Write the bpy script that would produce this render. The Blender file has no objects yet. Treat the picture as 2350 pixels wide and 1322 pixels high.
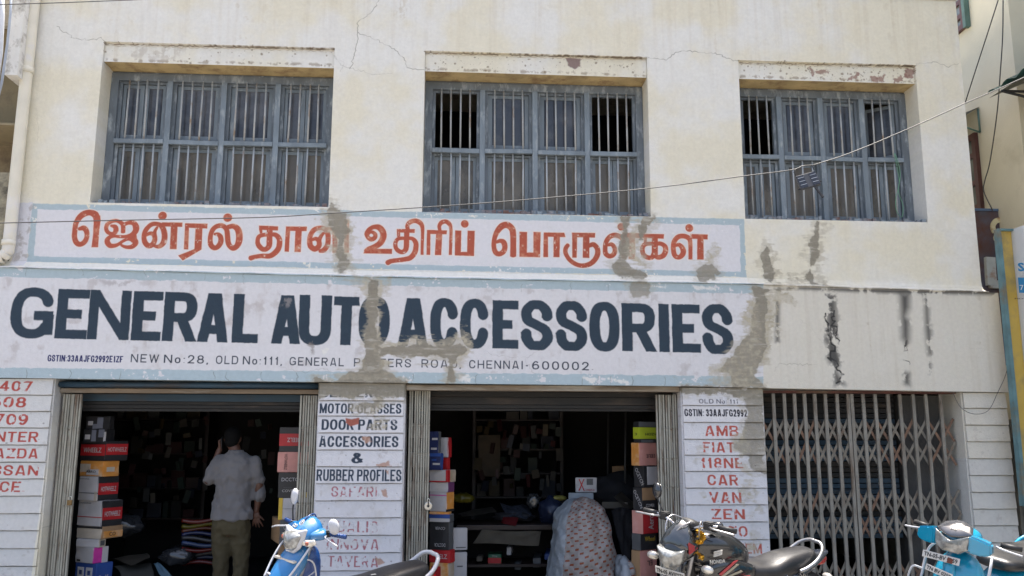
import bpy, bmesh, math, random
import numpy as np
from mathutils import Vector, Matrix

R_ = math.radians
rnd = random.Random(11)
sc = bpy.context.scene
COL = sc.collection

# ------------------------------------------------------------------ camera
FPX, PCX, PCY = 2000.0, 1175.0, 661.0
CAM = Vector((0.0, -8.4, 1.5))
PITCH, YAW, ROLL = R_(9.894), R_(3.725), R_(0.14)
_f = Vector((math.sin(YAW) * math.cos(PITCH), math.cos(YAW) * math.cos(PITCH), math.sin(PITCH)))
_r = Vector((math.cos(YAW), -math.sin(YAW), 0))
_u = _r.cross(_f)
_r2 = _r * math.cos(ROLL) + _u * math.sin(ROLL)
_u2 = -_r * math.sin(ROLL) + _u * math.cos(ROLL)
cam_data = bpy.data.cameras.new('camera')
cam = bpy.data.objects.new('camera', cam_data)
COL.objects.link(cam)
M3 = Matrix((_r2, _u2, -_f)).transposed()
cam.matrix_world = Matrix.Translation(CAM) @ M3.to_4x4()
cam_data.sensor_width = 36
cam_data.lens = 36 * FPX / 2350
cam_data.clip_end = 500
cam_data.clip_start = 0.05
sc.camera = cam

# ------------------------------------------------------------------ light
world = bpy.data.worlds.new('World')
sc.world = world
world.use_nodes = True
sd = Vector((.10, .235, .967)).normalized()      # high midday sun, a little behind the facade
SUN_EL = math.degrees(math.asin(sd.z))
wn = world.node_tree
bg = wn.nodes['Background']
sky = wn.nodes.new('ShaderNodeTexSky')
sky.sky_type = 'NISHITA'
sky.sun_disc = False
sky.sun_elevation = R_(SUN_EL)
sky.sun_rotation = math.atan2(sd.x, sd.y)
sky.air_density = 1.0
sky.dust_density = 6.0
sky.ozone_density = 0.4
wn.links.new(sky.outputs[0], bg.inputs[0])
bg.inputs[1].default_value = 0.15
sun_data = bpy.data.lights.new('sun', 'SUN')
sun_data.energy = 4.0
sun_data.angle = R_(0.6)
sun_data.color = (1.0, 0.95, 0.88)
sun = bpy.data.objects.new('sun', sun_data)
COL.objects.link(sun)
sun.rotation_euler = (-sd).to_track_quat('-Z', 'Y').to_euler()
sun.location = (0, -5, 20)

sc.view_settings.view_transform = 'Standard'
sc.view_settings.look = 'None'
sc.view_settings.gamma = 1
sc.view_settings.use_curve_mapping = False
sc.view_settings.exposure = 1.36
sc.cycles.max_bounces = 8
sc.cycles.diffuse_bounces = 4
sc.cycles.use_denoising = True
sc.cycles.sample_clamp_indirect = 6

# ------------------------------------------------------------------ projection helpers (photo measurements -> places)
def ray(px, py):
    return _f + _r2 * ((px - PCX) / FPX) - _u2 * ((py - PCY) / FPX)
def WY(px, py, Y=0.0):
    d = ray(px, py); t = (Y - CAM.y) / d.y
    return Vector((CAM.x + d.x * t, Y, CAM.z + d.z * t))
def WX(px, py, X):
    d = ray(px, py); t = (X - CAM.x) / d.x
    return Vector((X, CAM.y + d.y * t, CAM.z + d.z * t))
def XY(px, py, Y=0.0): return WY(px, py, Y).x
def ZY(px, py, Y=0.0): return WY(px, py, Y).z

# ------------------------------------------------------------------ object helpers
def tag(o, label=None, cat=None, group=None, kind=None):
    if label: o['label'] = label
    if cat: o['category'] = cat
    if group: o['group'] = group
    if kind: o['kind'] = kind
    return o
def empty(name, loc=(0, 0, 0), rz=0.0, parent=None):
    o = bpy.data.objects.new(name, None); COL.objects.link(o)
    o.location = loc; o.rotation_euler = (0, 0, rz); o.empty_display_size = .1
    if parent is not None: o.parent = parent
    return o
def link(name, me, mat=None, parent=None, loc=(0, 0, 0), rot=(0, 0, 0)):
    o = bpy.data.objects.new(name, me); COL.objects.link(o)
    if mat is not None:
        for m in (mat if isinstance(mat, (list, tuple)) else [mat]):
            if len(me.materials) < (len(mat) if isinstance(mat, (list, tuple)) else 1): me.materials.append(m)
    if parent is not None: o.parent = parent
    o.location = loc; o.rotation_euler = rot
    return o
def bm_obj(name, bm, mat=None, parent=None, loc=(0, 0, 0), rot=(0, 0, 0), smooth=False, sub=0):
    me = bpy.data.meshes.new(name)
    bm.normal_update(); bm.to_mesh(me); bm.free()
    if smooth:
        for p in me.polygons: p.use_smooth = True
    o = link(name, me, mat, parent, loc, rot)
    if sub:
        m = o.modifiers.new('sub', 'SUBSURF'); m.levels = sub; m.render_levels = sub
    return o
def add_box(bm, x0, x1, y0, y1, z0, z1, mat=0, M=None):
    vs = [bm.verts.new((x, y, z)) for x in (x0, x1) for y in (y0, y1) for z in (z0, z1)]
    if M is not None:
        for v in vs: v.co = M @ v.co
    for q in ((0, 1, 3, 2), (4, 6, 7, 5), (0, 4, 5, 1), (2, 3, 7, 6), (0, 2, 6, 4), (1, 5, 7, 3)):
        f = bm.faces.new([vs[i] for i in q]); f.material_index = mat
    return vs
def box_obj(name, x0, x1, y0, y1, z0, z1, mat, parent=None, bevel=0.0, loc=(0, 0, 0), rot=(0, 0, 0), M=None):
    bm = bmesh.new(); add_box(bm, x0, x1, y0, y1, z0, z1, M=M)
    if bevel:
        bmesh.ops.bevel(bm, geom=list(bm.edges), offset=bevel, segments=2, affect='EDGES', profile=.6)
    bmesh.ops.recalc_face_normals(bm, faces=bm.faces)
    return bm_obj(name, bm, mat, parent, loc, rot)
def add_tube(bm, pts, r, seg=8, cap=True, mat=0, smooth=True):
    pts = [Vector(p) for p in pts]
    rs = r if isinstance(r, (list, tuple)) else [r] * len(pts)
    rings = []; up = None
    for i, p in enumerate(pts):
        t = (pts[min(i + 1, len(pts) - 1)] - pts[max(i - 1, 0)])
        if t.length < 1e-9: t = Vector((0, 0, 1))
        t.normalize()
        if up is None:
            up = Vector((0, 0, 1)) if abs(t.z) < .9 else Vector((1, 0, 0))
        a = up - t * up.dot(t)
        if a.length < 1e-5: a = t.orthogonal()
        a.normalize(); up = a; b = t.cross(a)
        rr = rs[i]
        rings.append([bm.verts.new(p + (a * math.cos(k * 2 * math.pi / seg) + b * math.sin(k * 2 * math.pi / seg)) * rr) for k in range(seg)])
    for A, B in zip(rings, rings[1:]):
        for k in range(seg):
            f = bm.faces.new((A[k], A[(k + 1) % seg], B[(k + 1) % seg], B[k])); f.material_index = mat; f.smooth = smooth
    if cap:
        f = bm.faces.new(rings[0][::-1]); f.material_index = mat
        f = bm.faces.new(rings[-1]); f.material_index = mat
def tube_obj(name, pts, r, mat, parent=None, seg=8, loc=(0, 0, 0), rot=(0, 0, 0)):
    bm = bmesh.new(); add_tube(bm, pts, r, seg)
    return bm_obj(name, bm, mat, parent, loc, rot)
def crom(pts, n=6, closed=False):
    P = [Vector(p) for p in pts]; out = []
    N = len(P)
    for i in range(N if closed else N - 1):
        p0 = P[(i - 1) % N] if closed or i > 0 else P[0] * 2 - P[1]
        p1 = P[i]; p2 = P[(i + 1) % N]
        p3 = P[(i + 2) % N] if closed or i + 2 < N else P[-1] * 2 - P[-2]
        for k in range(n):
            t = k / n
            out.append(.5 * ((2 * p1) + (p2 - p0) * t + (2 * p0 - 5 * p1 + 4 * p2 - p3) * t * t + (3 * p1 - p0 - 3 * p2 + p3) * t ** 3))
    if not closed: out.append(P[-1])
    return out
def copy_tree(o, parent=None):
    c = o.copy(); COL.objects.link(c); c.parent = parent
    for ch in list(o.children): copy_tree(ch, c)
    return c

# ------------------------------------------------------------------ materials
def nodes_of(name):
    m = bpy.data.materials.new(name); m.use_nodes = True
    nt = m.node_tree; return m, nt, nt.nodes, nt.links, nt.nodes['Principled BSDF']
_mc = {}
def mat(name, c, rough=.6, metal=0.0, var=.12, scale=8.0, bump=.0, bscale=60.0, dirt=None, dirt_amt=.0, dscale=3.0, coat=0.0, trans=0.0, stretch=None, spec=.5, sheen=0):
    """surface colour with mottling, an optional second (dirt / rust / fade) colour in patches, and fine relief"""
    if name in _mc: return _mc[name]
    m, nt, N, L, b = nodes_of(name)
    tc = N.new('ShaderNodeTexCoord')
    mp = N.new('ShaderNodeMapping'); L.new(tc.outputs['Object'], mp.inputs[0])
    oi = N.new('ShaderNodeObjectInfo')
    off = N.new('ShaderNodeVectorMath'); off.operation = 'SCALE'; off.inputs[0].default_value = (37, 53, 71)
    L.new(oi.outputs['Random'], off.inputs['Scale']); L.new(off.outputs[0], mp.inputs['Location'])
    if stretch: mp.inputs['Scale'].default_value = stretch
    n1 = N.new('ShaderNodeTexNoise'); n1.inputs['Scale'].default_value = scale; n1.inputs['Detail'].default_value = 6
    L.new(mp.outputs[0], n1.inputs['Vector'])
    mr = N.new('ShaderNodeMapRange'); mr.inputs[1].default_value = .3; mr.inputs[2].default_value = .7
    mr.inputs[3].default_value = 1 - var; mr.inputs[4].default_value = 1 + var
    L.new(n1.outputs[0], mr.inputs[0])
    mul = N.new('ShaderNodeVectorMath'); mul.operation = 'SCALE'; mul.inputs[0].default_value = c[:3]
    L.new(mr.outputs[0], mul.inputs['Scale'])
    col = mul.outputs[0]
    if dirt is not None and dirt_amt > 0:
        n2 = N.new('ShaderNodeTexNoise'); n2.inputs['Scale'].default_value = dscale; n2.inputs['Detail'].default_value = 9; n2.inputs['Roughness'].default_value = .65
        L.new(mp.outputs[0], n2.inputs['Vector'])
        r2 = N.new('ShaderNodeMapRange'); r2.inputs[1].default_value = .62 - dirt_amt * .35; r2.inputs[2].default_value = .74 - dirt_amt * .2
        L.new(n2.outputs[0], r2.inputs[0])
        mx = N.new('ShaderNodeMix'); mx.data_type = 'RGBA'; mx.inputs[7].default_value = (*dirt[:3], 1)
        L.new(r2.outputs[0], mx.inputs[0]); L.new(col, mx.inputs[6]); col = mx.outputs[2]
    L.new(col, b.inputs['Base Color'])
    rr = N.new('ShaderNodeMapRange'); rr.inputs[3].default_value = max(0, rough - .1); rr.inputs[4].default_value = min(1, rough + .1)
    L.new(n1.outputs[0], rr.inputs[0]); L.new(rr.outputs[0], b.inputs['Roughness'])
    b.inputs['Metallic'].default_value = metal
    b.inputs['Coat Weight'].default_value = coat; b.inputs['Coat Roughness'].default_value = .08
    b.inputs['Transmission Weight'].default_value = trans
    b.inputs['Specular IOR Level'].default_value = spec
    b.inputs['Sheen Weight'].default_value = sheen
    if bump:
        n3 = N.new('ShaderNodeTexNoise'); n3.inputs['Scale'].default_value = bscale; n3.inputs['Detail'].default_value = 5
        L.new(mp.outputs[0], n3.inputs['Vector'])
        bp = N.new('ShaderNodeBump'); bp.inputs['Distance'].default_value = bump; bp.inputs['Strength'].default_value = 1
        L.new(n3.outputs[0], bp.inputs['Height']); L.new(bp.outputs[0], b.inputs['Normal'])
    _mc[name] = m
    return m

# ------------------------------------------------------------------ facade paint (computed here, laid on in metres: X along the street, Z up)
FX0, FX1, FZ0, FZ1, DPM = -5.3, 6.0, -0.05, 6.45, 240.0
CW, CH = int((FX1 - FX0) * DPM), int((FZ1 - FZ0) * DPM)
rs = np.random.RandomState(5)
YU, YF, YP = 0.0, -0.10, -0.075         # planes: upper wall, fascia band, pillar boards

def grid_noise(H, W, cy, cx, seed):
    r = np.random.RandomState(seed)
    gy, gx = int(H / cy) + 3, int(W / cx) + 3
    g = r.rand(gy, gx).astype(np.float32)
    y = np.arange(H, dtype=np.float32) / cy; x = np.arange(W, dtype=np.float32) / cx
    iy, ix = y.astype(int), x.astype(int); fy, fx = y - iy, x - ix
    fy = fy * fy * (3 - 2 * fy); fx = fx * fx * (3 - 2 * fx)
    a = g[iy] * (1 - fy)[:, None] + g[iy + 1] * fy[:, None]
    return a[:, ix] * (1 - fx)[None] + a[:, ix + 1] * fx[None]
def fbm(H, W, c, seed, oct=4, ax=1.0, ay=1.0, gain=.55):
    s = np.zeros((H, W), np.float32); a = 1; t = 0
    for i in range(oct):
        s += a * grid_noise(H, W, max(1.3, c * ay / 2 ** i), max(1.3, c * ax / 2 ** i), seed + i * 17); t += a; a *= gain
    return s / t
def sst(a, b, x):
    t = np.clip((x - a) / (b - a), 0, 1); return t * t * (3 - 2 * t)
img = np.zeros((CH, CW, 3), np.float32)
hgt = np.full((CH, CW), .5, np.float32)
NA = fbm(CH, CW, 14, 1, 4)            # fine
NB = fbm(CH, CW, 120, 2, 5)           # broad
NC = fbm(CH, CW, 40, 3, 4, ax=.25, ay=6)   # vertical streaks
ND = fbm(CH, CW, 30, 4, 5)
NE = fbm(CH, CW, 7, 9, 3)
NG = fbm(CH, CW, 12, 12, 4, ax=3.0, ay=.5)

def C(px, py, Y=YU):
    w = WY(px, py, Y)
    return ((w.x - FX0) * DPM, (w.z - FZ0) * DPM)
def CL(pts, Y): return np.array([C(x, y, Y) for x, y in pts], np.float32)
def window(p, pad):
    x0, y0 = np.floor(p.min(0) - pad).astype(int); x1, y1 = np.ceil(p.max(0) + pad).astype(int)
    x0, y0 = max(0, x0), max(0, y0); x1, y1 = min(CW, x1), min(CH, y1)
    return x0, y0, max(x1, x0 + 1), max(y1, y0 + 1)
def poly_sdf(p, pad):
    x0, y0, x1, y1 = window(p, pad)
    X, Y = np.meshgrid(np.arange(x0, x1) + .5, np.arange(y0, y1) + .5)
    ins = np.zeros(X.shape, bool); d = np.full(X.shape, 1e9, np.float32)
    n = len(p)
    for i in range(n):
        ax, ay = p[i]; bx, by = p[(i + 1) % n]
        c = ((ay > Y) != (by > Y)) & (X < (bx - ax) * (Y - ay) / ((by - ay) if abs(by - ay) > 1e-9 else 1e-9) + ax)
        ins ^= c
        dx, dy = bx - ax, by - ay; L2 = dx * dx + dy * dy + 1e-9
        t = np.clip(((X - ax) * dx + (Y - ay) * dy) / L2, 0, 1)
        d = np.minimum(d, (X - ax - t * dx) ** 2 + (Y - ay - t * dy) ** 2)
    d = np.sqrt(d); d[ins] *= -1
    return (slice(y0, y1), slice(x0, x1)), d
def put(sl, m, col, h=None):
    m = np.clip(m, 0, 1)[..., None]
    c = np.asarray(col, np.float32)
    img[sl] = img[sl] * (1 - m) + c * m
    if h is not None: hgt[sl] = hgt[sl] * (1 - m[..., 0]) + np.clip(h, 0, 1) * m[..., 0]
def rect(pts, Y, col, rough=1.2, alpha=1.0, worn=0.0):
    sl, d = poly_sdf(CL(pts, Y), 8)
    m = np.clip(.5 - (d + (NA[sl] - .5) * rough * 4), 0, 1) * alpha
    if worn:
        n = NE[sl] * .5 + ND[sl] * .5; q = float(np.quantile(n, 1 - worn)); m *= 1 - sst(q, q + .04, n)
    put(sl, m, col)
CEM = np.array((.262, .240, .190), np.float32); CEML = np.array((.42, .38, .29), np.float32)
def cement(pts, Y, light=False, soft=9.0, o=(0, 0), s=1.0, streak=None, a=1.0):
    pts = [(o[0] + x / s, o[1] + y / s) for x, y in pts]
    sl, d = poly_sdf(CL(pts, Y), 26)
    n = (NA[sl] - .5) * 26 + (ND[sl] - .5) * 34 + (NE[sl] - .5) * 8
    if light:
        n = n + (NG[sl] - .5) * 40
        m = sst(5, -7, d + n) * (.35 + .65 * sst(.38, .62, NE[sl] * .5 + NG[sl] * .5)) * a
        c = CEML * (.72 + .6 * (NC[sl] * .5 + NE[sl] * .5)[..., None])
        put(sl, m, c, .5 + .25 * NE[sl])
    else:
        m = sst(2.2, -2.2, d + n * .55) * a
        put(sl, sst(15, 2, d + n * .9 + (NG[sl] - .5) * 40) * .42 * a, CEML * (.75 + .5 * NE[sl][..., None]), .5)
        c = CEM * (.60 + .80 * ((NG[sl] * .45 + NB[sl] * .25 + NE[sl] * .3)[..., None])) + .10 * sst(.62, .75, NG[sl])[..., None]
        m = m * (.86 + .14 * sst(.35, .6, NE[sl]))
        put(sl, m, c, .62 + .3 * NE[sl])
def crack_or_shade(pts, Y, w=.8, o=(0, 0), s=1.0, col=(.13, .11, .08), a=.8, jit=1.6):
    pts = [(o[0] + x / s, o[1] + y / s) for x, y in pts]
    P = CL(pts, Y); Q = [P[0]]
    r = np.random.RandomState(int(abs(P[0][0] * 13 + P[-1][1] * 7)) % 9999)
    for A, B in zip(P, P[1:]):
        n = max(2, int(np.hypot(*(B - A)) / 5))
        for k in range(1, n + 1): Q.append(A + (B - A) * k / n + r.randn(2) * jit * (k < n))
    Q = np.array(Q)
    x0, y0, x1, y1 = window(Q, 4)
    X, Yg = np.meshgrid(np.arange(x0, x1) + .5, np.arange(y0, y1) + .5); d = np.full(X.shape, 1e9, np.float32)
    for A, B in zip(Q, Q[1:]):
        dx, dy = B - A; L2 = dx * dx + dy * dy + 1e-9
        t = np.clip(((X - A[0]) * dx + (Yg - A[1]) * dy) / L2, 0, 1)
        d = np.minimum(d, np.hypot(X - A[0] - t * dx, Yg - A[1] - t * dy))
    sl = (slice(y0, y1), slice(x0, x1))
    m = np.clip(w + .2 - d, 0, 1) * a * (.35 + .65 * sst(.3, .55, NA[sl]))
    put(sl, m, col, .1)
def mould(pts, Y, dens=.5, o=(0, 0), s=1.0, col=(.03, .03, .032), soft=6, a=.9):
    pts = [(o[0] + x / s, o[1] + y / s) for x, y in pts]
    sl, d = poly_sdf(CL(pts, Y), 16)
    k = sst(soft, -soft, d)
    n = NA[sl] * .45 + ND[sl] * .3 + NC[sl] * .25
    thr = .5 + (.5 - dens) * .62
    m = k * sst(thr - .02, thr + .07, n + .10 * (k - .5)) * a
    put(sl, m, col)
def specks(pts, Y, n, r=(1, 3), col=(.12, .09, .06), o=(0, 0), s=1.0, a=.85):
    pts = [(o[0] + x / s, o[1] + y / s) for x, y in pts]
    P = CL(pts, Y)
    x0, y0, x1, y1 = window(P, 0)
    for _ in range(n):
        cx, cy = x0 + rs.rand() * (x1 - x0), y0 + rs.rand() * (y1 - y0)
        rr = r[0] + (r[1] - r[0]) * rs.rand() ** 3
        b = int(rr + 4); X0, Y0 = max(0, int(cx) - b), max(0, int(cy) - b); X1, Y1 = min(CW, X0 + 2 * b), min(CH, Y0 + 2 * b)
        if X1 <= X0 or Y1 <= Y0: continue
        sl = (slice(Y0, Y1), slice(X0, X1))
        X, Yg = np.meshgrid(np.arange(X0, X1) + .5, np.arange(Y0, Y1) + .5)
        d = np.hypot((X - cx) * (.7 + .6 * rs.rand()), Yg - cy) - rr + (NE[sl] - .5) * rr * 1.6
        put(sl, np.clip(.5 - d, 0, 1) * a, col, .2)

# -------- glyphs
def _arc(cx, cy, rx, ry, a0, a1, n=9, e=2.5):
    o = []
    for i in range(n):
        t = R_(a0 + (a1 - a0) * i / (n - 1)); c, s_ = math.cos(t), math.sin(t)
        o.append((cx + rx * math.copysign(abs(c) ** (2 / e), c), cy + ry * math.copysign(abs(s_) ** (2 / e), s_)))
    return o
def _L(x0, y0, x1, y1, e0=1, e1=1): return ('l', x0, y0, x1, y1, e0, e1)
# centre lines in a unit box; 'c' curves, 'l' straight bars (last two: run on past the end)
_RING = ('c', _arc(.5, .5, .5, .5, 90, 450, 33)[:-1], True)
GL = {
 'A': (1.05, [_L(.0, -.2, .46, 1.2), _L(1, -.2, .54, 1.2), _L(.2, .20, .8, .20, 0, 0)]),
 'B': (.95, [_L(0, 0, 0, 1), ('c', [(0, 1), (.55, 1)] + _arc(.6, .76, .33, .24, 90, -90, 7) + [(0, .52)], False), ('c', [(0, .52), (.6, .52)] + _arc(.62, .26, .38, .26, 90, -90, 7) + [(0, 0)], False)]),
 'C': (.95, [('c', _arc(.5, .5, .5, .5, 18, 342, 27), False)]),
 'D': (.98, [_L(0, 0, 0, 1), ('c', [(0, 1), (.4, 1)] + _arc(.5, .5, .5, .5, 80, -80, 11) + [(.4, 0), (0, 0)], False)]),
 'E': (.86, [_L(0, 0, 0, 1), _L(0, 1, 1.2, 1), _L(0, .5, .95, .5, 0, 0), _L(0, 0, 1.2, 0)]),
 'F': (.84, [_L(0, 0, 0, 1), _L(0, 1, 1.2, 1), _L(0, .5, .9, .5, 0, 0)]),
 'G': (1.0, [('c', _arc(.5, .5, .5, .5, 25, 325, 25), False), _L(.55, .44, 1.0, .44, 0, 1), _L(1, .47, 1, .12, 0, 1)]),
 'H': (.98, [_L(0, 0, 0, 1), _L(1, 0, 1, 1), _L(0, .5, 1, .5, 0, 0)]),
 'I': (.28, [_L(.5, 0, .5, 1)]),
 'J': (.8, [_L(1, 1, 1, .3, 1, 0), ('c', [(1, .35)] + _arc(.5, .3, .5, .3, 0, -165, 11), False)]),
 'K': (.98, [_L(0, 0, 0, 1), _L(0.05, .35, 1, 1.1), _L(.3, .55, 1, -.1)]),
 'L': (.82, [_L(0, 0, 0, 1), _L(0, 0, 1.2, 0)]),
 'M': (1.2, [_L(0, 0, 0, 1), _L(1, 0, 1, 1), _L(.02, 1.05, .5, .08), _L(.98, 1.05, .5, .08)]),
 'N': (1.0, [_L(0, 0, 0, 1), _L(1, 0, 1, 1), _L(.04, 1.03, .96, -.03)]),
 'O': (1.0, [_RING]), '0': (.82, [_RING]),
 'P': (.92, [_L(0, 0, 0, 1), ('c', [(0, 1), (.55, 1)] + _arc(.6, .73, .40, .27, 90, -90, 9) + [(0, .46)], False)]),
 'Q': (1.0, [_RING, _L(.55, .3, 1.0, -.05)]),
 'R': (.98, [_L(0, 0, 0, 1), ('c', [(0, 1), (.5, 1)] + _arc(.55, .74, .40, .26, 90, -90, 9) + [(0, .48)], False), _L(.52, .48, 1.0, -.12, 0, 1)]),
 'S': (.92, [('c', [(.99, .68), (.95, .84), (.72, .98), (.5, 1.0), (.25, .98), (.03, .84), (.03, .70), (.15, .59), (.5, .50), (.85, .40), (.98, .29), (.98, .15), (.75, .01), (.5, 0), (.25, .01), (.04, .16), (.0, .33)], False)]),
 'T': (.88, [_L(-.2, 1, 1.2, 1), _L(.5, 0, .5, 1)]),
 'U': (.96, [_L(0, 1.1, 0, .3, 1, 0), _L(1, 1.1, 1, .3, 1, 0), ('c', [(0, .34)] + _arc(.5, .32, .5, .32, 180, 360, 11) + [(1, .34)], False)]),
 'V': (1.02, [_L(-.03, 1.1, .5, -.02), _L(1.03, 1.1, .5, -.02)]),
 'W': (1.35, [_L(-.02, 1.1, .25, -.02), _L(.5, 1.0, .25, -.02), _L(.5, 1.0, .75, -.02), _L(1.02, 1.1, .75, -.02)]),
 'X': (1.0, [_L(0, -.05, 1, 1.05), _L(1, -.05, 0, 1.05)]),
 'Y': (1.0, [_L(-.03, 1.1, .5, .42, 1, 0), _L(1.03, 1.1, .5, .42, 1, 0), _L(.5, 0, .5, .5, 1, 0)]),
 'Z': (.9, [_L(-.2, 1, 1.2, 1), _L(-.2, 0, 1.2, 0), _L(.02, 0, .98, 1)]),
 '1': (.5, [_L(.75, 0, .75, 1), _L(.75, .95, .1, .72, 0, 0)]),
 '2': (.82, [('c', [(.02, .70), (.1, .88), (.35, 1), (.65, 1), (.92, .87), (.96, .70), (.85, .52), (.45, .25), (.05, .02)], False), _L(0, 0, 1.2, 0)]),
 '3': (.82, [('c', [(.04, .78), (.15, .94), (.5, 1), (.85, .93), (.94, .75), (.78, .57), (.4, .52)], False), ('c', [(.4, .52), (.82, .48), (1, .27), (.86, .07), (.5, 0), (.12, .07), (0, .25)], False)]),
 '4': (.85, [_L(.75, 0, .75, 1), _L(.72, 1.0, .0, .27, 0, 0), _L(-.2, .25, 1.2, .25)]),
 '5': (.82, [_L(.1, 1, 1.2, 1), _L(.1, 1, .04, .5, 1, 0), ('c', [(.04, .5), (.3, .62), (.65, .62), (.97, .45), (.97, .18), (.7, 0), (.3, 0), (.0, .18)], False)]),
 '6': (.82, [('c', [(.9, .85), (.65, 1), (.4, .98), (.08, .7), (.0, .35), (.15, .06), (.5, 0), (.86, .07), (1, .3), (.86, .54), (.5, .60), (.12, .5), (.02, .36)], False)]),
 '7': (.80, [_L(-.2, 1, 1.2, 1), _L(.98, 1, .32, -.05, 0, 1)]),
 '8': (.84, [('c', _arc(.5, .76, .43, .24, 90, 450, 17, 2.2)[:-1], True), ('c', _arc(.5, .26, .5, .26, 90, 450, 17, 2.2)[:-1], True)]),
 '9': (.82, [('c', [(1 - x, 1 - y) for x, y in [(.9, .85), (.65, 1), (.4, .98), (.08, .7), (.0, .35), (.15, .06), (.5, 0), (.86, .07), (1, .3), (.86, .54), (.5, .60), (.12, .5), (.02, .36)]], False)]),
 '&': (.98, [('c', [(1.05, .02), (.6, .45), (.22, .78), (.3, .97), (.5, 1.0), (.7, .9), (.62, .7), (.2, .5), (.0, .28), (.15, .05), (.45, 0), (.8, .15), (1.0, .45)], False)]),
 '-': (.5, [_L(0, .42, 1, .42, 0, 0)]), '.': (.2, [_L(.5, .0, .5, .06, 0, 0)]), ',': (.2, [_L(.6, .06, .2, -.2, 0, 0)]), ':': (.2, [_L(.5, .0, .5, .06, 0, 0), _L(.5, .55, .5, .68, 0, 0)]),
 'o': (.70, [('c', _arc(.5, .32, .5, .32, 90, 450, 25)[:-1], True)]), ' ': (.45, []),
}
_gm = {}
def glyphs(s, s_w, t_w, K=96, cond=.70, gap=.10):
    """coverage picture of hand-lettered words: cap height K, upright strokes s_w, level strokes t_w (shares of cap height)"""
    key = (s, s_w, t_w, K, cond, gap)
    if key in _gm: return _gm[key]
    pad = int(K * .35); x = 0; parts = []
    for ch in s:
        w_, st = GL[ch]
        w = max(w_ * cond, s_w * (1.0 if w_ < .4 else 1.9)) if ch != ' ' else .38 * cond
        parts.append((x, w, st, ch)); x += w + gap * (1 if ch != ' ' else .2)
    W, H = int((x - gap) * K + 2 * pad), int(K + 2 * pad)
    g = np.zeros((H, W), np.float32)
    for x0, w, st, ch in parts:
        X0 = int(x0 * K + pad - K * .12); X1 = int((x0 + w) * K + pad + K * .12)
        U, V = np.meshgrid((np.arange(X0, X1) + .5 - pad) / K - x0, (np.arange(H) + .5 - pad) / K)
        D = np.full(U.shape, 9., np.float32)
        mx, my = min(s_w / 2, w / 2), t_w / 2
        fx = lambda a: mx + a * (w - 2 * mx); fy = lambda a: my + a * (1 - 2 * my)
        if ch in 'I.,:': fx = lambda a: w / 2 + (a - .5) * s_w
        for q in st:
            if q[0] == 'l':
                _, a, b, c, d, e0, e1 = q
                A, B = np.array((fx(a), fy(b))), np.array((fx(c), fy(d))); L_ = np.hypot(*(B - A)); T = (B - A) / L_
                wd = math.hypot(s_w * T[1], t_w * T[0]) * (.96 if abs(T[0] * T[1]) > .1 else 1)
                if ch in '.:,': wd = s_w; A = A - T * (s_w * .0); 
                A = A - T * e0 * wd * .5; B = B + T * e1 * wd * .5; L2 = np.hypot(*(B - A))
                al = (U - A[0]) * T[0] + (V - A[1]) * T[1]; pr = np.abs(-(U - A[0]) * T[1] + (V - A[1]) * T[0]) - wd / 2
                D = np.minimum(D, np.maximum(pr, np.maximum(-al, al - L2)))
            else:
                P = [Vector((fx(a), fy(b), 0)) for a, b in q[1]]; Q = crom(P, 3, q[2])
                if q[2]: Q.append(Q[0])
                for i, (A, B) in enumerate(zip(Q, Q[1:])):
                    dx, dy = B.x - A.x, B.y - A.y; L2 = dx * dx + dy * dy + 1e-12; L_ = math.sqrt(L2)
                    wd = math.hypot(s_w * dy / L_, t_w * dx / L_)
                    t0 = ((U - A.x) * dx + (V - A.y) * dy) / L2; t = np.clip(t0, 0, 1)
                    d = np.hypot(U - A.x - t * dx, V - A.y - t * dy) - wd / 2
                    if not q[2] and i == 0: d = np.maximum(d, -t0 * L_)
                    if not q[2] and i == len(Q) - 2: d = np.maximum(d, (t0 - 1) * L_)
                    D = np.minimum(D, d)
        if ch not in ',Q': D = np.maximum(D, np.maximum(-V, V - 1))
        if ch not in '&,K': D = np.maximum(D, np.maximum(-U, U - w))
        g[:, X0:X1] = np.maximum(g[:, X0:X1], np.clip(.5 - D * K, 0, 1))
    _gm[key] = (g, pad, (x - gap) * K, pad, K)
    return _gm[key]
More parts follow.
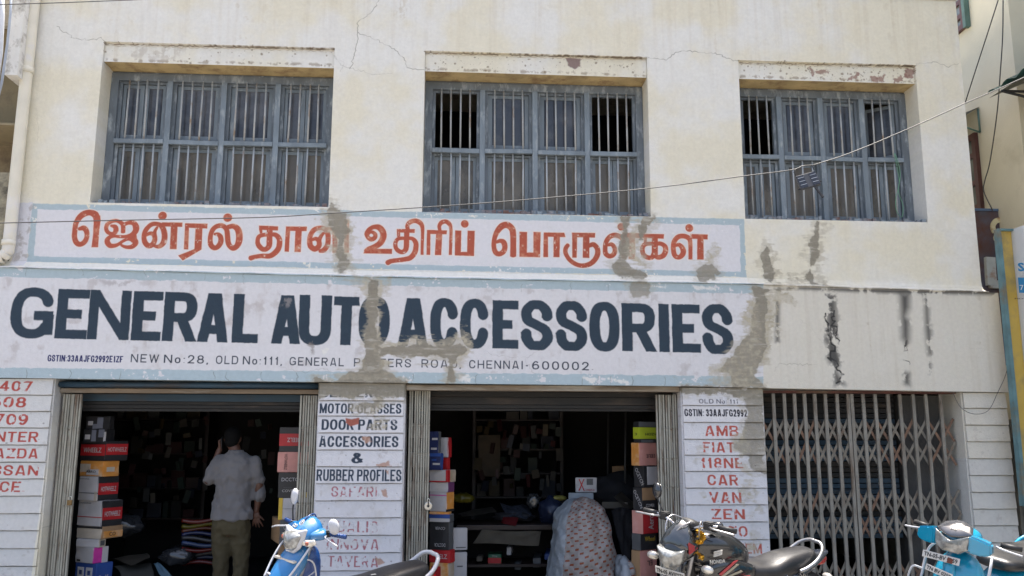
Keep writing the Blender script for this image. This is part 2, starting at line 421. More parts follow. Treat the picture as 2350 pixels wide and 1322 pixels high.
def letters(s, a, b, cap, Y, col, bx=.2, by=.15, alpha=1.0, worn=0.0, cond=.70, gap=.10, streaky=False, slant=0):
    """paint words with baseline from photo point a to photo point b and cap height cap (photo px)"""
    g, gx, gw, gy, gh = glyphs(s, bx, by, 96, cond, gap)
    A, B = np.array(C(*a, Y)), np.array(C(*b, Y)); T = np.array(C(a[0], a[1] - cap, Y))
    hc = T[1] - A[1]
    u = (B - A) / gw
    pts = np.array([A, B, A + (0, hc * 1.3), B + (0, hc * 1.3), A - (0, hc * .35), B - (0, hc * .35)])
    x0, y0, x1, y1 = window(pts, 6)
    X, Yg = np.meshgrid(np.arange(x0, x1) + .5, np.arange(y0, y1) + .5)
    sl = (slice(y0, y1), slice(x0, x1))
    v = (Yg - A[1] - (X - A[0]) * (u[1] / u[0])) / hc * gh + (NE[sl] - .5) * 1.2
    uu = (X - A[0]) / u[0] + slant * v * -1 + (NA[sl] - .5) * 2.0
    px, py = uu + gx - .5, v + gy - .5
    def samp(px, py):
        ix, iy = np.floor(px).astype(int), np.floor(py).astype(int); fx, fy = px - ix, py - iy
        ok = (ix >= 0) & (iy >= 0) & (ix < g.shape[1] - 1) & (iy < g.shape[0] - 1)
        ix = np.clip(ix, 0, g.shape[1] - 2); iy = np.clip(iy, 0, g.shape[0] - 2)
        r = g[iy, ix] * (1 - fx) * (1 - fy) + g[iy, ix + 1] * fx * (1 - fy) + g[iy + 1, ix] * (1 - fx) * fy + g[iy + 1, ix + 1] * fx * fy
        return r * ok
    m = samp(px, py); st = gh / hc * .35
    for dx, dy in ((-st, 0), (st, 0), (0, -st), (0, st)): m = m + samp(px + dx, py + dy)
    m = m / 5
    if worn:
        n = NE[sl] * .5 + NA[sl] * .3 + (NC[sl] if streaky else ND[sl]) * .35
        q = float(np.quantile(n, 1 - min(.95, worn)))
        m = m * (1 - sst(q - .012, q + .04, n))
    put(sl, m * alpha, np.asarray(col, np.float32) * (.85 + .3 * NB[sl][..., None]))

def stroke_mask(strokes, o, s, Y, grow=0.0):
    """strokes traced in a zoomed view: lists of (x, y, width); 'B' = butt ends"""
    out = None; allp = []
    for st in strokes: allp += [C(o[0] + p[0] / s, o[1] + p[1] / s, Y) for p in st if not isinstance(p, str)]
    x0, y0, x1, y1 = window(np.array(allp, np.float32), 22)
    X, Yg = np.meshgrid(np.arange(x0, x1) + .5, np.arange(y0, y1) + .5); D = np.full(X.shape, 1e9, np.float32)
    k = DPM * 8.4 / FPX / s      # zoom px -> canvas px, close enough for widths
    for st in strokes:
        fl = [p for p in st if isinstance(p, str)]; st = [p for p in st if not isinstance(p, str)]
        if 'P' in fl:
            sl, d = poly_sdf(np.array([C(o[0] + p[0] / s, o[1] + p[1] / s, Y) for p in st], np.float32), 12)
            yy0, xx0 = sl[0].start, sl[1].start
            a0, b0 = max(y0, yy0), max(x0, xx0); a1, b1 = min(y1, sl[0].stop), min(x1, sl[1].stop)
            sub = D[a0 - y0:a1 - y0, b0 - x0:b1 - x0]
            np.minimum(sub, d[a0 - yy0:a1 - yy0, b0 - xx0:b1 - xx0], out=sub)
            continue
        P = [Vector((*C(o[0] + p[0] / s, o[1] + p[1] / s, Y), p[2] * k / 2)) for p in st]
        Q = crom(P, 5) if len(P) > 2 else P
        if len(P) == 1: D = np.minimum(D, np.hypot(X - P[0][0], Yg - P[0][1]) - P[0][2]); continue
        for i, (A, B) in enumerate(zip(Q, Q[1:])):
            dx, dy = B[0] - A[0], B[1] - A[1]; L2 = dx * dx + dy * dy + 1e-9
            t0 = ((X - A[0]) * dx + (Yg - A[1]) * dy) / L2
            t = np.clip(t0, 0, 1)
            d = np.hypot(X - A[0] - t * dx, Yg - A[1] - t * dy) - (A[2] + (B[2] - A[2]) * t)
            if 'S' in fl and i == 0: d = np.maximum(d, -t0 * math.sqrt(L2))
            if 'E' in fl and i == len(Q) - 2: d = np.maximum(d, (t0 - 1) * math.sqrt(L2))
            D = np.minimum(D, d)
    return (slice(y0, y1), slice(x0, x1)), D

# -------- base coats
CRE = np.array((.735, .69, .545), np.float32); WHI = np.array((.75, .745, .705), np.float32)
t = (sst(.36, .72, NB) * .8 + .1)[..., None]
img[:] = CRE * (1 - t) + WHI * t
img *= (.95 + .08 * NA[..., None])
yy = (np.arange(CH) / DPM + FZ0)[:, None]
top = sst(4.7, 5.9, yy) * sst(.45, .72, NC)          # faint rain streaks below the parapet
img[:] = img * (1 - .05 * top[..., None] * np.array((.55, .8, 1.1)))
img *= (1 - .02 * sst(.55, .8, NC)[..., None])
for (x, y, r_, a_) in ((560, 20, 60, .4), (610, 30, 30, .3), (920, 10, 40, .6), (260, 60, 30, .4), (1880, 40, 40, .3), (1640, 30, 30, .3), (1250, 60, 30, .25), (300, 55, 14, .5), (2040, 25, 50, .3)):
    mould([(x - r_ / 2, y - 60), (x + r_ / 2, y - 60), (x + r_ / 3, y + 90), (x - r_ / 3, y + 90)], YU, .36, col=(.47, .40, .28), soft=18, a=a_ * .7)
# recess shade painted along the lintel tops, rust blisters on lintel panels
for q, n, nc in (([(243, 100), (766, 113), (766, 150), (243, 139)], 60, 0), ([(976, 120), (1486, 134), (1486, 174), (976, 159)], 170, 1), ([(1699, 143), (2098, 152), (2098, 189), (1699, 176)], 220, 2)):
    specks(q, .03, n, (.6, 2.6), (.22, .17, .11), a=.7)
    crack_or_shade([(q[0][0] - 2, q[0][1] + 1), ((q[0][0] + q[1][0]) / 2, (q[0][1] + q[1][1]) / 2 + 1), (q[1][0] + 2, q[1][1] + 1)], .03, 1.5, col=(.16, .12, .085), a=.9, jit=.6)  # dark line painted in for the shade under the recess edge
    crack_or_shade([(q[0][0], q[0][1] + 4), ((q[0][0] + q[1][0]) / 2, (q[0][1] + q[1][1]) / 2 + 4), (q[1][0], q[1][1] + 4)], .03, 1.6, col=(.40, .32, .22), a=.5, jit=1.2)
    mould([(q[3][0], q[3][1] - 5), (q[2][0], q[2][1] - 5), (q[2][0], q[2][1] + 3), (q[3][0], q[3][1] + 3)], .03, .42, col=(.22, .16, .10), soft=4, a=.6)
mould([(300, 105), (430, 108), (400, 140), (280, 135)], .03, .45, col=(.45, .40, .33), soft=14, a=.5)
for q in ([(1296, 132), (1334, 134), (1330, 150), (1318, 160), (1306, 150)],):
    sl, d = poly_sdf(CL(q, .03), 8); put(sl, sst(2, -2, d + (NA[sl] - .5) * 8), (.26, .19, .17), .15)
for q in ([(1860, 157), (1900, 158), (1890, 170), (1866, 172)], [(1950, 170), (1968, 168), (1966, 184), (1948, 182)], [(1998, 176), (2030, 172), (2028, 186), (2000, 186)], [(2052, 178), (2078, 176), (2074, 188), (2055, 186)], [(2080, 160), (2096, 162), (2092, 176), (2082, 176)]):
    sl, d = poly_sdf(CL(q, .03), 8); put(sl, sst(2, -3, d + (NA[sl] - .5) * 30 + (NE[sl] - .5) * 14) * .8, (.27, .15, .12), .15)
# cracks in the upper wall
crack_or_shade([(130, 60), (140, 70), (160, 80), (172, 88), (205, 92), (232, 86), (243, 98)], YU, o=(0, 0))
crack_or_shade([(870, 0), (852, 28), (822, 50), (822, 90), (808, 150), (802, 158)], YU, .9)
crack_or_shade([(822, 74), (878, 98), (905, 112), (928, 138), (934, 155), (958, 160), (973, 160)], YU, .9)
crack_or_shade([(768, 128), (782, 150), (805, 157), (856, 172), (900, 168)], YU, .7, a=.6)
crack_or_shade([(1488, 132), (1530, 138), (1550, 120), (1565, 117), (1650, 125), (1682, 140), (1696, 138)], YU, .9)
crack_or_shade([(2102, 147), (2150, 143), (2172, 153), (2200, 146)], YU, .8)
crack_or_shade([(765, 125), (790, 145), (780, 165)], YU, .6, a=.5)
crack_or_shade([(82, 250), (88, 300), (84, 330)], YU, .6, a=.3)
# lilac wash and the Tamil sign panel
LIL = np.array((.672, .668, .684), np.float32); BLU = np.array((.40, .49, .53), np.float32)
rect([(40, 465), (75, 465), (62, 612), (25, 612)], YU, (.62, .62, .66), 2, .9)
rect([(75, 467), (1707, 503), (1713, 636), (62, 601)], YU, BLU, 1.0, worn=.03)
rect([(86, 480), (1697, 517), (1700, 624), (77, 588)], YU, LIL, 1.0)
sl, d = poly_sdf(CL([(86, 480), (1697, 517), (1700, 624), (77, 588)], YU), 3)
put(sl, sst(1, -1, d) * sst(.50, .8, NB[sl]) * .5, (.62, .61, .60))
rect([(62, 602), (1713, 638), (1713, 658), (50, 622)], YU, (.74, .72, .66), 1.0, worn=.05)
specks([(1500, 510), (1700, 510), (1700, 545), (1500, 540)], YU, 60, (1, 3.5), (.72, .71, .70), a=.7)
specks([(1120, 612), (1300, 618), (1300, 640), (1120, 636)], YU, 50, (1, 3), (.75, .74, .72), a=.9)
mould([(44, 470), (80, 470), (66, 600), (30, 600)], YU, .40, col=(.32, .29, .27), soft=10, a=.6)

RED = np.array((.41, .098, .058), np.float32); HAL = np.array((.78, .66, .58), np.float32)
TAM = []
TAM.append(((150, 470), 9.441, [
 [(565, 920), (710, 920), (735, 560), (768, 330), (755, 230), (600, 230), (612, 400), (600, 640), 'P'],
 [(690, 300, 130), (640, 210, 150), (540, 170, 130), (420, 190, 135), (310, 270, 130), (230, 400, 110), (205, 560, 110), (198, 700, 110), (240, 820, 115), (320, 858, 110), (410, 810, 110), (465, 700, 105), (460, 580, 110), (400, 505, 115), (310, 520, 80)],
 [(1000, 455, 60), (1080, 480, 100), (1095, 560, 110), (1040, 625, 80), (940, 610, 85), (885, 530, 90), (905, 430, 90), (980, 370, 90), (1100, 345, 80), (1200, 385, 90), (1248, 450, 95), (1250, 612, 92), 'E'],
 [(1270, 430, 80), (1370, 390, 90), (1480, 400, 110), (1530, 480, 135), (1520, 570, 130), (1450, 645, 105), (1330, 685, 80), (1180, 690, 70), (1050, 680, 70), (950, 710, 90), (905, 790, 115), (960, 880, 110), (1060, 888, 90), (1160, 850, 75), (1260, 780, 70), (1370, 740, 75), (1480, 760, 130), (1520, 830, 120), (1450, 905, 100), (1330, 920, 80), (1230, 885, 60), (1200, 850, 40)],
 [(1480, 640, 120), (1480, 760, 140)]]))
TAM.append(((350, 470), 9.441, [
 [(218, 238, 184)],
 [(100, 490, 55), (45, 600, 85), (52, 740, 105), (10, 850, 115), (-80, 888, 115), (-160, 820, 115), (-185, 700, 105), (-155, 570, 105), (-80, 470, 100), (0, 420, 100), (100, 415, 95), (190, 455, 110), (245, 560, 120), (262, 700, 125), (230, 830, 120), (140, 905, 95), (50, 895, 65), (10, 870, 50)],
 [(-140, 660, 65), (-60, 620, 85), (20, 640, 95), (55, 740, 90)],
 [(200, 380), (650, 385), (645, 480), (200, 470), 'P'], [(400, 430), (545, 430), (522, 964), (375, 960), 'P'],
 [(705, 400), (1195, 410), (1185, 515), (705, 495), 'P'], [(705, 400), (795, 400), (775, 970), (678, 965), 'P'],
 [(935, 450), (1085, 450), (1062, 965), (905, 985), 'P'], [(905, 960), (1062, 968), (655, 1210), (555, 1100), 'P'],
 [(1630, 280, 190)],
 [(1350, 635, 60), (1420, 640, 85), (1475, 700, 110), (1480, 800, 115), (1430, 895, 115), (1350, 935, 110), (1270, 880, 115), (1250, 760, 105), (1270, 620, 105), (1330, 510, 105), (1430, 455, 105), (1530, 460, 105), (1605, 540, 110), (1625, 680, 115), (1640, 820, 115), (1680, 900, 115), (1750, 940, 120), (1830, 890, 125), (1875, 780, 145), (1880, 640, 145), (1840, 520, 135), (1750, 465, 115), (1650, 480, 105)]]))
TAM.append(((570, 470), 7.777, [
 [(190, 370), (535, 385), (530, 460), (190, 445), 'P'], [(190, 440), (250, 440), (250, 510), (205, 515), 'P'],
 [(385, 380, 105), (375, 700, 105), 'S'],
 [(378, 640, 105), (370, 730, 100), (320, 790, 90), (250, 790, 90), (180, 720, 90), (165, 640, 80), (190, 570, 80), (260, 540, 75), (400, 530, 75), (490, 540, 85), (550, 610, 95), (555, 700, 100), (530, 790, 100), (460, 870, 100), (370, 915, 95), (240, 912, 85), (120, 930, 80), (30, 955, 95), 'E'],
 [(670, 385), (1045, 390), (1040, 470), (670, 465), 'P'], [(670, 400), (750, 400), (722, 840), (645, 835), 'P'], [(840, 440), (955, 440), (935, 845), (822, 840), 'P'],
 [(1335, 510, 60), (1290, 570, 70), (1262, 640, 85), (1262, 730, 95), (1190, 790, 100), (1110, 740, 100), (1095, 640, 95), (1110, 540, 90), (1170, 450, 90), (1260, 415, 85), (1350, 425, 90), (1410, 500, 95), (1425, 600, 95), (1410, 720, 95), (1350, 805, 95), (1285, 825, 70)],
 [(1130, 630, 50), (1200, 605, 75), (1262, 640, 85)], [(1545, 430, 90), (1545, 856, 90), 'E'], [(1420, 430, 70), (1600, 420, 80)], [(1755, 300, 80), (1750, 855, 80), 'E']]))
TAM.append(((820, 490), 8.103, [
 [(190, 410, 60), (215, 360, 65), (275, 345, 65), (330, 385, 80), (328, 445, 85), (260, 480, 90), (195, 440, 80), (175, 370, 85), (225, 295, 85), (310, 250, 90), (410, 265, 115), (478, 350, 120), (480, 450, 120), (420, 555, 115), (320, 620, 105), (220, 665, 110), (175, 695, 100)],
 [(112, 742), (170, 640), (300, 655), (648, 658), (645, 752), 'P'],
 [(735, 290), (1070, 290), (1065, 362), (735, 352), 'P'], [(735, 340), (797, 345), (797, 430), (740, 440), 'P'],
 [(922, 300, 102), (912, 620, 102), 'S'],
 [(915, 580, 102), (900, 670, 98), (850, 712, 90), (785, 705, 88), (722, 650, 82), (708, 560, 78), (740, 490, 75), (800, 462, 70), (920, 462, 70), (1020, 465, 75), (1080, 530, 92), (1092, 620, 100), (1065, 730, 102), (990, 820, 100), (880, 852, 92), (720, 872, 85), (620, 890, 92), (560, 920, 100), 'E'],
 [(940, 305, 80), (930, 230, 78), (975, 165, 85), (1070, 135, 90), (1155, 165, 95), (1208, 240, 80), (1214, 400, 62), (1206, 600, 58), (1204, 770, 58), 'E'],
 [(1295, 305), (1670, 315), (1660, 388), (1295, 380), 'P'], [(1295, 320), (1362, 320), (1355, 772), (1285, 770), 'P'], [(1465, 380), (1580, 380), (1560, 775), (1440, 775), 'P'],
 [(1535, 320, 62), (1525, 235, 75), (1565, 170, 85), (1640, 150, 85), (1705, 190, 85), (1740, 270, 64), (1738, 500, 60), (1730, 773, 62), 'E'],
 [(1820, 315), (1935, 318), (1925, 785), (1812, 780), 'P'], [(2050, 318), (2185, 322), (2170, 792), (2040, 788), 'P'], [(1812, 715), (2170, 715), (2170, 792), (1812, 780), 'P'],
 [(1998, 193, 148)]]))
TAM.append(((1110, 490), 8.103, [
 [(548, 803, 118), (550, 600, 115), (548, 400, 118), (525, 285, 125), (440, 215, 125), (340, 235, 125), (255, 330, 108), (205, 450, 90), (188, 600, 92), (220, 720, 98), (290, 752, 98), (365, 710, 100), (395, 620, 102), (370, 535, 105), (310, 508, 80), (245, 530, 60), 'S'],
 [(665, 340), (808, 345), (803, 810), (665, 805), 'P'], [(925, 342), (1060, 348), (1048, 815), (925, 812), 'P'], [(665, 725), (1048, 725), (1048, 815), (665, 805), 'P'],
 [(1118, 352), (1500, 358), (1520, 440), (1118, 432), 'P'], [(1115, 380), (1195, 380), (1198, 812), (1108, 812), 'P'], [(1300, 420), (1418, 420), (1412, 815), (1296, 812), 'P'],
 [(1640, 355), (2075, 362), (2070, 450), (1645, 440), 'P'], [(1646, 380), (1738, 380), (1730, 825), (1645, 822), 'P'], [(1848, 420), (1968, 420), (1965, 828), (1842, 825), 'P'],
 [(1960, 600, 80), (2045, 578, 95), (2115, 660, 102), (2115, 770, 105), (2050, 880, 100), (1950, 950, 95), (1820, 970, 88), (1690, 930, 86), (1590, 850, 86), (1525, 740, 86), (1525, 650, 86), (1570, 580, 80), 'E']]))
TAM.append(((1370, 490), 7.345, [
 [(410, 225, 136)],
 [(190, 530, 55), (250, 522, 75), (300, 590, 80), (288, 680, 85), (220, 720, 85), (150, 680, 88), (138, 580, 82), (160, 470, 85), (220, 390, 85), (310, 365, 88), (400, 400, 85), (450, 480, 80), (455, 765, 80), 'E'],
 [(430, 325), (760, 335), (755, 415), (430, 405), 'P'], [(535, 380), (640, 380), (638, 770), (535, 765), 'P'],
 [(740, 340), (1130, 350), (1125, 425), (740, 412), 'P'], [(785, 400), (840, 400), (840, 490), (790, 490), 'P'],
 [(975, 350, 108), (975, 700, 108), 'S'],
 [(965, 680, 100), (925, 738, 84), (850, 740, 84), (785, 690, 84), (765, 600, 80), (795, 530, 78), (860, 510, 72), (975, 510, 70), (1080, 510, 78), (1148, 560, 90), (1155, 640, 95), (1110, 715, 90), (1030, 740, 84), (975, 710, 84)],
 [(1555, 245, 140)],
 [(1325, 540, 52), (1390, 530, 75), (1448, 600, 98), (1448, 680, 98), (1385, 738, 84), (1315, 710, 92), (1287, 600, 88), (1300, 480, 88), (1360, 400, 88), (1450, 380, 88), (1540, 412, 90), (1573, 500, 76), (1575, 776, 72), 'E'],
 [(1570, 345), (1868, 355), (1865, 438), (1570, 425), 'P'], [(1690, 400), (1795, 400), (1800, 778), (1688, 776), 'P']]))
for o_, s_, st_ in TAM:
    sl, D = stroke_mask(st_, o_, s_, YU)
    put(sl, np.clip(2.6 - D, 0, 1) * .75, HAL)
    m = np.clip(.5 - D + (NE[sl] - .5) * .8, 0, 1)
    fade = sst(.50, .70, NE[sl] * .35 + NA[sl] * .35 + ND[sl] * .3)
    c = RED * (1 - .55 * fade[..., None]) + np.array((.62, .32, .20), np.float32) * .55 * fade[..., None]
    put(sl, m, c * (.85 + .3 * NB[sl][..., None]))
    put(sl, m * sst(.74, .80, NE[sl]) * .7, (.66, .55, .47))

# -------- fascia band
zl = CL([(0, 612)], YF)
rect([(-60, 610), (1752, 650), (1752, 894), (-60, 866)], YF, LIL * .985, .3)
rect([(-60, 612), (1752, 652), (1752, 675), (-60, 634)], YF, BLU, 1.3, worn=.05)
rect([(-60, 843), (1752, 864), (1752, 895), (-60, 868)], YF, BLU * (1.0, 1.02, 1.02), 1.3, worn=.05)
rect([(1752, 648), (2340, 668), (2340, 905), (1752, 894)], YF, (.665, .635, .555), .3)
sl, d = poly_sdf(CL([(1752, 648), (2340, 668), (2340, 905), (1752, 894)], YF), 2)
put(sl, sst(1, -1, d) * sst(.45, .75, NB[sl]) * .5, (.69, .67, .60)); put(sl, sst(1, -1, d) * sst(.5, .8, NC[sl]) * .2, (.50, .45, .35))
sl, d = poly_sdf(CL([(-60, 634), (1752, 675), (1752, 864), (-60, 843)], YF), 2)
put(sl, sst(1, -1, d) * sst(.52, .78, ND[sl] * .6 + NC[sl] * .4) * .45, (.50, .46, .44))
put(sl, sst(1, -1, d) * sst(.66, .76, ND[sl]) * .3, (.40, .37, .37))
NAVY = np.array((.032, .052, .075), np.float32)
def base_y(x): return np.interp(x, (0, 190, 560, 1160, 1575, 1700), (773, 778.5, 787, 800, 809, 811.5))
def top_y(x): return np.interp(x, (0, 190, 590, 1160, 1575, 1700), (659.5, 664.5, 676, 689.5, 698.5, 701))
BIG = [('G', 18.7, 119), ('E', 124, 198), ('N', 198.5, 294.5), ('E', 299, 368), ('R', 371, 451), ('A', 449.5, 524), ('L', 531, 591), ('A', 620, 690), ('U', 683, 758.5), ('T', 763, 822), ('O', 821, 893),
       ('A', 910, 983), ('C', 986, 1051), ('C', 1055, 1121.7), ('E', 1129.5, 1190), ('S', 1195, 1269), ('S', 1275, 1348.5), ('O', 1353, 1423), ('R', 1428, 1508), ('I', 1511, 1540), ('E', 1544, 1609), ('S', 1613, 1684.7)]
for ch, xl, xr in BIG:
    ov = 2.0 if ch in 'GOCSU' else 0
    bl, br = base_y(xl), base_y(xr)
    cap = (bl - top_y(xl))
    letters(ch, (xl, bl + ov), (xr, br + ov), cap + ov * 2, YF, NAVY, bx=.222 if ch != 'N' else .20, by=.185, worn=.0, cond=(xr - xl) / cap / GL[ch][0] * 1.0)
def line(s, x0, x1, y0, y1, cap, col, Y=YF, **k): letters(s, (x0, y0), (x1, y1), cap, Y, col, **k)
DK = (.045, .055, .075)
line('GSTIN:33AAJFG2992E1ZF', 108.6, 281.6, 829.3, 832, 15, (.018, .022, .10), bx=.20, by=.16, cond=.62)
for s, a, b in (('NEW', 299.6, 364), ('No:28,', 375.6, 477.5), ('OLD', 495, 546), ('No:111,', 557, 647), ('GENERAL', 664, 789), ('PATTERS', 812, 943), ('ROAD,', 967, 1058), ('CHENNAI-', 1076.5, 1213), ('600002.', 1221, 1362)):
    by_ = lambda x: np.interp(x, (300, 789, 967, 1400), (831.4, 840.7, 843.5, 850.7))
    line(s, a, b, by_(a), by_(b), 19, DK, bx=.145, by=.13, worn=.0, cond=.85, gap=.28)
# hairline cracks of the band
for x, y, h in ((60, 612, 22), (190, 614, 18), (330, 622, 16), (470, 624, 18), (560, 628, 24), (700, 632, 16), (1200, 652, 18), (1310, 650, 22), (1395, 652, 16)):
    crack_or_shade([(x, y), (x + rnd.uniform(-6, 6), y + h)], YF, .6, a=.7)
for x in (160, 278, 490, 520, 680, 948, 1095, 1340, 1374, 1402, 1450, 1525, 60, 600):
    crack_or_shade([(x, 848 + x * .011), (x + rnd.uniform(-4, 5), 858 + x * .011), (x + rnd.uniform(-6, 6), 870 + x * .011)], YF, .7, a=.85)
crack_or_shade([(640, 840), (700, 856), (735, 846), (760, 852)], YF, .6, a=.6)
crack_or_shade([(1090, 790), (1130, 815), (1210, 822), (1250, 790)], YF, .6, a=.5); crack_or_shade([(1205, 822), (1215, 845), (1230, 862)], YF, .6, a=.5)
crack_or_shade([(930, 635), (960, 642), (1010, 640)], YF, .6, a=.6)
for q in ([(1055, 862), (1085, 866), (1080, 876), (1056, 872)], [(1340, 866), (1372, 870), (1360, 880)], [(1490, 655), (1530, 657), (1520, 662)], [(1590, 657), (1640, 660), (1640, 664), (1600, 662)], [(735, 800), (750, 803), (745, 812)], [(1392, 868), (1450, 876), (1440, 882)]):
    sl, d = poly_sdf(CL(q, YF), 6); put(sl, sst(3, -2, d + (NE[sl] - .5) * 14) * .9, (.74, .73, .70))
mould([(700, 780), (726, 780), (720, 812), (706, 812)], YF, .5, col=(.25, .22, .2), a=.7)
mould([(228, 642), (300, 645), (290, 660), (240, 655)], YF, .5, col=(.36, .33, .33), a=.6)
for x, y in ((80, 645), (300, 650), (450, 655), (600, 700), (1220, 670), (1500, 680), (660, 690), (90, 800), (1050, 680), (240, 800)):
    mould([(x - 14, y - 10), (x + 14, y - 8), (x + 10, y + 16), (x - 12, y + 14)], YF, .42, col=(.42, .38, .37), soft=9, a=.45)

# -------- pillar boards (paint)
PW = np.array((.65, .65, .675), np.float32)
rect([(-80, 868), (128, 868), (60, 1420), (-120, 1420)], YP, (.60, .60, .585), .2)
rect([(725, 880), (936, 880), (930, 1420), (690, 1420)], YP, PW, .2)
rect([(1555, 885), (1756, 890), (1790, 1420), (1570, 1420)], YP, PW, .2)
rect([(2200, 900), (2400, 900), (2400, 1420), (2200, 1420)], YP, (.66, .63, .55), .2)
rect([(2200, 1052), (2400, 1056), (2400, 1420), (2200, 1420)], YP, (.62, .62, .60), .2, alpha=.7)
for q in ([(-80, 868), (128, 868), (60, 1420), (-120, 1420)], [(725, 880), (936, 880), (930, 1420), (690, 1420)], [(1555, 885), (1756, 890), (1790, 1420), (1570, 1420)], [(2200, 900), (2400, 900), (2400, 1420), (2200, 1420)]):
    sl, d = poly_sdf(CL(q, YP), 2)
    put(sl, sst(1, -1, d) * sst(.52, .8, NB[sl] * .5 + ND[sl] * .5) * .4, (.50, .47, .42))
    put(sl, sst(1, -1, d) * sst(.70, .78, NA[sl]) * .3, (.36, .33, .30))
RD2 = np.array((.40, .075, .060), np.float32)
for s, a, b, y0, cap, w in (('407', -2, 73, 897.5, 23, .25), ('608', -22, 59, 935, 24, .25), ('709', -14, 63, 975, 25, .25), ('CANTER', -66, 87, 1014, 23.5, .3), ('MAZDA', -44, 87, 1052, 23, .3), ('NISSAN', -60, 87, 1091, 23.5, .36), ('ACE.', -32, 56, 1129, 24, .36)):
    line(s, a, b, y0 - .5, y0 + .5, cap, RD2, Y=YP, bx=.20, by=.15, worn=w * .38, cond=.85, gap=.16)
INK = np.array((.035, .05, .075), np.float32)
for s, a, b, y0, cap, w in (('DEALERS IN:', 735, 924, 912, 20, .1), ('MOTOR GLASSES', 733, 921, 949, 23, .1), ('DOOR PARTS', 737.7, 911.5, 986.7, 24, .06), ('ACCESSORIES', 731.5, 914, 1026, 25, .06), ('&', 806, 833, 1063.4, 24, .04), ('RUBBER PROFILES', 726, 921, 1104, 26.5, .05)):
    line(s, a, b, y0 - .3, y0 + .3, cap, INK, Y=YP, bx=.20, by=.145, worn=w * .3, cond=.66, gap=.09)
FAD = np.array((.36, .10, .12), np.float32); GRY = np.array((.42, .40, .41), np.float32)
for s, a, b, y0, cap in (('SAFARI', 760, 866, 1139.6, 23), ('QUALIS', 749, 867, 1220.7, 25), ('INNOVA', 749, 869.5, 1261, 24), ('TAVERA', 752, 868, 1301, 25)):
    line(s, a - .8, b - .8, y0, y0 + 1, cap, GRY, Y=YP, bx=.20, by=.14, worn=.34, cond=.8, gap=.16, alpha=.55, streaky=True)
    line(s, a, b, y0, y0 + 1, cap, FAD, Y=YP, bx=.16, by=.10, worn=.50, cond=.8, gap=.18, alpha=.9, streaky=True)
RD3 = np.array((.46, .10, .075), np.float32)
for s, a, b, y0, cap, c, bx, w in (('NEW No: 28', 1602, 1690, 905, 10, (.3, .28, .3), .14, .3), ('OLD No: 111', 1604, 1694, 925.7, 10, (.10, .10, .12), .16, .2),
        ('AMB', 1618, 1695, 1000.5, 24, RD3, .20, .24), ('FIAT', 1614, 1686, 1038, 23.5, RD3, .20, .28), ('118NE', 1608.5, 1706, 1074, 23.5, RD3, .19, .28), ('CAR', 1624, 1695, 1113.4, 24, RD3, .20, .26), ('VAN', 1628, 1702, 1154, 25, RD3, .20, .28),
        ('ZEN', 1633.7, 1710, 1191.4, 23.5, RD3, .20, .22), ('ALTO', 1627, 1716, 1231, 24, RD3, .19, .28), ('ESTEEM', 1640, 1749, 1270, 23, RD3, .19, .36)):
    line(s, a, b, y0, y0 + .8, cap, c, Y=YP, bx=bx, by=.15, worn=w * .4, cond=.8, gap=.16)
rect([(1566, 934), (1716, 937), (1717, 966), (1568, 964)], YP, (.69, .68, .69), .8)
line('GSTIN: 33AAJFG2992', 1571, 1715, 955, 956.5, 16.5, (.02, .02, .03), Y=YP, bx=.20, by=.15, cond=.6)

# -------- mould on the right of the band
Z6 = dict(o=(1600, 460), s=3.004)
mould([(700, 598), (2075, 632), (2075, 650), (1300, 640), (700, 612)], YF, .62, **Z6, soft=7, a=.95)
mould([(1395, 640), (1468, 640), (1465, 740), (1440, 800), (1465, 830), (1462, 960), (1440, 990), (1412, 950), (1405, 800)], YF, .74, **Z6, soft=14)
mould([(1430, 960), (1450, 960), (1455, 1060), (1420, 1040)], YF, .52, **Z6, soft=8)
mould([(1420, 1180), (1465, 1190), (1465, 1275), (1430, 1270)], YF, .6, **Z6, soft=10)
mould([(1565, 640), (1592, 640), (1600, 820), (1615, 900), (1620, 1065), (1595, 1065), (1575, 900)], YF, .56, **Z6, soft=12)
mould([(1590, 1100), (1615, 1100), (1615, 1230), (1590, 1230)], YF, .34, **Z6, soft=10, col=(.12, .12, .12))
mould([(875, 640), (960, 640), (965, 760), (980, 900), (975, 1000), (880, 960), (890, 800)], YF, .46, **Z6, soft=16)
mould([(890, 960), (960, 990), (1000, 1110), (960, 1170), (1020, 1270), (950, 1275), (930, 1150), (895, 1085)], YF, .54, **Z6, soft=12)
crack_or_shade([(885, 780), (905, 850), (890, 900), (925, 990), (950, 1040), (900, 1085), (960, 1110), (965, 1170), (1010, 1200), (960, 1260)], YF, 2.2, **Z6, col=(.035, .035, .035), a=.95, jit=3.5)
crack_or_shade([(945, 760), (935, 850), (965, 900), (975, 990)], YF, 1.8, **Z6, col=(.035, .035, .035), a=.9, jit=3.5)
crack_or_shade([(1440, 980), (1425, 1040), (1450, 1035), (1430, 1000)], YF, 1.4, **Z6, col=(.04, .04, .04), a=.9)
crack_or_shade([(1420, 1100), (1460, 1110), (1465, 1130)], YF, 1.1, **Z6, col=(.05, .05, .05), a=.9)
mould([(538, 680), (566, 690), (566, 975), (540, 975)], YF, .60, **Z6, soft=8)
crack_or_shade([(530, 1180), (560, 1130), (650, 1130), (830, 1135)], YF, .7, **Z6, a=.6)
crack_or_shade([(700, 810), (800, 900), (900, 1020)], YF, .5, **Z6, a=.3)
mould([(1170, 780), (1220, 780), (1220, 1050), (1170, 1050)], YF, .30, **Z6, soft=18, col=(.42, .34, .24), a=.7)
mould([(1930, 640), (1960, 640), (1970, 1100), (1930, 1100)], YF, .40, **Z6, soft=14, col=(.42, .38, .28), a=.5)
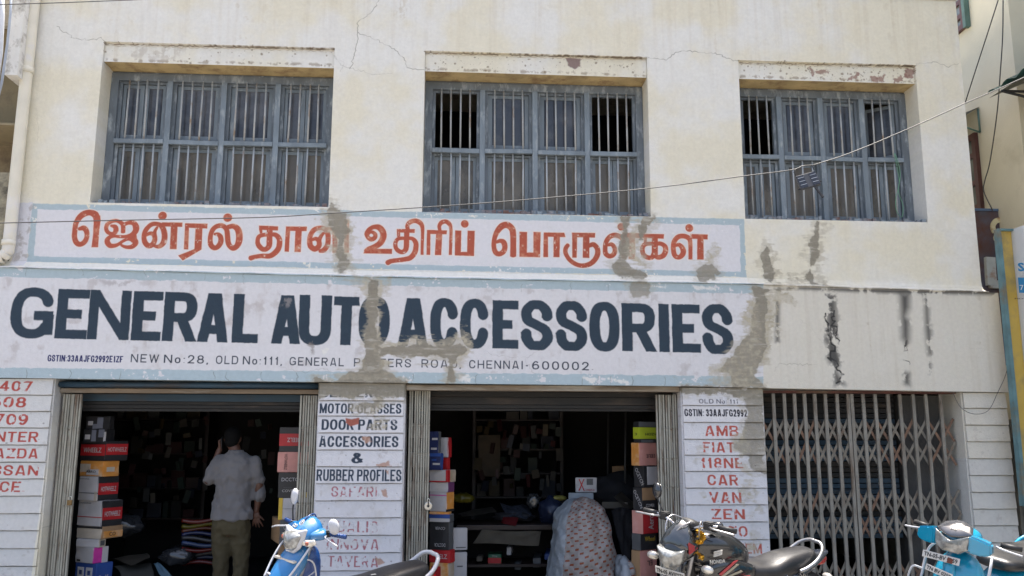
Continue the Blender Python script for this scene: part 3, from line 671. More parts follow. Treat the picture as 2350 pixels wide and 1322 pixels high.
crack_or_shade([(1850, 1010), (1990, 1030), (2130, 1060)], YF, .5, **Z6, a=.25)

# -------- cement repairs, smeared on last
T3 = dict(o=(570, 470), s=7.777); T6 = dict(o=(1370, 490), s=7.345); T5 = dict(o=(800, 460), s=2.611)
cement([(1300, 100), (1230, 380), (1400, 560), (1480, 700), (1380, 950), (1480, 1100), (1460, 1230), (1950, 1240), (1900, 1080), (2000, 1040), (1870, 820), (1900, 560), (1860, 400), (1880, 310), (1780, 170), (1500, 90)], YU, True, **T3, a=.8)
cement([(1430, 0), (1470, -60), (1540, -20), (1580, -60), (1600, 0), (1530, 30), (1620, 130), (1720, 180), (1790, 290), (1800, 450), (1740, 560), (1720, 800), (1790, 900), (1810, 1050), (1730, 1150), (1720, 1260), (1610, 1260), (1590, 1050), (1570, 900), (1590, 620), (1500, 470), (1440, 350), (1400, 150), (1400, 90)], YU, **T3)
cement([(1200, 430), (1400, 420), (1430, 600), (1400, 750), (1340, 740), (1380, 600), (1330, 500), (1200, 600)], YU, True, **T3, a=.5)
cement([(560, 80), (700, 110), (680, 260), (760, 430), (690, 560), (740, 720), (850, 850), (980, 860), (940, 970), (800, 960), (640, 870), (540, 770), (540, 300)], YU, True, **T6, a=.95)
cement([(430, 60), (560, 60), (540, 300), (530, 560), (510, 780), (620, 900), (800, 980), (900, 1060), (780, 1090), (500, 1080), (420, 1110), (330, 1040), (270, 880), (360, 760), (370, 500), (420, 300)], YU, **T6)
cement([(780, 110), (960, 70), (850, 200), (790, 310), (790, 450), (700, 470), (690, 290)], YU, **T6)
cement([(530, 320), (640, 330), (640, 770), (540, 765)], YU, True, **T6, a=.55)
cement([(1820, 850), (1900, 650), (2030, 550), (2050, 590), (1960, 700), (1930, 850)], YU, True, **T6)
cement([(1700, 1160), (1690, 960), (1780, 850), (1920, 860), (2000, 920), (2130, 1000), (2110, 1040), (2010, 1050), (1980, 1130), (1800, 1170)], YU, **T6, a=.9)
cement([(640, 510), (740, 530), (800, 580), (880, 600), (700, 560)], YU, True, **Z6)
cement([(855, 160), (930, 180), (880, 260), (850, 420), (850, 540), (810, 530)], YU, True, **Z6, a=.6)
cement([(820, 140), (855, 140), (850, 240), (830, 380), (800, 460), (800, 560), (850, 592), (780, 590), (740, 540), (770, 440), (770, 290), (800, 230)], YU, **Z6)
cement([(500, 300), (560, 380), (530, 440), (600, 460), (590, 510), (520, 530)], YU, True, **Z6, a=.9)
cement([(480, 300), (500, 360), (505, 440), (530, 500), (510, 580), (480, 570), (450, 480), (440, 380)], YU, **Z6)
cement([(560, 560), (700, 570), (870, 592), (600, 582)], YU, True, **Z6, a=.5)
cement([(350, 620), (650, 612), (655, 700), (600, 690), (560, 720), (550, 880), (530, 960), (500, 1110), (440, 1130), (380, 1100), (300, 800)], YF, True, **Z6)
cement([(385, 598), (660, 606), (470, 640), (465, 800), (470, 1000), (430, 1120), (400, 1210), (460, 1290), (250, 1290), (245, 1200), (160, 1190), (150, 1160), (200, 1090), (290, 1000), (370, 900), (385, 750)], YF, **Z6)
cement([(160, 1100), (300, 1010), (350, 900), (350, 640), (420, 700), (420, 1100), (400, 1290), (100, 1270), (100, 1230)], YF, True, **Z6, a=.75)
cement([(1680, 490), (1820, 490), (1790, 570), (1700, 575)], YF, False, **T5, a=.75)
cement([(45, 465), (260, 460), (240, 560), (210, 570), (180, 600), (210, 800), (300, 860), (200, 960), (90, 900), (95, 800), (130, 600), (50, 540)], YF, True, **T5, a=.85)
cement([(185, 840), (640, 850), (680, 760), (725, 860), (720, 970), (650, 990), (640, 1090), (590, 1090), (600, 950), (200, 930)], YF, True, **T5, a=.95)
cement([(130, 470), (180, 480), (165, 800), (190, 960), (200, 1060), (150, 1110), (90, 1080), (90, 900), (110, 700)], YF, **T5)
cement([(160, 872), (480, 868), (660, 880), (700, 900), (640, 940), (635, 1080), (595, 1080), (600, 935), (200, 930)], YF, **T5)
cement([(-130, 1090), (70, 1010), (230, 1030), (345, 1098), (345, 1125), (-180, 1110)], YF, **T5)
cement([(728, 872), (936, 876), (933, 912), (870, 914), (840, 906), (800, 916), (760, 910), (731, 916)], YP)
Z3 = dict(o=(700, 860), s=2.861)
cement([(285, 180), (480, 178), (482, 235), (455, 272), (400, 270), (370, 240), (300, 232)], YP, True, **Z3)
cement([(300, 182), (475, 182), (460, 215), (330, 215)], YP, **Z3, a=.8)
cement([(430, 290), (560, 285), (555, 310), (500, 330), (445, 345)], YP, True, **Z3)
sl, d = poly_sdf(CL([(700 + x / 2.861, 860 + y / 2.861) for x, y in ((266, 285), (300, 292), (357, 284), (352, 325), (300, 338), (270, 315))], YP), 8); put(sl, sst(2, -1, d + (NA[sl] - .5) * 6), (.34, .11, .08), .2)
for q in ([(470, 590), (520, 575), (550, 560), (560, 600), (480, 600)], [(380, 415), (430, 405), (435, 440), (400, 445)], [(500, 760), (540, 750), (540, 800), (510, 800)], [(460, 1205), (510, 1210), (515, 1235), (480, 1250)], [(520, 625), (550, 628), (545, 655)]):
    sl, d = poly_sdf(CL([(700 + x / 2.861, 860 + y / 2.861) for x, y in q], YP), 8); put(sl, sst(2, -1, d + (NE[sl] - .5) * 9) * .85, (.42, .25, .18), .2)
Z7 = dict(o=(1460, 860), s=2.861)
cement([(290, 68), (836, 90), (838, 140), (760, 165), (640, 150), (540, 128), (300, 112)], YP, **Z7)
cement([(700, 150), (838, 130), (845, 320), (850, 500), (862, 650), (800, 640), (740, 620), (735, 540), (650, 480), (690, 420), (705, 320), (735, 240)], YP, False, **Z7, a=.85)
cement([(640, 430), (720, 330), (700, 560), (750, 650), (700, 640), (650, 490)], YP, True, **Z7)
for q in ([(680, 760), (740, 755), (790, 790), (785, 840), (700, 850)], [(735, 880), (800, 870), (800, 900), (740, 960)], [(400, 430), (450, 440), (440, 510), (385, 560), (395, 500)], [(740, 700), (765, 705), (750, 750), (700, 745)], [(430, 760), (470, 770), (460, 800)], [(640, 1110), (800, 1120), (790, 1170), (650, 1170)], [(760, 1010), (800, 1010), (790, 1070), (750, 1060)], [(470, 1240), (620, 1240), (600, 1170), (700, 1230)]):
    cement([(x, y) for x, y in q], YP, True, **Z7)
for px_, n_ in ((60, 25), (830, 60), (1660, 60), (2270, 12)):
    specks([(px_ - 90, 920), (px_ + 90, 920), (px_ + 90, 1310), (px_ - 90, 1310)], YP, n_, (.6, 1.8), (.22, .20, .19), a=.7)

def lin2srgb(c): return np.where(c <= .0031308, c * 12.92, 1.055 * np.clip(c, 1e-6, 1) ** (1 / 2.4) - .055)
pix = np.ones((CH, CW, 4), np.float32)
pix[..., :3] = lin2srgb(np.clip(img, 0, 1)); pix[..., 3] = hgt
fac_img = bpy.data.images.new('facade_paint', CW, CH, alpha=True)
fac_img.alpha_mode = 'CHANNEL_PACKED'
fac_img.pixels.foreach_set(pix.ravel()); fac_img.update(); fac_img.pack()
del pix

def facade_material():
    m, nt, N, L, b = nodes_of('painted_plaster')
    uv = N.new('ShaderNodeUVMap'); uv.uv_map = 'facade'
    ti = N.new('ShaderNodeTexImage'); ti.image = fac_img; ti.extension = 'EXTEND'; L.new(uv.outputs[0], ti.inputs[0])
    tc = N.new('ShaderNodeTexCoord')
    n1 = N.new('ShaderNodeTexNoise'); n1.inputs['Scale'].default_value = 30; n1.inputs['Detail'].default_value = 8; L.new(tc.outputs['Object'], n1.inputs['Vector'])
    mr = N.new('ShaderNodeMapRange'); mr.inputs[1].default_value = .25; mr.inputs[2].default_value = .75; mr.inputs[3].default_value = .95; mr.inputs[4].default_value = 1.05
    L.new(n1.outputs[0], mr.inputs[0])
    sc_ = N.new('ShaderNodeVectorMath'); sc_.operation = 'SCALE'; L.new(ti.outputs[0], sc_.inputs[0]); L.new(mr.outputs[0], sc_.inputs['Scale'])
    L.new(sc_.outputs[0], b.inputs['Base Color'])
    b.inputs['Roughness'].default_value = .82; b.inputs['Specular IOR Level'].default_value = .3
    n2 = N.new('ShaderNodeTexNoise'); n2.inputs['Scale'].default_value = 90; n2.inputs['Detail'].default_value = 4; L.new(tc.outputs['Object'], n2.inputs['Vector'])
    n3 = N.new('ShaderNodeTexNoise'); n3.inputs['Scale'].default_value = 5; n3.inputs['Detail'].default_value = 4; L.new(tc.outputs['Object'], n3.inputs['Vector'])
    b1 = N.new('ShaderNodeBump'); b1.inputs['Distance'].default_value = .0025; L.new(n2.outputs[0], b1.inputs['Height'])
    b2 = N.new('ShaderNodeBump'); b2.inputs['Distance'].default_value = .012; L.new(n3.outputs[0], b2.inputs['Height']); L.new(b1.outputs[0], b2.inputs['Normal'])
    b3 = N.new('ShaderNodeBump'); b3.inputs['Distance'].default_value = .008; L.new(ti.outputs[1], b3.inputs['Height']); L.new(b2.outputs[0], b3.inputs['Normal'])
    L.new(b3.outputs[0], b.inputs['Normal'])
    return m
M_FAC = facade_material()
def fac_uv(o):
    me = o.data
    uv = me.uv_layers.new(name='facade')
    mw = o.matrix_basis
    for lp in me.loops:
        co = mw @ me.vertices[lp.vertex_index].co
        uv.data[lp.index].uv = ((co.x - FX0) / (FX1 - FX0), (co.z - FZ0) / (FZ1 - FZ0))
    return o

# ================================================================== setting: ground, sky side
M_ROAD = mat('road_asphalt', (.17, .16, .145), .9, var=.25, scale=3, bump=.004, bscale=40, dirt=(.26, .235, .20), dirt_amt=.6, dscale=.5)
M_SLAB = mat('pavement_concrete', (.30, .28, .245), .9, var=.2, scale=4, bump=.003, bscale=30, dirt=(.2, .18, .15), dirt_amt=.5)
bm = bmesh.new(); add_box(bm, -60, 60, -60, -1.55, -.6, -.10)
tag(bm_obj('street', bm, M_ROAD), kind='structure')
bm = bmesh.new(); add_box(bm, -60, 60, -1.55, 60, -.6, 0.0)
tag(bm_obj('ground', bm, M_SLAB), kind='structure')

# ================================================================== the shop building
bld = tag(empty('shop_building', (0, 0, 0)), 'two-storey cream plaster shop building with hand-painted signs and three barred windows', 'building')
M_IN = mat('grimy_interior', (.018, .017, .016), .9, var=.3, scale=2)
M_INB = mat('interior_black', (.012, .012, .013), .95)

def mean_x(p, q, Y=0): return (XY(*p, Y) + XY(*q, Y)) / 2
WINS = [  # opening: x0, x1, panel top z, panel bottom z, sill z
 (mean_x((240, 96), (205, 465)), mean_x((767, 111), (755, 472)), ZY(500, 103), ZY(500, 146), ZY(480, 470)),
 (mean_x((973.4, 116), (970.3, 486)), mean_x((1487.5, 132), (1491.4, 499.5)), ZY(1230, 124), ZY(1230, 168), ZY(1230, 492)),
 (mean_x((1696.3, 137.7), (1708, 501.5)), mean_x((2100.6, 147.5), (2129, 510.5)), ZY(1900, 144), ZY(1900, 184), ZY(1915, 506))]
WXL, WXR = XY(57, 300) - .02, mean_x((2191, 0), (2255, 665))
ZTOP = ZY(2100, -1)
lipZ = [(-60, 610.5), (300, 620), (880, 635), (1300, 643), (1700, 650.5), (2000, 661), (2255, 669)]
ZC = ZY(1100, 640, 0)

def holed_wall(name, x0, x1, z0, z1, y0, y1, holes, m, parent):
    xs = sorted({x0, x1, *[h[0] for h in holes], *[h[1] for h in holes]}); zs = sorted({z0, z1, *[h[2] for h in holes], *[h[3] for h in holes]})
    bm = bmesh.new(); V = {}
    def v(x, y, z):
        k = (round(x, 5), round(y, 5), round(z, 5))
        if k not in V: V[k] = bm.verts.new((x, y, z))
        return V[k]
    solid = lambda i, j: 0 <= i < len(xs) - 1 and 0 <= j < len(zs) - 1 and not any(h[0] <= (xs[i] + xs[i + 1]) / 2 <= h[1] and h[2] <= (zs[j] + zs[j + 1]) / 2 <= h[3] for h in holes)
    for i in range(len(xs) - 1):
        for j in range(len(zs) - 1):
            if not solid(i, j): continue
            a, b, c, d = xs[i], xs[i + 1], zs[j], zs[j + 1]
            bm.faces.new((v(a, y0, c), v(b, y0, c), v(b, y0, d), v(a, y0, d)))
            bm.faces.new((v(a, y1, c), v(a, y1, d), v(b, y1, d), v(b, y1, c)))
            if not solid(i - 1, j): bm.faces.new((v(a, y0, c), v(a, y0, d), v(a, y1, d), v(a, y1, c)))
            if not solid(i + 1, j): bm.faces.new((v(b, y0, c), v(b, y1, c), v(b, y1, d), v(b, y0, d)))
            if not solid(i, j - 1): bm.faces.new((v(a, y0, c), v(a, y1, c), v(b, y1, c), v(b, y0, c)))
            if not solid(i, j + 1): bm.faces.new((v(a, y0, d), v(b, y0, d), v(b, y1, d), v(a, y1, d)))
    return fac_uv(bm_obj(name, bm, m, parent))
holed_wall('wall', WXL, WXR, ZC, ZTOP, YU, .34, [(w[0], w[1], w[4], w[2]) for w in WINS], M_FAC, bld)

# cove and lip at the foot of the upper wall, then the deep painted band
def lip_z(x):
    P = sorted((XY(px, py, YF), ZY(px, py, YF)) for px, py in lipZ)
    return float(np.interp(x, [p[0] for p in P], [p[1] for p in P]))
bm = bmesh.new(); prev = None
stx = list(np.linspace(WXL - .9, WXR, 40))
for x in stx:
    z = lip_z(x) + .004 * math.sin(x * 9)
    ring = [bm.verts.new(q) for q in ((x, -.002, ZC + .04), (x, -.006, z + .075), (x, -.03, z + .032), (x, -.075, z + .010), (x, YF - .014, z + .003), (x, YF - .016, z - .006), (x, YF + .004, z - .008), (x, .10, z - .01), (x, .10, ZC + .04))]
    if prev: 
        for a in range(9): bm.faces.new((prev[a], ring[a], ring[(a + 1) % 9], prev[(a + 1) % 9]))
    else: bm.faces.new(ring[::-1])
    prev = ring
bm.faces.new(prev)
bmesh.ops.recalc_face_normals(bm, faces=bm.faces)
cove = fac_uv(bm_obj('plaster_ledge', bm, M_FAC, bld))
BXR0, BXR1 = XY(2290.7, 671, YF), XY(2319, 899, YF)
bm = bmesh.new(); prev = None
botp = [(-60, 866), (732, 876.5), (1562, 886), (1755, 890.5), (2319, 900.5)]
bz = lambda x: float(np.interp(x, [XY(a, b, YF) for a, b in botp], [ZY(a, b, YF) for a, b in botp]))
xs = list(np.linspace(XY(-60, 700, YF), BXR0, 30))
for i, x in enumerate(xs):
    xb = x if i < len(xs) - 1 else BXR1 - .02
    zt = min(lip_z(min(x, WXR)) - .012, ZY(2290, 671.5, YF)) if x > WXR else lip_z(x) - .010
    ring = [bm.verts.new(q) for q in ((x, YF, zt), (x, .33, zt), (xb, .33, bz(x)), (xb, YF, bz(x)))]
    if prev:
        for a in range(4): bm.faces.new((prev[a], ring[a], ring[(a + 1) % 4], prev[(a + 1) % 4]))
    else: bm.faces.new(ring[::-1])
    prev = ring
bm.faces.new(prev)
bmesh.ops.recalc_face_normals(bm, faces=bm.faces)
fac_uv(bm_obj('sign_band', bm, M_FAC, bld))

# parapet cap, roof, sides and back so that the block is a block
M_SIDE = mat('side_plaster', (.62, .58, .47), .85, var=.12, scale=2, dirt=(.35, .3, .23), dirt_amt=.35)
box_obj('parapet_cap', WXL - .01, WXR + .012, -.012, .24, ZTOP + .002, ZTOP + .03, M_SIDE, bld)
box_obj('roof', WXL + .1, WXR - .1, .345, 6.0, ZTOP - .5, ZTOP - .3, M_SIDE, bld)
box_obj('side_wall', WXR - .2, WXR - .003, .343, 6.1, 0, ZTOP - .05, M_SIDE, bld)
box_obj('side_wall', WXL - .2, WXL - .003, .343, 6.1, 0, ZTOP - .05, M_SIDE, bld)
box_obj('back_wall', WXL, WXR - .21, 6.0, 6.15, 0, ZTOP - .06, M_SIDE, bld)
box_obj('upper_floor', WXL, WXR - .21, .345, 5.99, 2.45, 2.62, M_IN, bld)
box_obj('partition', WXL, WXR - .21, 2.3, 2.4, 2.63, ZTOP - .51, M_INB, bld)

# ---------------------------------------------------------------- windows
M_BLUE = mat('blue_grey_window_paint', (.138, .163, .185), .65, var=.2, scale=9, bump=.0015, bscale=90, dirt=(.34, .38, .40), dirt_amt=.30, dscale=14, stretch=(1, 1, .35))
M_BLUE2 = mat('pale_blue_shutter_paint', (.187, .226, .256), .6, var=.2, scale=9, bump=.001, bscale=90, dirt=(.33, .37, .39), dirt_amt=.22, dscale=14, stretch=(1, 1, .35))
M_BAR = mat('weathered_grey_bar', (.40, .42, .42), .55, var=.15, scale=12, dirt=(.26, .19, .13), dirt_amt=.28, dscale=16, stretch=(1, 1, .4))
M_GLU = mat('dusty_upper_glass', (.036, .040, .050), .22, var=.35, scale=2.5, dirt=(.11, .11, .115), dirt_amt=.45, dscale=2, spec=.6)
M_GLL = mat('brown_papered_glass', (.095, .082, .064), .28, var=.45, scale=3, dirt=(.19, .165, .125), dirt_amt=.5, dscale=2.2, spec=.5, stretch=(1, 1, .5))
M_FLAKE = mat('flaking_sill', (.21, .26, .30), .85, var=.4, scale=20, bump=.01, bscale=35, dirt=(.14, .07, .055), dirt_amt=.5, dscale=5)

M_SOFF = mat('bounce_tinted_soffit_plaster', (.50, .38, .19), .9, var=.25, scale=4, bump=.006, bscale=26, dirt=(.28, .18, .09), dirt_amt=.35, dscale=6)  # warm light bounced up from the street is put into this ochre
def frame_bm(x0, x1, z0, z1, y0, y1, wl, wr, wb, wt):
    bm = bmesh.new()
    add_box(bm, x0, x0 + wl, y0, y1, z0, z1); add_box(bm, x1 - wr, x1, y0, y1, z0, z1)
    add_box(bm, x0 + wl, x1 - wr, y0 + .002, y1 - .002, z0, z0 + wb); add_box(bm, x0 + wl, x1 - wr, y0 + .002, y1 - .002, z1 - wt, z1)
    return bm
def window_unit(w, nbar, states, seed):
    r = random.Random(seed)
    x0, x1, zt, zp, zs = w
    # recessed plaster panel over the window
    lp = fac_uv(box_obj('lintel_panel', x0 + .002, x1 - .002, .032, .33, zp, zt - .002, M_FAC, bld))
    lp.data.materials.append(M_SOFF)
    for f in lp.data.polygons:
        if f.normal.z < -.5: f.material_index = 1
    y0 = .245
    fx0, fx1, fz0, fz1 = x0 + .003, x1 - .003, zs + .006, zp - .025
    bm = frame_bm(fx0, fx1, fz0, fz1, y0, y0 + .09, .075, .075, .05, .075)
    add_box(bm, fx0, fx1, y0 + .02, y0 + .08, fz1 + .002, zp - .003)
    win = bm_obj('window', bm, M_BLUE, bld)
    box_obj('sill', x0 + .003, x1 - .003, .03, y0 - .003, zs + .001, zs + .012, M_FLAKE, win)
    bm = bmesh.new()
    n = 40
    for k in range(n):       # broken mortar and brick at the sill
        a = x0 + .01 + (x1 - x0 - .02) * k / n
        add_box(bm, a, a + (x1 - x0) / n * r.uniform(.5, 1.05), .006 + r.uniform(0, .03), .03 + r.uniform(0, .05), zs + .002, zs + r.uniform(.012, .045))
    bm_obj('crumbled_mortar', bm, [M_FLAKE], win)['kind'] = 'stuff'
    ix0, ix1 = fx0 + .075, fx1 - .075
    nb = 4; mw = .055
    bw = (ix1 - ix0 - (nb - 1) * mw) / nb
    iz0, iz1 = fz0 + .05, fz1 - .075
    zm = iz0 + (iz1 - iz0) * .50
    for k in range(nb - 1):
        a = ix0 + bw * (k + 1) + mw * k
        box_obj('mullion', a, a + mw, y0 - .012, y0 + .085, iz0 + .001, iz1 - .001, M_BLUE2, win, bevel=.004)
    barm = {}
    for k in range(nb):
        a = ix0 + (bw + mw) * k; b = a + bw
        tilt = r.uniform(-.008, .008)
        bm = bmesh.new(); vs = add_box(bm, a + .001, b - .001, y0 - .02, y0 + .03, zm - .022, zm + .022)
        for v in vs:
            if v.co.x > (a + b) / 2: v.co.z += tilt
        bm_obj('transom', bm, M_BLUE2, win)
        for row, (c, d) in enumerate(((iz0, zm - .022), (zm + .022, iz1))):
            L_ = round(d - c, 3)
            for q in range(nbar):
                bx = a + bw * (q + 1) / (nbar + 1) + r.uniform(-.004, .004)
                if L_ not in barm:
                    bm = bmesh.new(); add_tube(bm, [(0, 0, -.01), (0, 0, L_ + .01)], .0095, 8); me = bpy.data.meshes.new('window_bar'); bm.to_mesh(me); bm.free(); me.materials.append(M_BAR); barm[L_] = me
                o = link('window_bar', barm[L_], None, win, (bx, y0 + .008, c)); o.rotation_euler = (r.uniform(-.004, .004), r.uniform(-.011, .011), 0)
            # inner lining
            st = states[k][row]
            ym = y0 + .075
            bm = frame_bm(a + .001, b - .001, c + .001, d - .001, y0 + .035, ym, .03, .03, .022, .022); bm_obj('bay_frame', bm, M_BLUE, win)
            gm = M_GLL if row == 0 else M_GLU
            A, B, Cz, Dz = a + .033, b - .033, c + .025, d - .025
            yc = ym - .012
            if st == 'open': 
                # leaf folded inwards, seen edge-on
                if r.random() < .6:
                    box_obj('open_leaf', A, A + .03, ym, ym + .3, Cz, Dz, M_BLUE, win)
                continue
            if st == 'double':
                m_ = (A + B) / 2
                for s_, (p, q) in enumerate(((A, m_ - .003), (m_ + .003, B))):
                    bm = frame_bm(p, q, Cz, Dz, yc, yc + .028, .03 if s_ == 0 else .042, .042 if s_ == 0 else .03, .045, .035)
                    cs = bm_obj('casement', bm, M_BLUE2, win)
                    box_obj('glass_pane', p + .028, q - .028, yc + .012, yc + .016, Cz + .04, Dz - .03, gm, win)
            elif st == 'ajar':
                M = Matrix.Translation((B, yc, 0)) @ Matrix.Rotation(R_(-38), 4, 'Z') @ Matrix.Translation((-B, -yc, 0))
                bm = frame_bm(A + .02, B, Cz, Dz, yc, yc + .028, .04, .04, .045, .035)
                for v in bm.verts: v.co = M @ v.co
                bm_obj('casement', bm, M_BLUE2, win)
                bm = bmesh.new(); add_box(bm, A + .05, B - .03, yc + .012, yc + .016, Cz + .04, Dz - .03, M=M); bm_obj('glass_pane', bm, gm, win)
            else:
                bm = frame_bm(A, B, Cz, Dz, yc, yc + .028, .042, .042, .045, .035)
                bm_obj('casement', bm, M_BLUE2, win)
                box_obj('glass_pane', A + .04, B - .04, yc + .012, yc + .016, Cz + .04, Dz - .03, gm, win)
    return win
D_, S_, O_ = 'double', 'single', 'open'
window_unit(WINS[0], 4, [(D_, D_), (S_, S_), (S_, S_), (D_, D_)], 1)
window_unit(WINS[1], 4, [(D_, O_), (S_, S_), (S_, S_), (D_, O_)], 2)
win3 = window_unit(WINS[2], 3, [(D_, O_), (S_, S_), (S_, S_), (D_, 'ajar')], 3)

# ---------------------------------------------------------------- pillars with overlapping plaster boards
def pillar(xl, xr, ytop, edges, xe, seed, m=M_FAC):
    """edges: photo heights of the board joints measured at photo column xe"""
    r = random.Random(seed)
    zt = bz((xl + xr) / 2) - .003
    p = fac_uv(box_obj('pillar', xl, xr, -.045, .33, 0.0, zt, M_FAC, bld))
    zs = [zt] + [ZY(xe, e, YP) for e in edges]
    st = (zs[1] - zs[-1]) / (len(zs) - 2)
    while zs[-1] > .12: zs.append(zs[-1] - st)
    zs.append(0.004)
    for i in range(len(zs) - 1):
        a, b = zs[i], zs[i + 1]
        if a - b < .03: continue
        bm = bmesh.new(); n = 8
        e0, e1 = xl + .012 + r.uniform(-.002, .004), xr - .012 + r.uniform(-.004, .002)
        rows = []
        for k in range(n + 1):
            x = e0 + (e1 - e0) * k / n; j = r.uniform(-.0022, .0022)
            rows.append([bm.verts.new(q) for q in ((x, -.046, a - .004), (x, YP + .006, a - .004), (x, YP - .005 + r.uniform(-.001, .001), b + .007 + j), (x, YP - .002, b + .003 + j), (x, -.046, b + .003 + j))])
        for A, B in zip(rows, rows[1:]):
            for q in range(5): bm.faces.new((A[q], B[q], B[(q + 1) % 5], A[(q + 1) % 5]))
        bm.faces.new(rows[0][::-1]); bm.faces.new(rows[-1])
        bmesh.ops.recalc_face_normals(bm, faces=bm.faces)
        fac_uv(bm_obj('plaster_board', bm, m, p))
    return p
PX = [(XY(-45, 900, YP), mean_x((119, 905), (86.6, 1317), YP)), (mean_x((731.5, 883), (712, 1307), YP), mean_x((930.7, 883), (922, 1290), YP)),
      (mean_x((1562, 884.5), (1574.6, 1227), YP), mean_x((1750.8, 891.5), (1772, 1255), YP)), (mean_x((2206.7, 900), (2241.6, 1279), YP), BXR1 - .02)]
pillar(*PX[0], 870, [907, 944.6, 982.3, 1021.4, 1061, 1099.3, 1138.5, 1178.7, 1218.1, 1259, 1299.6], 100, 1)
pillar(*PX[1], 880, [920, 955, 994, 1033, 1071.5, 1110, 1149.4, 1188.6, 1228.7, 1269, 1310], 825, 2)
pillar(*PX[2], 888, [931, 970, 1008.5, 1045, 1082, 1120.4, 1158.8, 1198.3, 1239.2], 1660, 3)
pillar(*PX[3], 898, [937.5, 976, 1014, 1053, 1091.5, 1130, 1168.5, 1207, 1246, 1286.5], 2262, 4)

# ---------------------------------------------------------------- door heads, rolled shutters
M_WOOD = mat('weathered_wood_head', (.21, .16, .11), .8, var=.35, scale=10, bump=.002, bscale=60, dirt=(.40, .36, .30), dirt_amt=.5, dscale=9, stretch=(.15, 1, 1))
M_SHB = mat('blue_shutter_paint', (.030, .065, .10), .5, var=.25, scale=6, dirt=(.06, .045, .035), dirt_amt=.3, dscale=5, metal=.2, stretch=(.3, 1, 1))
M_SHG = mat('grey_shutter_paint', (.018, .018, .018), .55, var=.25, scale=6, dirt=(.06, .045, .035), dirt_amt=.3, dscale=5, metal=.2, stretch=(.3, 1, 1))
M_RUSTR = mat('red_oxide_angle', (.10, .035, .028), .7, var=.3, scale=9, dirt=(.14, .09, .06), dirt_amt=.4)
openings = [(PX[0][1], PX[1][0]), (PX[1][1], PX[2][0]), (PX[2][1], PX[3][0])]
# shop 1
a, b = openings[0]
z = ZY(430, 893, .09)
tube_obj('shutter_pipe', [(a + .01, .02, ZY(430, 884, .02)), (b - .01, .02, ZY(430, 884, .02))], .028, M_SHB, bld, seg=10)
box_obj('door_head', a + .003, b - .003, .05, .13, ZY(430, 903, .09), z, M_WOOD, bld, bevel=.004)
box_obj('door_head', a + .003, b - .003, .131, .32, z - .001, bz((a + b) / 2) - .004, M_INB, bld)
for q, (y0, y1) in enumerate(((905, 922), (922, 930), (930, 938), (938, 945))):
    box_obj('rolled_shutter_slat', a + .006, b - .006, .25 + .012 * (q % 2), .29, ZY(430, y1, .27) + .002, ZY(430, y0, .27), M_SHB if q == 0 else M_SHG, bld, bevel=.003)
# shop 2
a, b = openings[1]
box_obj('door_head', a + .003, b - .003, -.03, .13, ZY(1245, 897, -.03), bz((a + b) / 2) - .004, M_WOOD, bld, bevel=.006)
for q, (y0, y1) in enumerate(((900, 912), (912, 930), (930, 938), (938, 944))):
    box_obj('rolled_shutter_slat', a + .006, b - .006, .25 + .012 * (q % 2), .29, ZY(1245, y1, .27) + .002, ZY(1245, y0, .27), M_SHG, bld, bevel=.003)
# shop 3: red angle, blue slatted shutter part-way down
a, b = openings[2]
box_obj('door_head', a + .003, b - .003, .03, .10, ZY(1980, 903, .03), bz((a + b) / 2) - .004, M_RUSTR, bld)
zt3, zb3 = ZY(1980, 900, .42), ZY(1980, 1236, .42)
n = 27
slatme = {}
for i in range(n):
    h = (zt3 - zb3) / n; z0 = zb3 + h * i
    mm = M_SHB if (i % 7 in (0, 1, 2, 3) and i < 22) else M_SHG
    if mm.name not in slatme:
        bm = bmesh.new(); xa, xb = a + .02, b - .45
        add_box(bm, xa, xb, 0, .012, .004, h - .004); bmesh.ops.bevel(bm, geom=[e for e in bm.edges if abs(e.verts[0].co.x - e.verts[1].co.x) > .1], offset=.004, segments=2, affect='EDGES')
        me = bpy.data.meshes.new('shutter_slat'); bm.to_mesh(me); bm.free(); me.materials.append(mm); slatme[mm.name] = me
    link('shutter_slat', slatme[mm.name], None, bld, (0, .42, z0))
M_CONC = mat('rough_concrete', (.085, .083, .08), .9, var=.25, scale=4, bump=.004, bscale=30)
box_obj('inner_pier', b - .42, b - .002, .34, .62, 0, bz(b) - .02, M_CONC, bld)

# shop rooms
CEI = 2.44
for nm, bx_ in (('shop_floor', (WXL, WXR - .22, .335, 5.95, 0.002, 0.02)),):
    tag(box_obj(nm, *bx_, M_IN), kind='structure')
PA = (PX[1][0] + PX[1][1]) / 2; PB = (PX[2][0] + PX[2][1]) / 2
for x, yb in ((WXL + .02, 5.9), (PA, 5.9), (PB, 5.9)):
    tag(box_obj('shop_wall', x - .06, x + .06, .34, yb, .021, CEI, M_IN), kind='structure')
tag(box_obj('shop_wall', WXL + .1, WXR - .25, 3.3, 3.42, .022, CEI, M_IN), kind='structure')

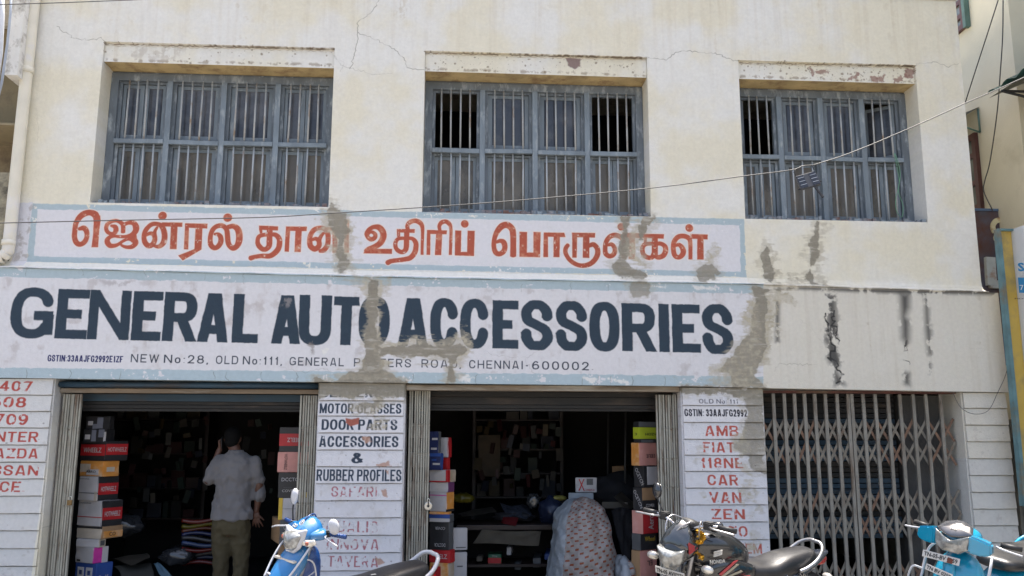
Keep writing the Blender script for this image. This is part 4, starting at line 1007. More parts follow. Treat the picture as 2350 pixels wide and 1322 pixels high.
# ================================================================== collapsible gates
M_GATE = mat('old_gate_paint', (.36, .35, .295), .6, var=.22, scale=14, dirt=(.13, .08, .05), dirt_amt=.30, dscale=9, metal=.1, stretch=(1, 1, .25))
M_GATE2 = mat('aluminium_gate_paint', (.265, .25, .22), .5, var=.2, scale=14, dirt=(.15, .11, .08), dirt_amt=.3, dscale=9, metal=.25, stretch=(1, 1, .25))
M_RUST = mat('rusty_strip', (.22, .13, .085), .8, var=.3, scale=14, dirt=(.16, .10, .07), dirt_amt=.5, dscale=6)
M_STRIP = mat('gate_strip', (.22, .20, .165), .65, var=.25, scale=14, dirt=(.17, .12, .085), dirt_amt=.35, dscale=8, metal=.1)
def channel_bm(w, d, h, pivots):
    bm = bmesh.new(); t = .004
    add_box(bm, -w / 2, w / 2, 0, t, 0, h)
    add_box(bm, -w / 2, -w / 2 + t, t, d, 0, h); add_box(bm, w / 2 - t, w / 2, t, d, 0, h)
    for z in pivots:
        add_tube(bm, [(0, -.007, z), (0, .001, z)], .007, 6)
    return bm
def gate_bundle(label, xs, z_top, y, piv, seed, w=.0155):
    r = random.Random(seed)
    g = tag(empty('collapsible_gate', (xs[0], y, 0.0)), label, 'gate', 'folded steel gates at the shop doors')
    me = None
    for i, x in enumerate(xs):
        if me is None:
            bm = channel_bm(w, .028, z_top - .02, piv); me = bpy.data.meshes.new('gate_bar'); bm.to_mesh(me); bm.free(); me.materials.append(M_GATE)
        o = link('gate_bar', me, None, g, (x - xs[0], r.uniform(-.012, .012), .015)); o.rotation_euler = (r.uniform(-.004, .004), r.uniform(-.002, .002), r.uniform(-.1, .1))
    L_ = xs[-1] - xs[0]
    for z in piv:
        box_obj('cross_strip', -.01, L_ + .01, .012, .018, z - .008, z + .008, M_STRIP, g)
        for i in range(len(xs) - 1):
            x = xs[i] - xs[0]
            bm = bmesh.new(); add_box(bm, x + .004, x + .018, .034, .037, z - .12, z + .02, M=Matrix.Shear('XZ', 4, (.0, 0)) if False else None)
            bm_obj('lattice_strip', bm, M_STRIP, g)
    return g
pv = [ZY(730, q, .08) for q in (1245, 1158, 1070, 983)]
zg = ZY(430, 905, .08)
def span(p0, p1, n, Y=.08):
    a_, b_ = XY(*p0, Y), XY(*p1, Y); return [a_ + (b_ - a_) * i / (n - 1) for i in range(n)]
pvA = [p - .02 for p in pv]
gA = gate_bundle('folded grey steel gate at the far left door jamb, beside a tall box stack', span((140, 1000), (178, 1000), 8), zg, .08, pvA, 1)
gB = gate_bundle('folded grey steel gate between the left doorway and the RUBBER PROFILES pillar', span((688, 1000), (728, 1000), 8), zg, .08, pv, 2)
gC = gate_bundle('folded grey steel gate with a round padlock, on the left side of the middle doorway', span((940, 1000), (984, 1000), 9), ZY(960, 893, .08), .08, [ZY(960, q, .08) for q in (1247, 1178, 1110, 1043, 976)], 3)
gD = gate_bundle('folded grey steel gate behind the black motorcycle mirror, right of the middle doorway', span((1509, 1000), (1558, 1000), 10), ZY(1530, 905, .08), .08, [ZY(1530, q, .08) for q in (1186, 1120, 1054, 986)], 4)

# the closed gate at the right
yb = .06
xt = [1776, 1800.8, 1823.5, 1846, 1870.7, 1895, 1921.5, 1945.5, 1955.8, 1981.5, 2009, 2037, 2065, 2095, 2125.5, 2158]
xsE = [XY(x, 905.5, yb) for x in xt]
zE = ZY(1980, 903, yb)
for part_, (lo, hi), lab in ((0, (0, 8), 'left leaf of the closed grey lattice gate, next to the car-names pillar'), (1, (8, 16), 'right leaf of the closed grey lattice gate, next to the blank cream pillar')):
    xs = xsE[lo:hi] + ([PX[3][0] - .02] if part_ else [])
    if not part_: xs = [PX[2][1] + .015] + xs
    g = tag(empty('lattice_gate', (xs[0], yb, 0)), lab, 'gate', 'closed lattice gate leaves')
    r = random.Random(31 + part_)
    bands = [ZY(1980, q, yb) for q in (1013.7, 1179.7, 1345)]
    dots = [ZY(1980, q, yb) for q in (928, 1097)]
    me = None
    for i, x in enumerate(xs):
        if me is None:
            bm = channel_bm(.032, .022, zE - .02, bands + dots); me = bpy.data.meshes.new('gate_bar'); bm.to_mesh(me); bm.free(); me.materials.append(M_GATE2)
        if (part_ and i == len(xs) - 1) or (not part_ and i == 0):
            continue
        link('gate_bar', me, None, g, (x - xs[0], 0, .015), (0, r.uniform(-.003, .003), 0))
    hh = ZY(1980, 1013.7, yb) - ZY(1980, 1068, yb)
    for z in bands:
        for i in range(len(xs)):
            for s in (1, -1):
                j0, j1 = max(i - 1, 0), min(i + 1, len(xs) - 1)
                if i - 1 < 0 and i + 1 > len(xs) - 1: continue
                xa, xb_ = xs[j0] - xs[0], xs[j1] - xs[0]; xc = xs[i] - xs[0]
                za = z - s * hh if j0 < i else z; zb_ = z + s * hh if j1 > i else z
                if j0 == i and j1 == i: continue
                yo = .024 if s > 0 else .030
                bm = bmesh.new()
                L2 = math.hypot(xb_ - xa, zb_ - za); ang = math.atan2(zb_ - za, xb_ - xa)
                Mx = Matrix.Translation(((xa + xb_) / 2, yo, (za + zb_) / 2)) @ Matrix.Rotation(-ang, 4, 'Y')
                add_box(bm, -L2 / 2, L2 / 2, 0, .004, -.0125, .0125, M=Mx)
                bm_obj('lattice_strip', bm, M_RUST if r.random() < .14 else M_STRIP, g)
    box_obj('bottom_rail', 0, xs[-1] - xs[0], .03, .06, .012, .03, M_STRIP, g)

# padlocks
M_STEEL = mat('steel', (.55, .54, .50), .3, metal=.9, var=.15, scale=20, dirt=(.25, .2, .15), dirt_amt=.3)
M_BRASS = mat('old_brass', (.22, .14, .06), .5, metal=.6, var=.3, scale=20)
M_BLK = mat('matt_black_rubber', (.018, .018, .019), .55, var=.3, scale=9)
p = WY(983, 1161, .03)
pl = tag(empty('padlock', p), 'round steel padlock hanging on the folded gate left of the middle doorway', 'padlock')
bm = bmesh.new(); add_tube(bm, [(0, -.028, 0), (0, -.024, 0), (0, -.006, 0), (0, 0, 0)], [.034, .040, .040, .036], 24); bm_obj('lock_body', bm, M_STEEL, pl, smooth=False)
bm = bmesh.new(); add_tube(bm, [(0, -.0295, 0), (0, -.028, 0)], .012, 14); add_box(bm, -.006, .006, -.030, -.028, 0, .038); bm_obj('keyhole_plate', bm, M_BLK, pl)
tube_obj('shackle', crom([(-.012, -.012, .03), (-.012, -.012, .055), (0, -.012, .066), (.012, -.012, .055), (.012, -.012, .03)], 4), .005, M_STEEL, pl)
p = WY(161, 1152, .03)
pl = tag(empty('padlock', p), 'small brown brass padlock on the folded gate at the far left', 'padlock')
box_obj('lock_body', -.022, .022, -.02, 0, -.03, .018, M_BRASS, pl, bevel=.005)
tube_obj('shackle', crom([(-.013, -.01, .015), (-.013, -.01, .04), (0, -.01, .052), (.013, -.01, .04), (.013, -.01, .015)], 4), .004, M_STEEL, pl)

# ================================================================== left: drain pipe and neighbour
M_PIPE = mat('cream_pipe_paint', (.72, .68, .56), .45, var=.06, scale=5, bump=.003, bscale=26, dirt=(.66, .66, .72), dirt_amt=.3, dscale=1.2)
yp_ = -.07
pts = [WY(76, -60, yp_), WY(73, 40, yp_), WY(66, 160, yp_), WY(55, 300, yp_), WY(38, 480, yp_), WY(32, 565, yp_), WY(26, 590, yp_), WY(8, 598, yp_), WY(-30, 598, yp_)]
X = np.mean([pts[0].x, pts[4].x])
P2 = [Vector((X, yp_, ZTOP + .25)), Vector((X, yp_, 5.2)), Vector((X, yp_, 4.6)), Vector((X, yp_, 4.0)), Vector((X, yp_, ZY(30, 560, yp_)))]
zz = ZY(20, 592, yp_)
P2 += [Vector((X - .012, yp_, zz + .05)), Vector((X - .05, yp_, zz + .012)), Vector((X - .10, yp_, zz)), Vector((X - .8, yp_, zz - .01))]
pipe = tag(tube_obj('drain_pipe', crom(P2, 5), .055, M_PIPE, seg=20), 'cream painted drain pipe bending left above the blue band', 'pipe')
bm = bmesh.new(); add_tube(bm, [(X, yp_, 5.02), (X, yp_, 5.08)], .061, 20); bm_obj('pipe_joint', bm, M_PIPE, pipe)
bm = bmesh.new(); add_tube(bm, [(X - .004, yp_, zz + .12), (X - .004, yp_, zz + .17)], .061, 20); bm_obj('pipe_joint', bm, M_PIPE, pipe)
M_LIME = mat('flaking_whitewash', (.74, .73, .69), .9, var=.08, scale=5, bump=.010, bscale=22, dirt=(.33, .31, .27), dirt_amt=.35, dscale=9)
M_TANC = mat('tan_soffit', (.27, .225, .14), .9, var=.2, scale=3, dirt=(.14, .11, .08), dirt_amt=.4)
M_DIRTY = mat('stained_cream_plaster', (.42, .38, .27), .9, var=.2, scale=4, bump=.005, bscale=24, dirt=(.10, .09, .07), dirt_amt=.4, dscale=3)
nb = tag(empty('neighbour_building', (WXL - 1.0, -.1, 0)), 'old neighbouring building at the left edge with a flaking white column', 'building')
def wb(name, x0, x1, y0, y1, z0, z1, m): return box_obj(name, x0, x1, y0, y1, z0, z1, m, nb, loc=-Vector(nb.location))
yn = -.22
cx0, cx1 = XY(18, 100, yn), XY(47, 100, yn)
zb = ZY(30, 172, yn)
wb('column', cx0, cx1, yn, .5, zb, ZTOP + .5, M_LIME)
wb('balcony_slab', cx0 - 1.2, cx0 - .002, yn - .3, .5, ZY(10, -10, yn), ZTOP + .5, M_LIME)
wb('back_wall', cx0 - 2.5, WXL - .006, .52, .7, 0, zb + 1.2, M_TANC)
wb('soffit', cx0 - 2.5, WXL - .006, -.1, .518, ZY(10, 295, 0), ZY(10, 290, 0), M_TANC)
wb('parapet_block', XY(-30, 480, -.02), XY(22, 480, -.02), -.02, .5, ZY(10, 640, -.02), ZY(14, 396, -.02), M_DIRTY)
tb = tag(tube_obj('grey_conduit', [WY(27, -40, -.4), WY(24, 30, -.4), WY(17, 100, -.4), WY(4, 190, -.4), WY(-14, 260, -.4)], .012, mat('grey_pvc', (.38, .42, .48), .4)), 'thin grey conduit running down beside the flaking white column', 'pipe')
tb2 = tag(tube_obj('cable_bundle', [WY(4, -40, -.5), WY(5, 40, -.5), WY(1, 120, -.5), WY(-12, 220, -.5)], .022, mat('grey_pvc2', (.62, .64, .66), .4)), 'thick pale cable at the top left corner of the view', 'cable')

# ================================================================== right: neighbour with maroon windows, awning and signboards
M_NBR = mat('neighbour_cream_plaster', (.62, .59, .47), .9, var=.05, scale=3, bump=.002, bscale=60, dirt=(.50, .47, .36), dirt_amt=.2, dscale=1.2)
XN = 6.35
nb2 = tag(empty('neighbour_building', (XN, 2, 0)), 'tall cream neighbouring building at right with maroon-framed windows', 'building')
def nbx(name, x0, x1, y0, y1, z0, z1, m, par=None, **k): return box_obj(name, x0, x1, y0, y1, z0, z1, m, par or nb2, loc=-Vector(nb2.location), **k)
nbx('wall', XN, XN + 4, .6, 9, 0, 12, M_NBR)
M_MAR = mat('maroon_window_paint', (.085, .032, .028), .5, var=.25, scale=9)
M_GRN = mat('green_trim_paint', (.09, .17, .15), .6, var=.25, scale=9)
M_GLS = mat('old_window_glass', (.13, .15, .155), .15, var=.3, scale=3)
def side_window(p_far_bot, p_near_bot, p_near_top, trim, zsplit):
    a = WX(*p_far_bot, XN); b = WX(*p_near_bot, XN); c = WX(*p_near_top, XN)
    y0, y1 = b.y, b.y + .95; z0, z1 = b.z, c.z
    bm = frame_bm(y0, y1, z0, z1, 0, .06, .07, .07, .07, .07)
    for v in bm.verts: v.co = Vector((XN - .05 + v.co.y, v.co.x, v.co.z)) - Vector(nb2.location)
    bmesh.ops.recalc_face_normals(bm, faces=bm.faces)
    w = bm_obj('window', bm, M_MAR, nb2)
    g = bm_obj('glass_pane', (lambda b_: (add_box(b_, XN - .02 - nb2.location.x, XN - .012 - nb2.location.x, y0 + .07 - nb2.location.y, y1 - .07 - nb2.location.y, z0 + .07, z1 - .07), b_)[1])(bmesh.new()), M_GLS, w)
    bm = bmesh.new()
    lx, ly = nb2.location.x, nb2.location.y
    for t_ in zsplit:
        zz_ = z0 + (z1 - z0) * t_; add_box(bm, XN - .046 - lx, XN + .0 - lx, y0 + .07 - ly, y1 - .07 - ly, zz_ - .03, zz_ + .03)
    add_box(bm, XN - .045 - lx, XN - lx, (y0 + y1) / 2 - .03 - ly, (y0 + y1) / 2 + .03 - ly, z0 + .07, z1 - .07)
    bm_obj('glazing_bar', bm, M_MAR, w)
    if trim:
        box_obj('green_trim', XN - .07 - lx, XN - .003 - lx, y0 - .06 - ly, y0 - .002 - ly, z0 - .02, z1 + .02, M_GRN, w)
    return (y0, y1, z0, z1)
side_window((2198, 86), (2222, 62), (2216, -70), True, (.25, .5, .75))
wy0, wy1, wz0, wz1 = side_window((2240, 482), (2260, 478), (2247, 302), False, (.36, .72))
M_ASB = mat('old_sheet_hood', (.22, .23, .22), .7, var=.3, scale=5, trans=0)
lx, ly = nb2.location.x, nb2.location.y
bm = bmesh.new(); v = [bm.verts.new(q) for q in ((XN - lx, wy0 - .08 - ly, wz1 + .30), (XN - lx, wy1 + .1 - ly, wz1 + .30), (XN - .42 - lx, wy1 + .1 - ly, wz1 + .12), (XN - .42 - lx, wy0 - .08 - ly, wz1 + .12))]
f = bm.faces.new(v); bmesh.ops.solidify(bm, geom=[f], thickness=.012); bm_obj('window_hood', bm, M_ASB, nb2)
bm = bmesh.new(); add_tube(bm, [(XN - .01 - lx, wy0 - .06 - ly, wz1 - .02), (XN - .40 - lx, wy0 - .06 - ly, wz1 + .115)], .012, 6); add_tube(bm, [(XN - .01 - lx, wy0 - .06 - ly, wz1 - .02), (XN - .01 - lx, wy0 - .06 - ly, wz1 + .28)], .012, 6)
bm_obj('hood_bracket', bm, M_GRN, nb2)
# awning
M_TILE = mat('green_awning_sheet', (.055, .13, .115), .55, var=.3, scale=7, dirt=(.14, .13, .11), dirt_amt=.35)
XA_ = 5.95
pA = WX(2262, 217, XA_); pB = WX(2362, 150, XA_)
aw = tag(empty('awning', (XA_, pA.y, pA.z)), 'green corrugated awning with black braces at the upper right edge', 'awning')
bm = bmesh.new(); n = 46; rows = []
for i in range(n + 1):
    y = (pB.y - 2.2 - pA.y) * i / n; zz_ = (pB.z - pA.z) * 0 
    h = .022 * math.sin(i * 1.35)
    rows.append([bm.verts.new((0 + .012 * (i % 4 == 0), y, h)), bm.verts.new((.9, y, .42 + h))])
for A, B in zip(rows, rows[1:]): bm.faces.new((A[0], B[0], B[1], A[1]))
bmesh.ops.solidify(bm, geom=list(bm.faces), thickness=.018); bm_obj('awning_sheet', bm, M_TILE, aw)
M_FEL = mat('awning_under', (.30, .30, .27), .8)
bm = bmesh.new(); v = [bm.verts.new(q) for q in ((.03, .0, -.045), (.03, pB.y - 2.2 - pA.y, -.045), (.9, pB.y - 2.2 - pA.y, .34), (.9, 0, .34))]; f = bm.faces.new(v); bmesh.ops.solidify(bm, geom=[f], thickness=.01); bm_obj('awning_lining', bm, M_FEL, aw)
for k, yy_ in enumerate((-.25, -1.3, -2.4)):
    tube_obj('brace', [(.02, yy_, -.06), (1.0, yy_, -.06)], .016, M_BLK, aw, seg=6)
    tube_obj('brace', [(.02, yy_, -.06), (1.0, yy_ - .2, -.40)], .016, M_BLK, aw, seg=6)
nbx('front_wing', 6.85, 10, -4, .59, 0, 9, M_NBR)

# rusty signboard
def sign_mat(): return mat('rusty_enamel', (.085, .105, .15), .6, var=.3, scale=5, dirt=(.115, .045, .03), dirt_amt=.85, dscale=2.6)
ys = 1.15
s0, s1 = WY(2226, 484, ys), WY(2420, 492, ys); sb = WY(2240, 800, ys)
sg = tag(empty('rusty_signboard', (s0.x, ys, sb.z)), 'rusty blue signboard with cream letters behind the building at right', 'sign')
W_, H_ = s1.x - s0.x, s0.z - sb.z
box_obj('board', 0, W_, 0, .12, 0, H_, sign_mat(), sg)
box_obj('top_edge', -.01, W_, -.012, .13, H_ + .001, H_ + .03, mat('blue_edge', (.10, .16, .27), .5), sg)
M_CRM = mat('cream_letter', (.66, .60, .38), .6, var=.1, scale=6, dirt=(.35, .16, .07), dirt_amt=.35, dscale=7)
M_WHL = mat('pale_letter', (.55, .58, .57), .6, var=.1, scale=6, dirt=(.35, .16, .07), dirt_amt=.3, dscale=7)
def loc_px(px, py, Y, root): return WY(px, py, Y) - Vector(root.location)
def ribbon(name, pts, w, Y, depth, m, root, closed=False):
    """a flat raised stroke through photo points, standing off a board at plane Y"""
    P = [WY(x, y, Y) - Vector(root.location) for x, y in pts]; P = crom(P, 5, closed)
    ws = w if isinstance(w, (list, tuple)) else [w] * len(P)
    if len(ws) != len(P): ws = list(np.interp(np.linspace(0, 1, len(P)), np.linspace(0, 1, len(ws)), ws))
    bm = bmesh.new(); prev = None; first = None; n_ = len(P)
    for i, p_ in enumerate(P):
        t_ = (P[(i + 1) % n_] - P[i - 1]) if closed else (P[min(i + 1, n_ - 1)] - P[max(i - 1, 0)])
        t_.y = 0; t_.normalize(); q = Vector((-t_.z, 0, t_.x)) * ws[i] / 2
        ring = [bm.verts.new(p_ + q), bm.verts.new(p_ - q), bm.verts.new(p_ - q + Vector((0, -depth, 0))), bm.verts.new(p_ + q + Vector((0, -depth, 0)))]
        if prev:
            for a_ in range(4): bm.faces.new((prev[a_], ring[a_], ring[(a_ + 1) % 4], prev[(a_ + 1) % 4]))
        else: first = ring
        prev = ring
    if closed:
        for a_ in range(4): bm.faces.new((prev[a_], first[a_], first[(a_ + 1) % 4], prev[(a_ + 1) % 4]))
    else: bm.faces.new(first[::-1]); bm.faces.new(prev)
    bmesh.ops.recalc_face_normals(bm, faces=bm.faces)
    return bm_obj(name, bm, m, root)
ribbon('letter', [(2281, 535), (2277, 520), (2284, 508), (2297, 507), (2310, 520), (2309, 545), (2298, 558), (2284, 548), (2290, 536), (2302, 536)], [.05, .055, .06, .065, .075, .07, .06, .05, .05, .05], ys, .02, M_CRM, sg)
ribbon('letter', [(2268, 592), (2270, 630), (2272, 656)], .11, ys, .05, M_WHL, sg)
ribbon('letter', [(2268, 653), (2300, 655), (2340, 657)], .09, ys, .048, M_WHL, sg)

# yellow / white box sign close to the camera side
yw = -.32
wsn = tag(empty('box_sign', WY(2325, 960, yw)), 'white box sign with blue panel and yellow side at the right edge', 'sign')
o = Vector(wsn.location); xl = XY(2300, 620, yw)
zt, zb_ = ZY(2300, 530, yw), .9
x0, x1, x2 = mean_x((2283, 545), (2333, 950), yw), mean_x((2290, 545), (2341, 950), yw), mean_x((2318, 545), (2376, 1000), yw)
M_TEAL = mat('teal_frame', (.10, .20, .22), .5, var=.3, scale=8, dirt=(.2, .14, .07), dirt_amt=.3)
M_YEL = mat('yellow_sheet', (.55, .38, .075), .55, var=.15, scale=3, dirt=(.33, .25, .10), dirt_amt=.4)
M_WHS = mat('white_sign_face', (.60, .62, .63), .4, var=.03, scale=3)
M_CYN = mat('sign_blue', (.015, .17, .36), .45, var=.05)
def bx_(name, a, b, c, d, e, f, m): return box_obj(name, a, b, c, d, e, f, m, wsn, loc=-o)
bx_('frame_post', x0, x1, yw - .02, yw + .05, zb_, zt + .02, M_TEAL)
bx_('side_sheet', x1 + .002, x2, yw + .02, yw + .04, zb_, zt, M_YEL)
bx_('frame_rail', x1, x2 + .01, yw - .02, yw + .019, zt, zt + .02, M_TEAL)
bx_('sign_face', x2 + .002, x2 + 1.1, yw - .16, yw + .04, zb_, ZY(2340, 522, yw - .16) + .02, M_WHS)
def flat_text(name, s, w, h, m, parent, loc, rot=(R_(90), 0, 0), th=.002, bold=.0):
    cu = bpy.data.curves.new(name, 'FONT'); cu.body = s; cu.extrude = th / 2; cu.resolution_u = 2; cu.offset = bold
    ob = bpy.data.objects.new(name, cu); COL.objects.link(ob)
    dg = bpy.context.evaluated_depsgraph_get(); dg.update()
    me = bpy.data.meshes.new_from_object(ob.evaluated_get(dg)); bpy.data.objects.remove(ob); bpy.data.curves.remove(cu)
    xs_ = [v.co.x for v in me.vertices]; ys_ = [v.co.y for v in me.vertices]
    a0, a1, b0, b1 = min(xs_), max(xs_), min(ys_), max(ys_)
    for v in me.vertices:
        v.co.x = ((v.co.x - a0) / max(1e-6, a1 - a0) - .5) * w; v.co.y = ((v.co.y - b0) / max(1e-6, b1 - b0) - .5) * h
    me.materials.clear()
    return link(name, me, m, parent, loc, rot)
tp = WY(2353, 613, yw - .165)
flat_text('lettering', 'SAI', .19, .085, M_CYN, wsn, tp - o + Vector((.02, 0, 0)), bold=.03)
p0 = WY(2336, 637, yw - .163)
bx_('blue_panel', p0.x, p0.x + .8, yw - .166, yw - .161, ZY(2340, 672, yw - .163), p0.z, M_CYN)
flat_text('lettering', '7 2', .10, .05, M_WHS, wsn, WY(2352, 660, yw - .17) - o)
flat_text('lettering', 'MOTOR WORKS', .40, .014, M_BLK, wsn, WY(2375, 686, yw - .165) - o)
# narrow blue strip sign in the gap and grey blocks below
yk = .9
st = tag(empty('strip_sign', WY(2310, 840, yk)), 'narrow blue strip sign with white letters in the gap', 'sign')
o2 = Vector(st.location)
box_obj('board', XY(2303, 770, yk), XY(2322, 770, yk), yk, yk + .03, ZY(2310, 838, yk), ZY(2310, 766, yk), mat('royal_blue', (.03, .06, .22), .5), st, loc=-o2)
for k, (yy_, tx) in enumerate(((782, 'L'), (800, 'E'), (816, 'I'), (830, 'D'))):
    flat_text('lettering', tx, .05, .06, M_WHS, st, WY(2311 + k * 2.4, yy_, yk - .004) - o2)
M_GCE = mat('cement_render', (.23, .23, .22), .9, var=.25, scale=5, bump=.006, bscale=20)
bm = bmesh.new(); 
for (a_, b_, c_, d_) in ((2322, 962, 2352, 1010), (2330, 1010, 2370, 1120), (2340, 1120, 2390, 1500)):
    q0, q1 = WY(a_, b_, .12), WY(c_, d_, .12); add_box(bm, q0.x, q0.x + .55, .12, .5, q1.z, q0.z)
bmesh.ops.bevel(bm, geom=list(bm.edges), offset=.03, segments=2, affect='EDGES')
tag(bm_obj('cement_buttress', bm, M_GCE), 'rough grey cement buttress at the far right of the plank pillar', 'buttress')

# ================================================================== wires, solar lamp, green string
M_WIRE = mat('weathered_cable', (.07, .07, .068), .5)
M_WIREL = mat('pale_cable', (.09, .09, .085), .5)
yw_ = -1.6
cab = [(-60, 514), (0, 512), (300, 505), (600, 499), (750, 490), (970, 476), (1200, 459), (1500, 431), (1700, 405), (1790, 394), (1826, 388), (1842, 381), (1862, 379), (1876, 376), (1960, 348), (2100, 289), (2215, 237), (2262, 217), (2350, 178), (2440, 138)]
CP = crom([WY(x, y, yw_) for x, y in cab], 4)
k = next(i for i, p in enumerate(CP) if p.x > XY(1560, 430, yw_))
bm = bmesh.new(); add_tube(bm, CP[:k + 1], .0042, 6, mat=0); add_tube(bm, CP[k:], .0046, 6, mat=1)
tag(bm_obj('overhead_cable', bm, [M_WIRE, M_WIREL]), 'overhead cable crossing the facade and holding the small solar panel', 'cable')
tag(tube_obj('overhead_cable', [WY(-40, 12, -1), WY(150, 6, -1), WY(300, 0, -1), WY(420, -6, -1)], .004, M_WIRE), 'thin dark cable across the top left corner', 'cable')
tag(tube_obj('thin_wire', crom([WX(2294, -10, XN - .1), WX(2262, 90, XN - .1), WX(2236, 170, XN - .1), WX(2215, 236, XN - .1)], 4), .007, M_WIRE), 'slanting thin wire on the cream wall, dropping to the main cable', 'wire')
tag(tube_obj('thin_wire', crom([WX(2302, -10, XN - .1), WX(2301, 80, XN - .1), WX(2296, 160, XN - .1), WX(2288, 260, XN - .1), WX(2272, 370, XN - .1), WX(2260, 415, XN - .1), WX(2258, 440, XN - .1), WX(2278, 483, XN - .1)], 5), .007, M_WIRE), 'long drooping thin wire on the cream wall, right of the maroon windows', 'wire')
tag(tube_obj('thin_wire', crom([WY(2187, 902, -.13), WY(2205, 935, -.13), WY(2235, 950, -.13), WY(2268, 942, -.13), WY(2290, 900, -.13), WY(2308, 860, -.13), WY(2316, 820, -.13)], 6), .0028, M_WIREL), 'pale wire looping over the top of the blank cream pillar', 'wire')
M_SOL = mat('solar_cell', (.028, .032, .042), .25, var=.1); M_SOLG = mat('solar_body', (.055, .058, .065), .5); M_SILV = mat('silver_line', (.5, .52, .52), .4, metal=.5)
sp = WY(1855, 413, yw_ - .02)
so = tag(empty('solar_lamp', sp), 'small black solar lamp panel hanging crookedly from the overhead cable', 'lamp')
so.rotation_euler = (R_(-16), R_(-15), R_(-8))
w2, h2 = .085, .066
box_obj('housing', -w2, w2, 0, .03, -h2, h2, M_SOLG, so, bevel=.004)
for (a_, b_) in ((-w2 + .006, -.022), (.022, w2 - .006)):
    box_obj('solar_cell', a_, b_, -.004, .001, -h2 + .006, h2 - .006, M_SOL, so)
    for q in (-.032, .002, .036): box_obj('cell_line', a_ + .003, b_ - .003, -.0055, -.0035, q - .0016, q + .0016, M_SILV, so)
box_obj('mount_arm', .0, .016, .0, .014, -h2 - .13, -h2 - .001, M_BLK, so, bevel=.003, loc=(.005, .0, 0), rot=(0, R_(-12), 0))
bm = bmesh.new(); add_tube(bm, [(-w2 - .02, .015, -h2 + .01), (-w2, .015, -h2 + .012)], .006, 6); add_tube(bm, [(w2, .015, -h2 + .03), (w2 + .012, .015, -h2 + .03)], .008, 6); bm_obj('hinge_bolt', bm, M_BLK, so)
bm = bmesh.new(); Mi = (Matrix.Translation(sp) @ so.rotation_euler.to_matrix().to_4x4()).inverted()
for q0, q1, mid in (((1826, 388), (1827, 404), (1822, 396)), ((1863, 380), (1868, 390), (1866, 385))):
    add_tube(bm, [Mi @ WY(*q0, yw_), Mi @ WY(*mid, yw_), Mi @ WY(*q1, yw_ - .01)], .004, 6)
bm_obj('hanging_hook', bm, M_BLK, so)
M_GSTR = mat('green_twine', (.16, .36, .22), .6)
for k, (lab, dx, pt) in enumerate((('green twine loop tied to the window bars, longer hanging strand', 0, [(2052, 352), (2058, 380), (2064, 420), (2056, 455), (2058, 485), (2070, 498), (2072, 470), (2062, 440), (2066, 400), (2060, 370), (2054, 352)]),)):
    tag(tube_obj('green_twine', crom([WY(x, y, .215 - .004 * (i % 2)) for i, (x, y) in enumerate(pt)], 4), .0035, M_GSTR, seg=5), 'green twine looped and hanging on the bars of the right window', 'twine')

# ================================================================== goods in the doorways
K_ = dict(var=.12, scale=6, bump=.001, bscale=30)
M_CBLK = mat('black_card', (.022, .022, .024), .45, **K_); M_CRED = mat('red_print', (.42, .018, .022), .45, **K_)
M_CWHT = mat('white_card', (.48, .47, .48), .55, dirt=(.45, .42, .38), dirt_amt=.3, **K_); M_CKRA = mat('kraft_card', (.34, .21, .11), .8, dirt=(.24, .15, .08), dirt_amt=.3, **K_)
M_CORA = mat('orange_print', (.62, .26, .05), .6, dirt=(.60, .50, .36), dirt_amt=.35, **K_); M_CPNK = mat('pink_card', (.58, .27, .23), .6, dirt=(.62, .36, .33), dirt_amt=.3, **K_)
M_CBLU = mat('blue_print', (.025, .07, .27), .5, **K_); M_CMAG = mat('magenta_print', (.55, .04, .30), .5, **K_); M_CLIM = mat('lime_print', (.42, .50, .03), .5, **K_)
M_CGRY = mat('grey_card', (.09, .095, .10), .5, **K_); M_CCRM = mat('cream_card', (.52, .46, .38), .65, dirt=(.4, .3, .2), dirt_amt=.3, **K_); M_CYEL = mat('yellow_print', (.62, .42, .04), .5, **K_)
M_CLGT = mat('slate_patch', (.17, .18, .22), .4, **K_); M_CNAV = mat('navy_print', (.02, .03, .10), .4, **K_)

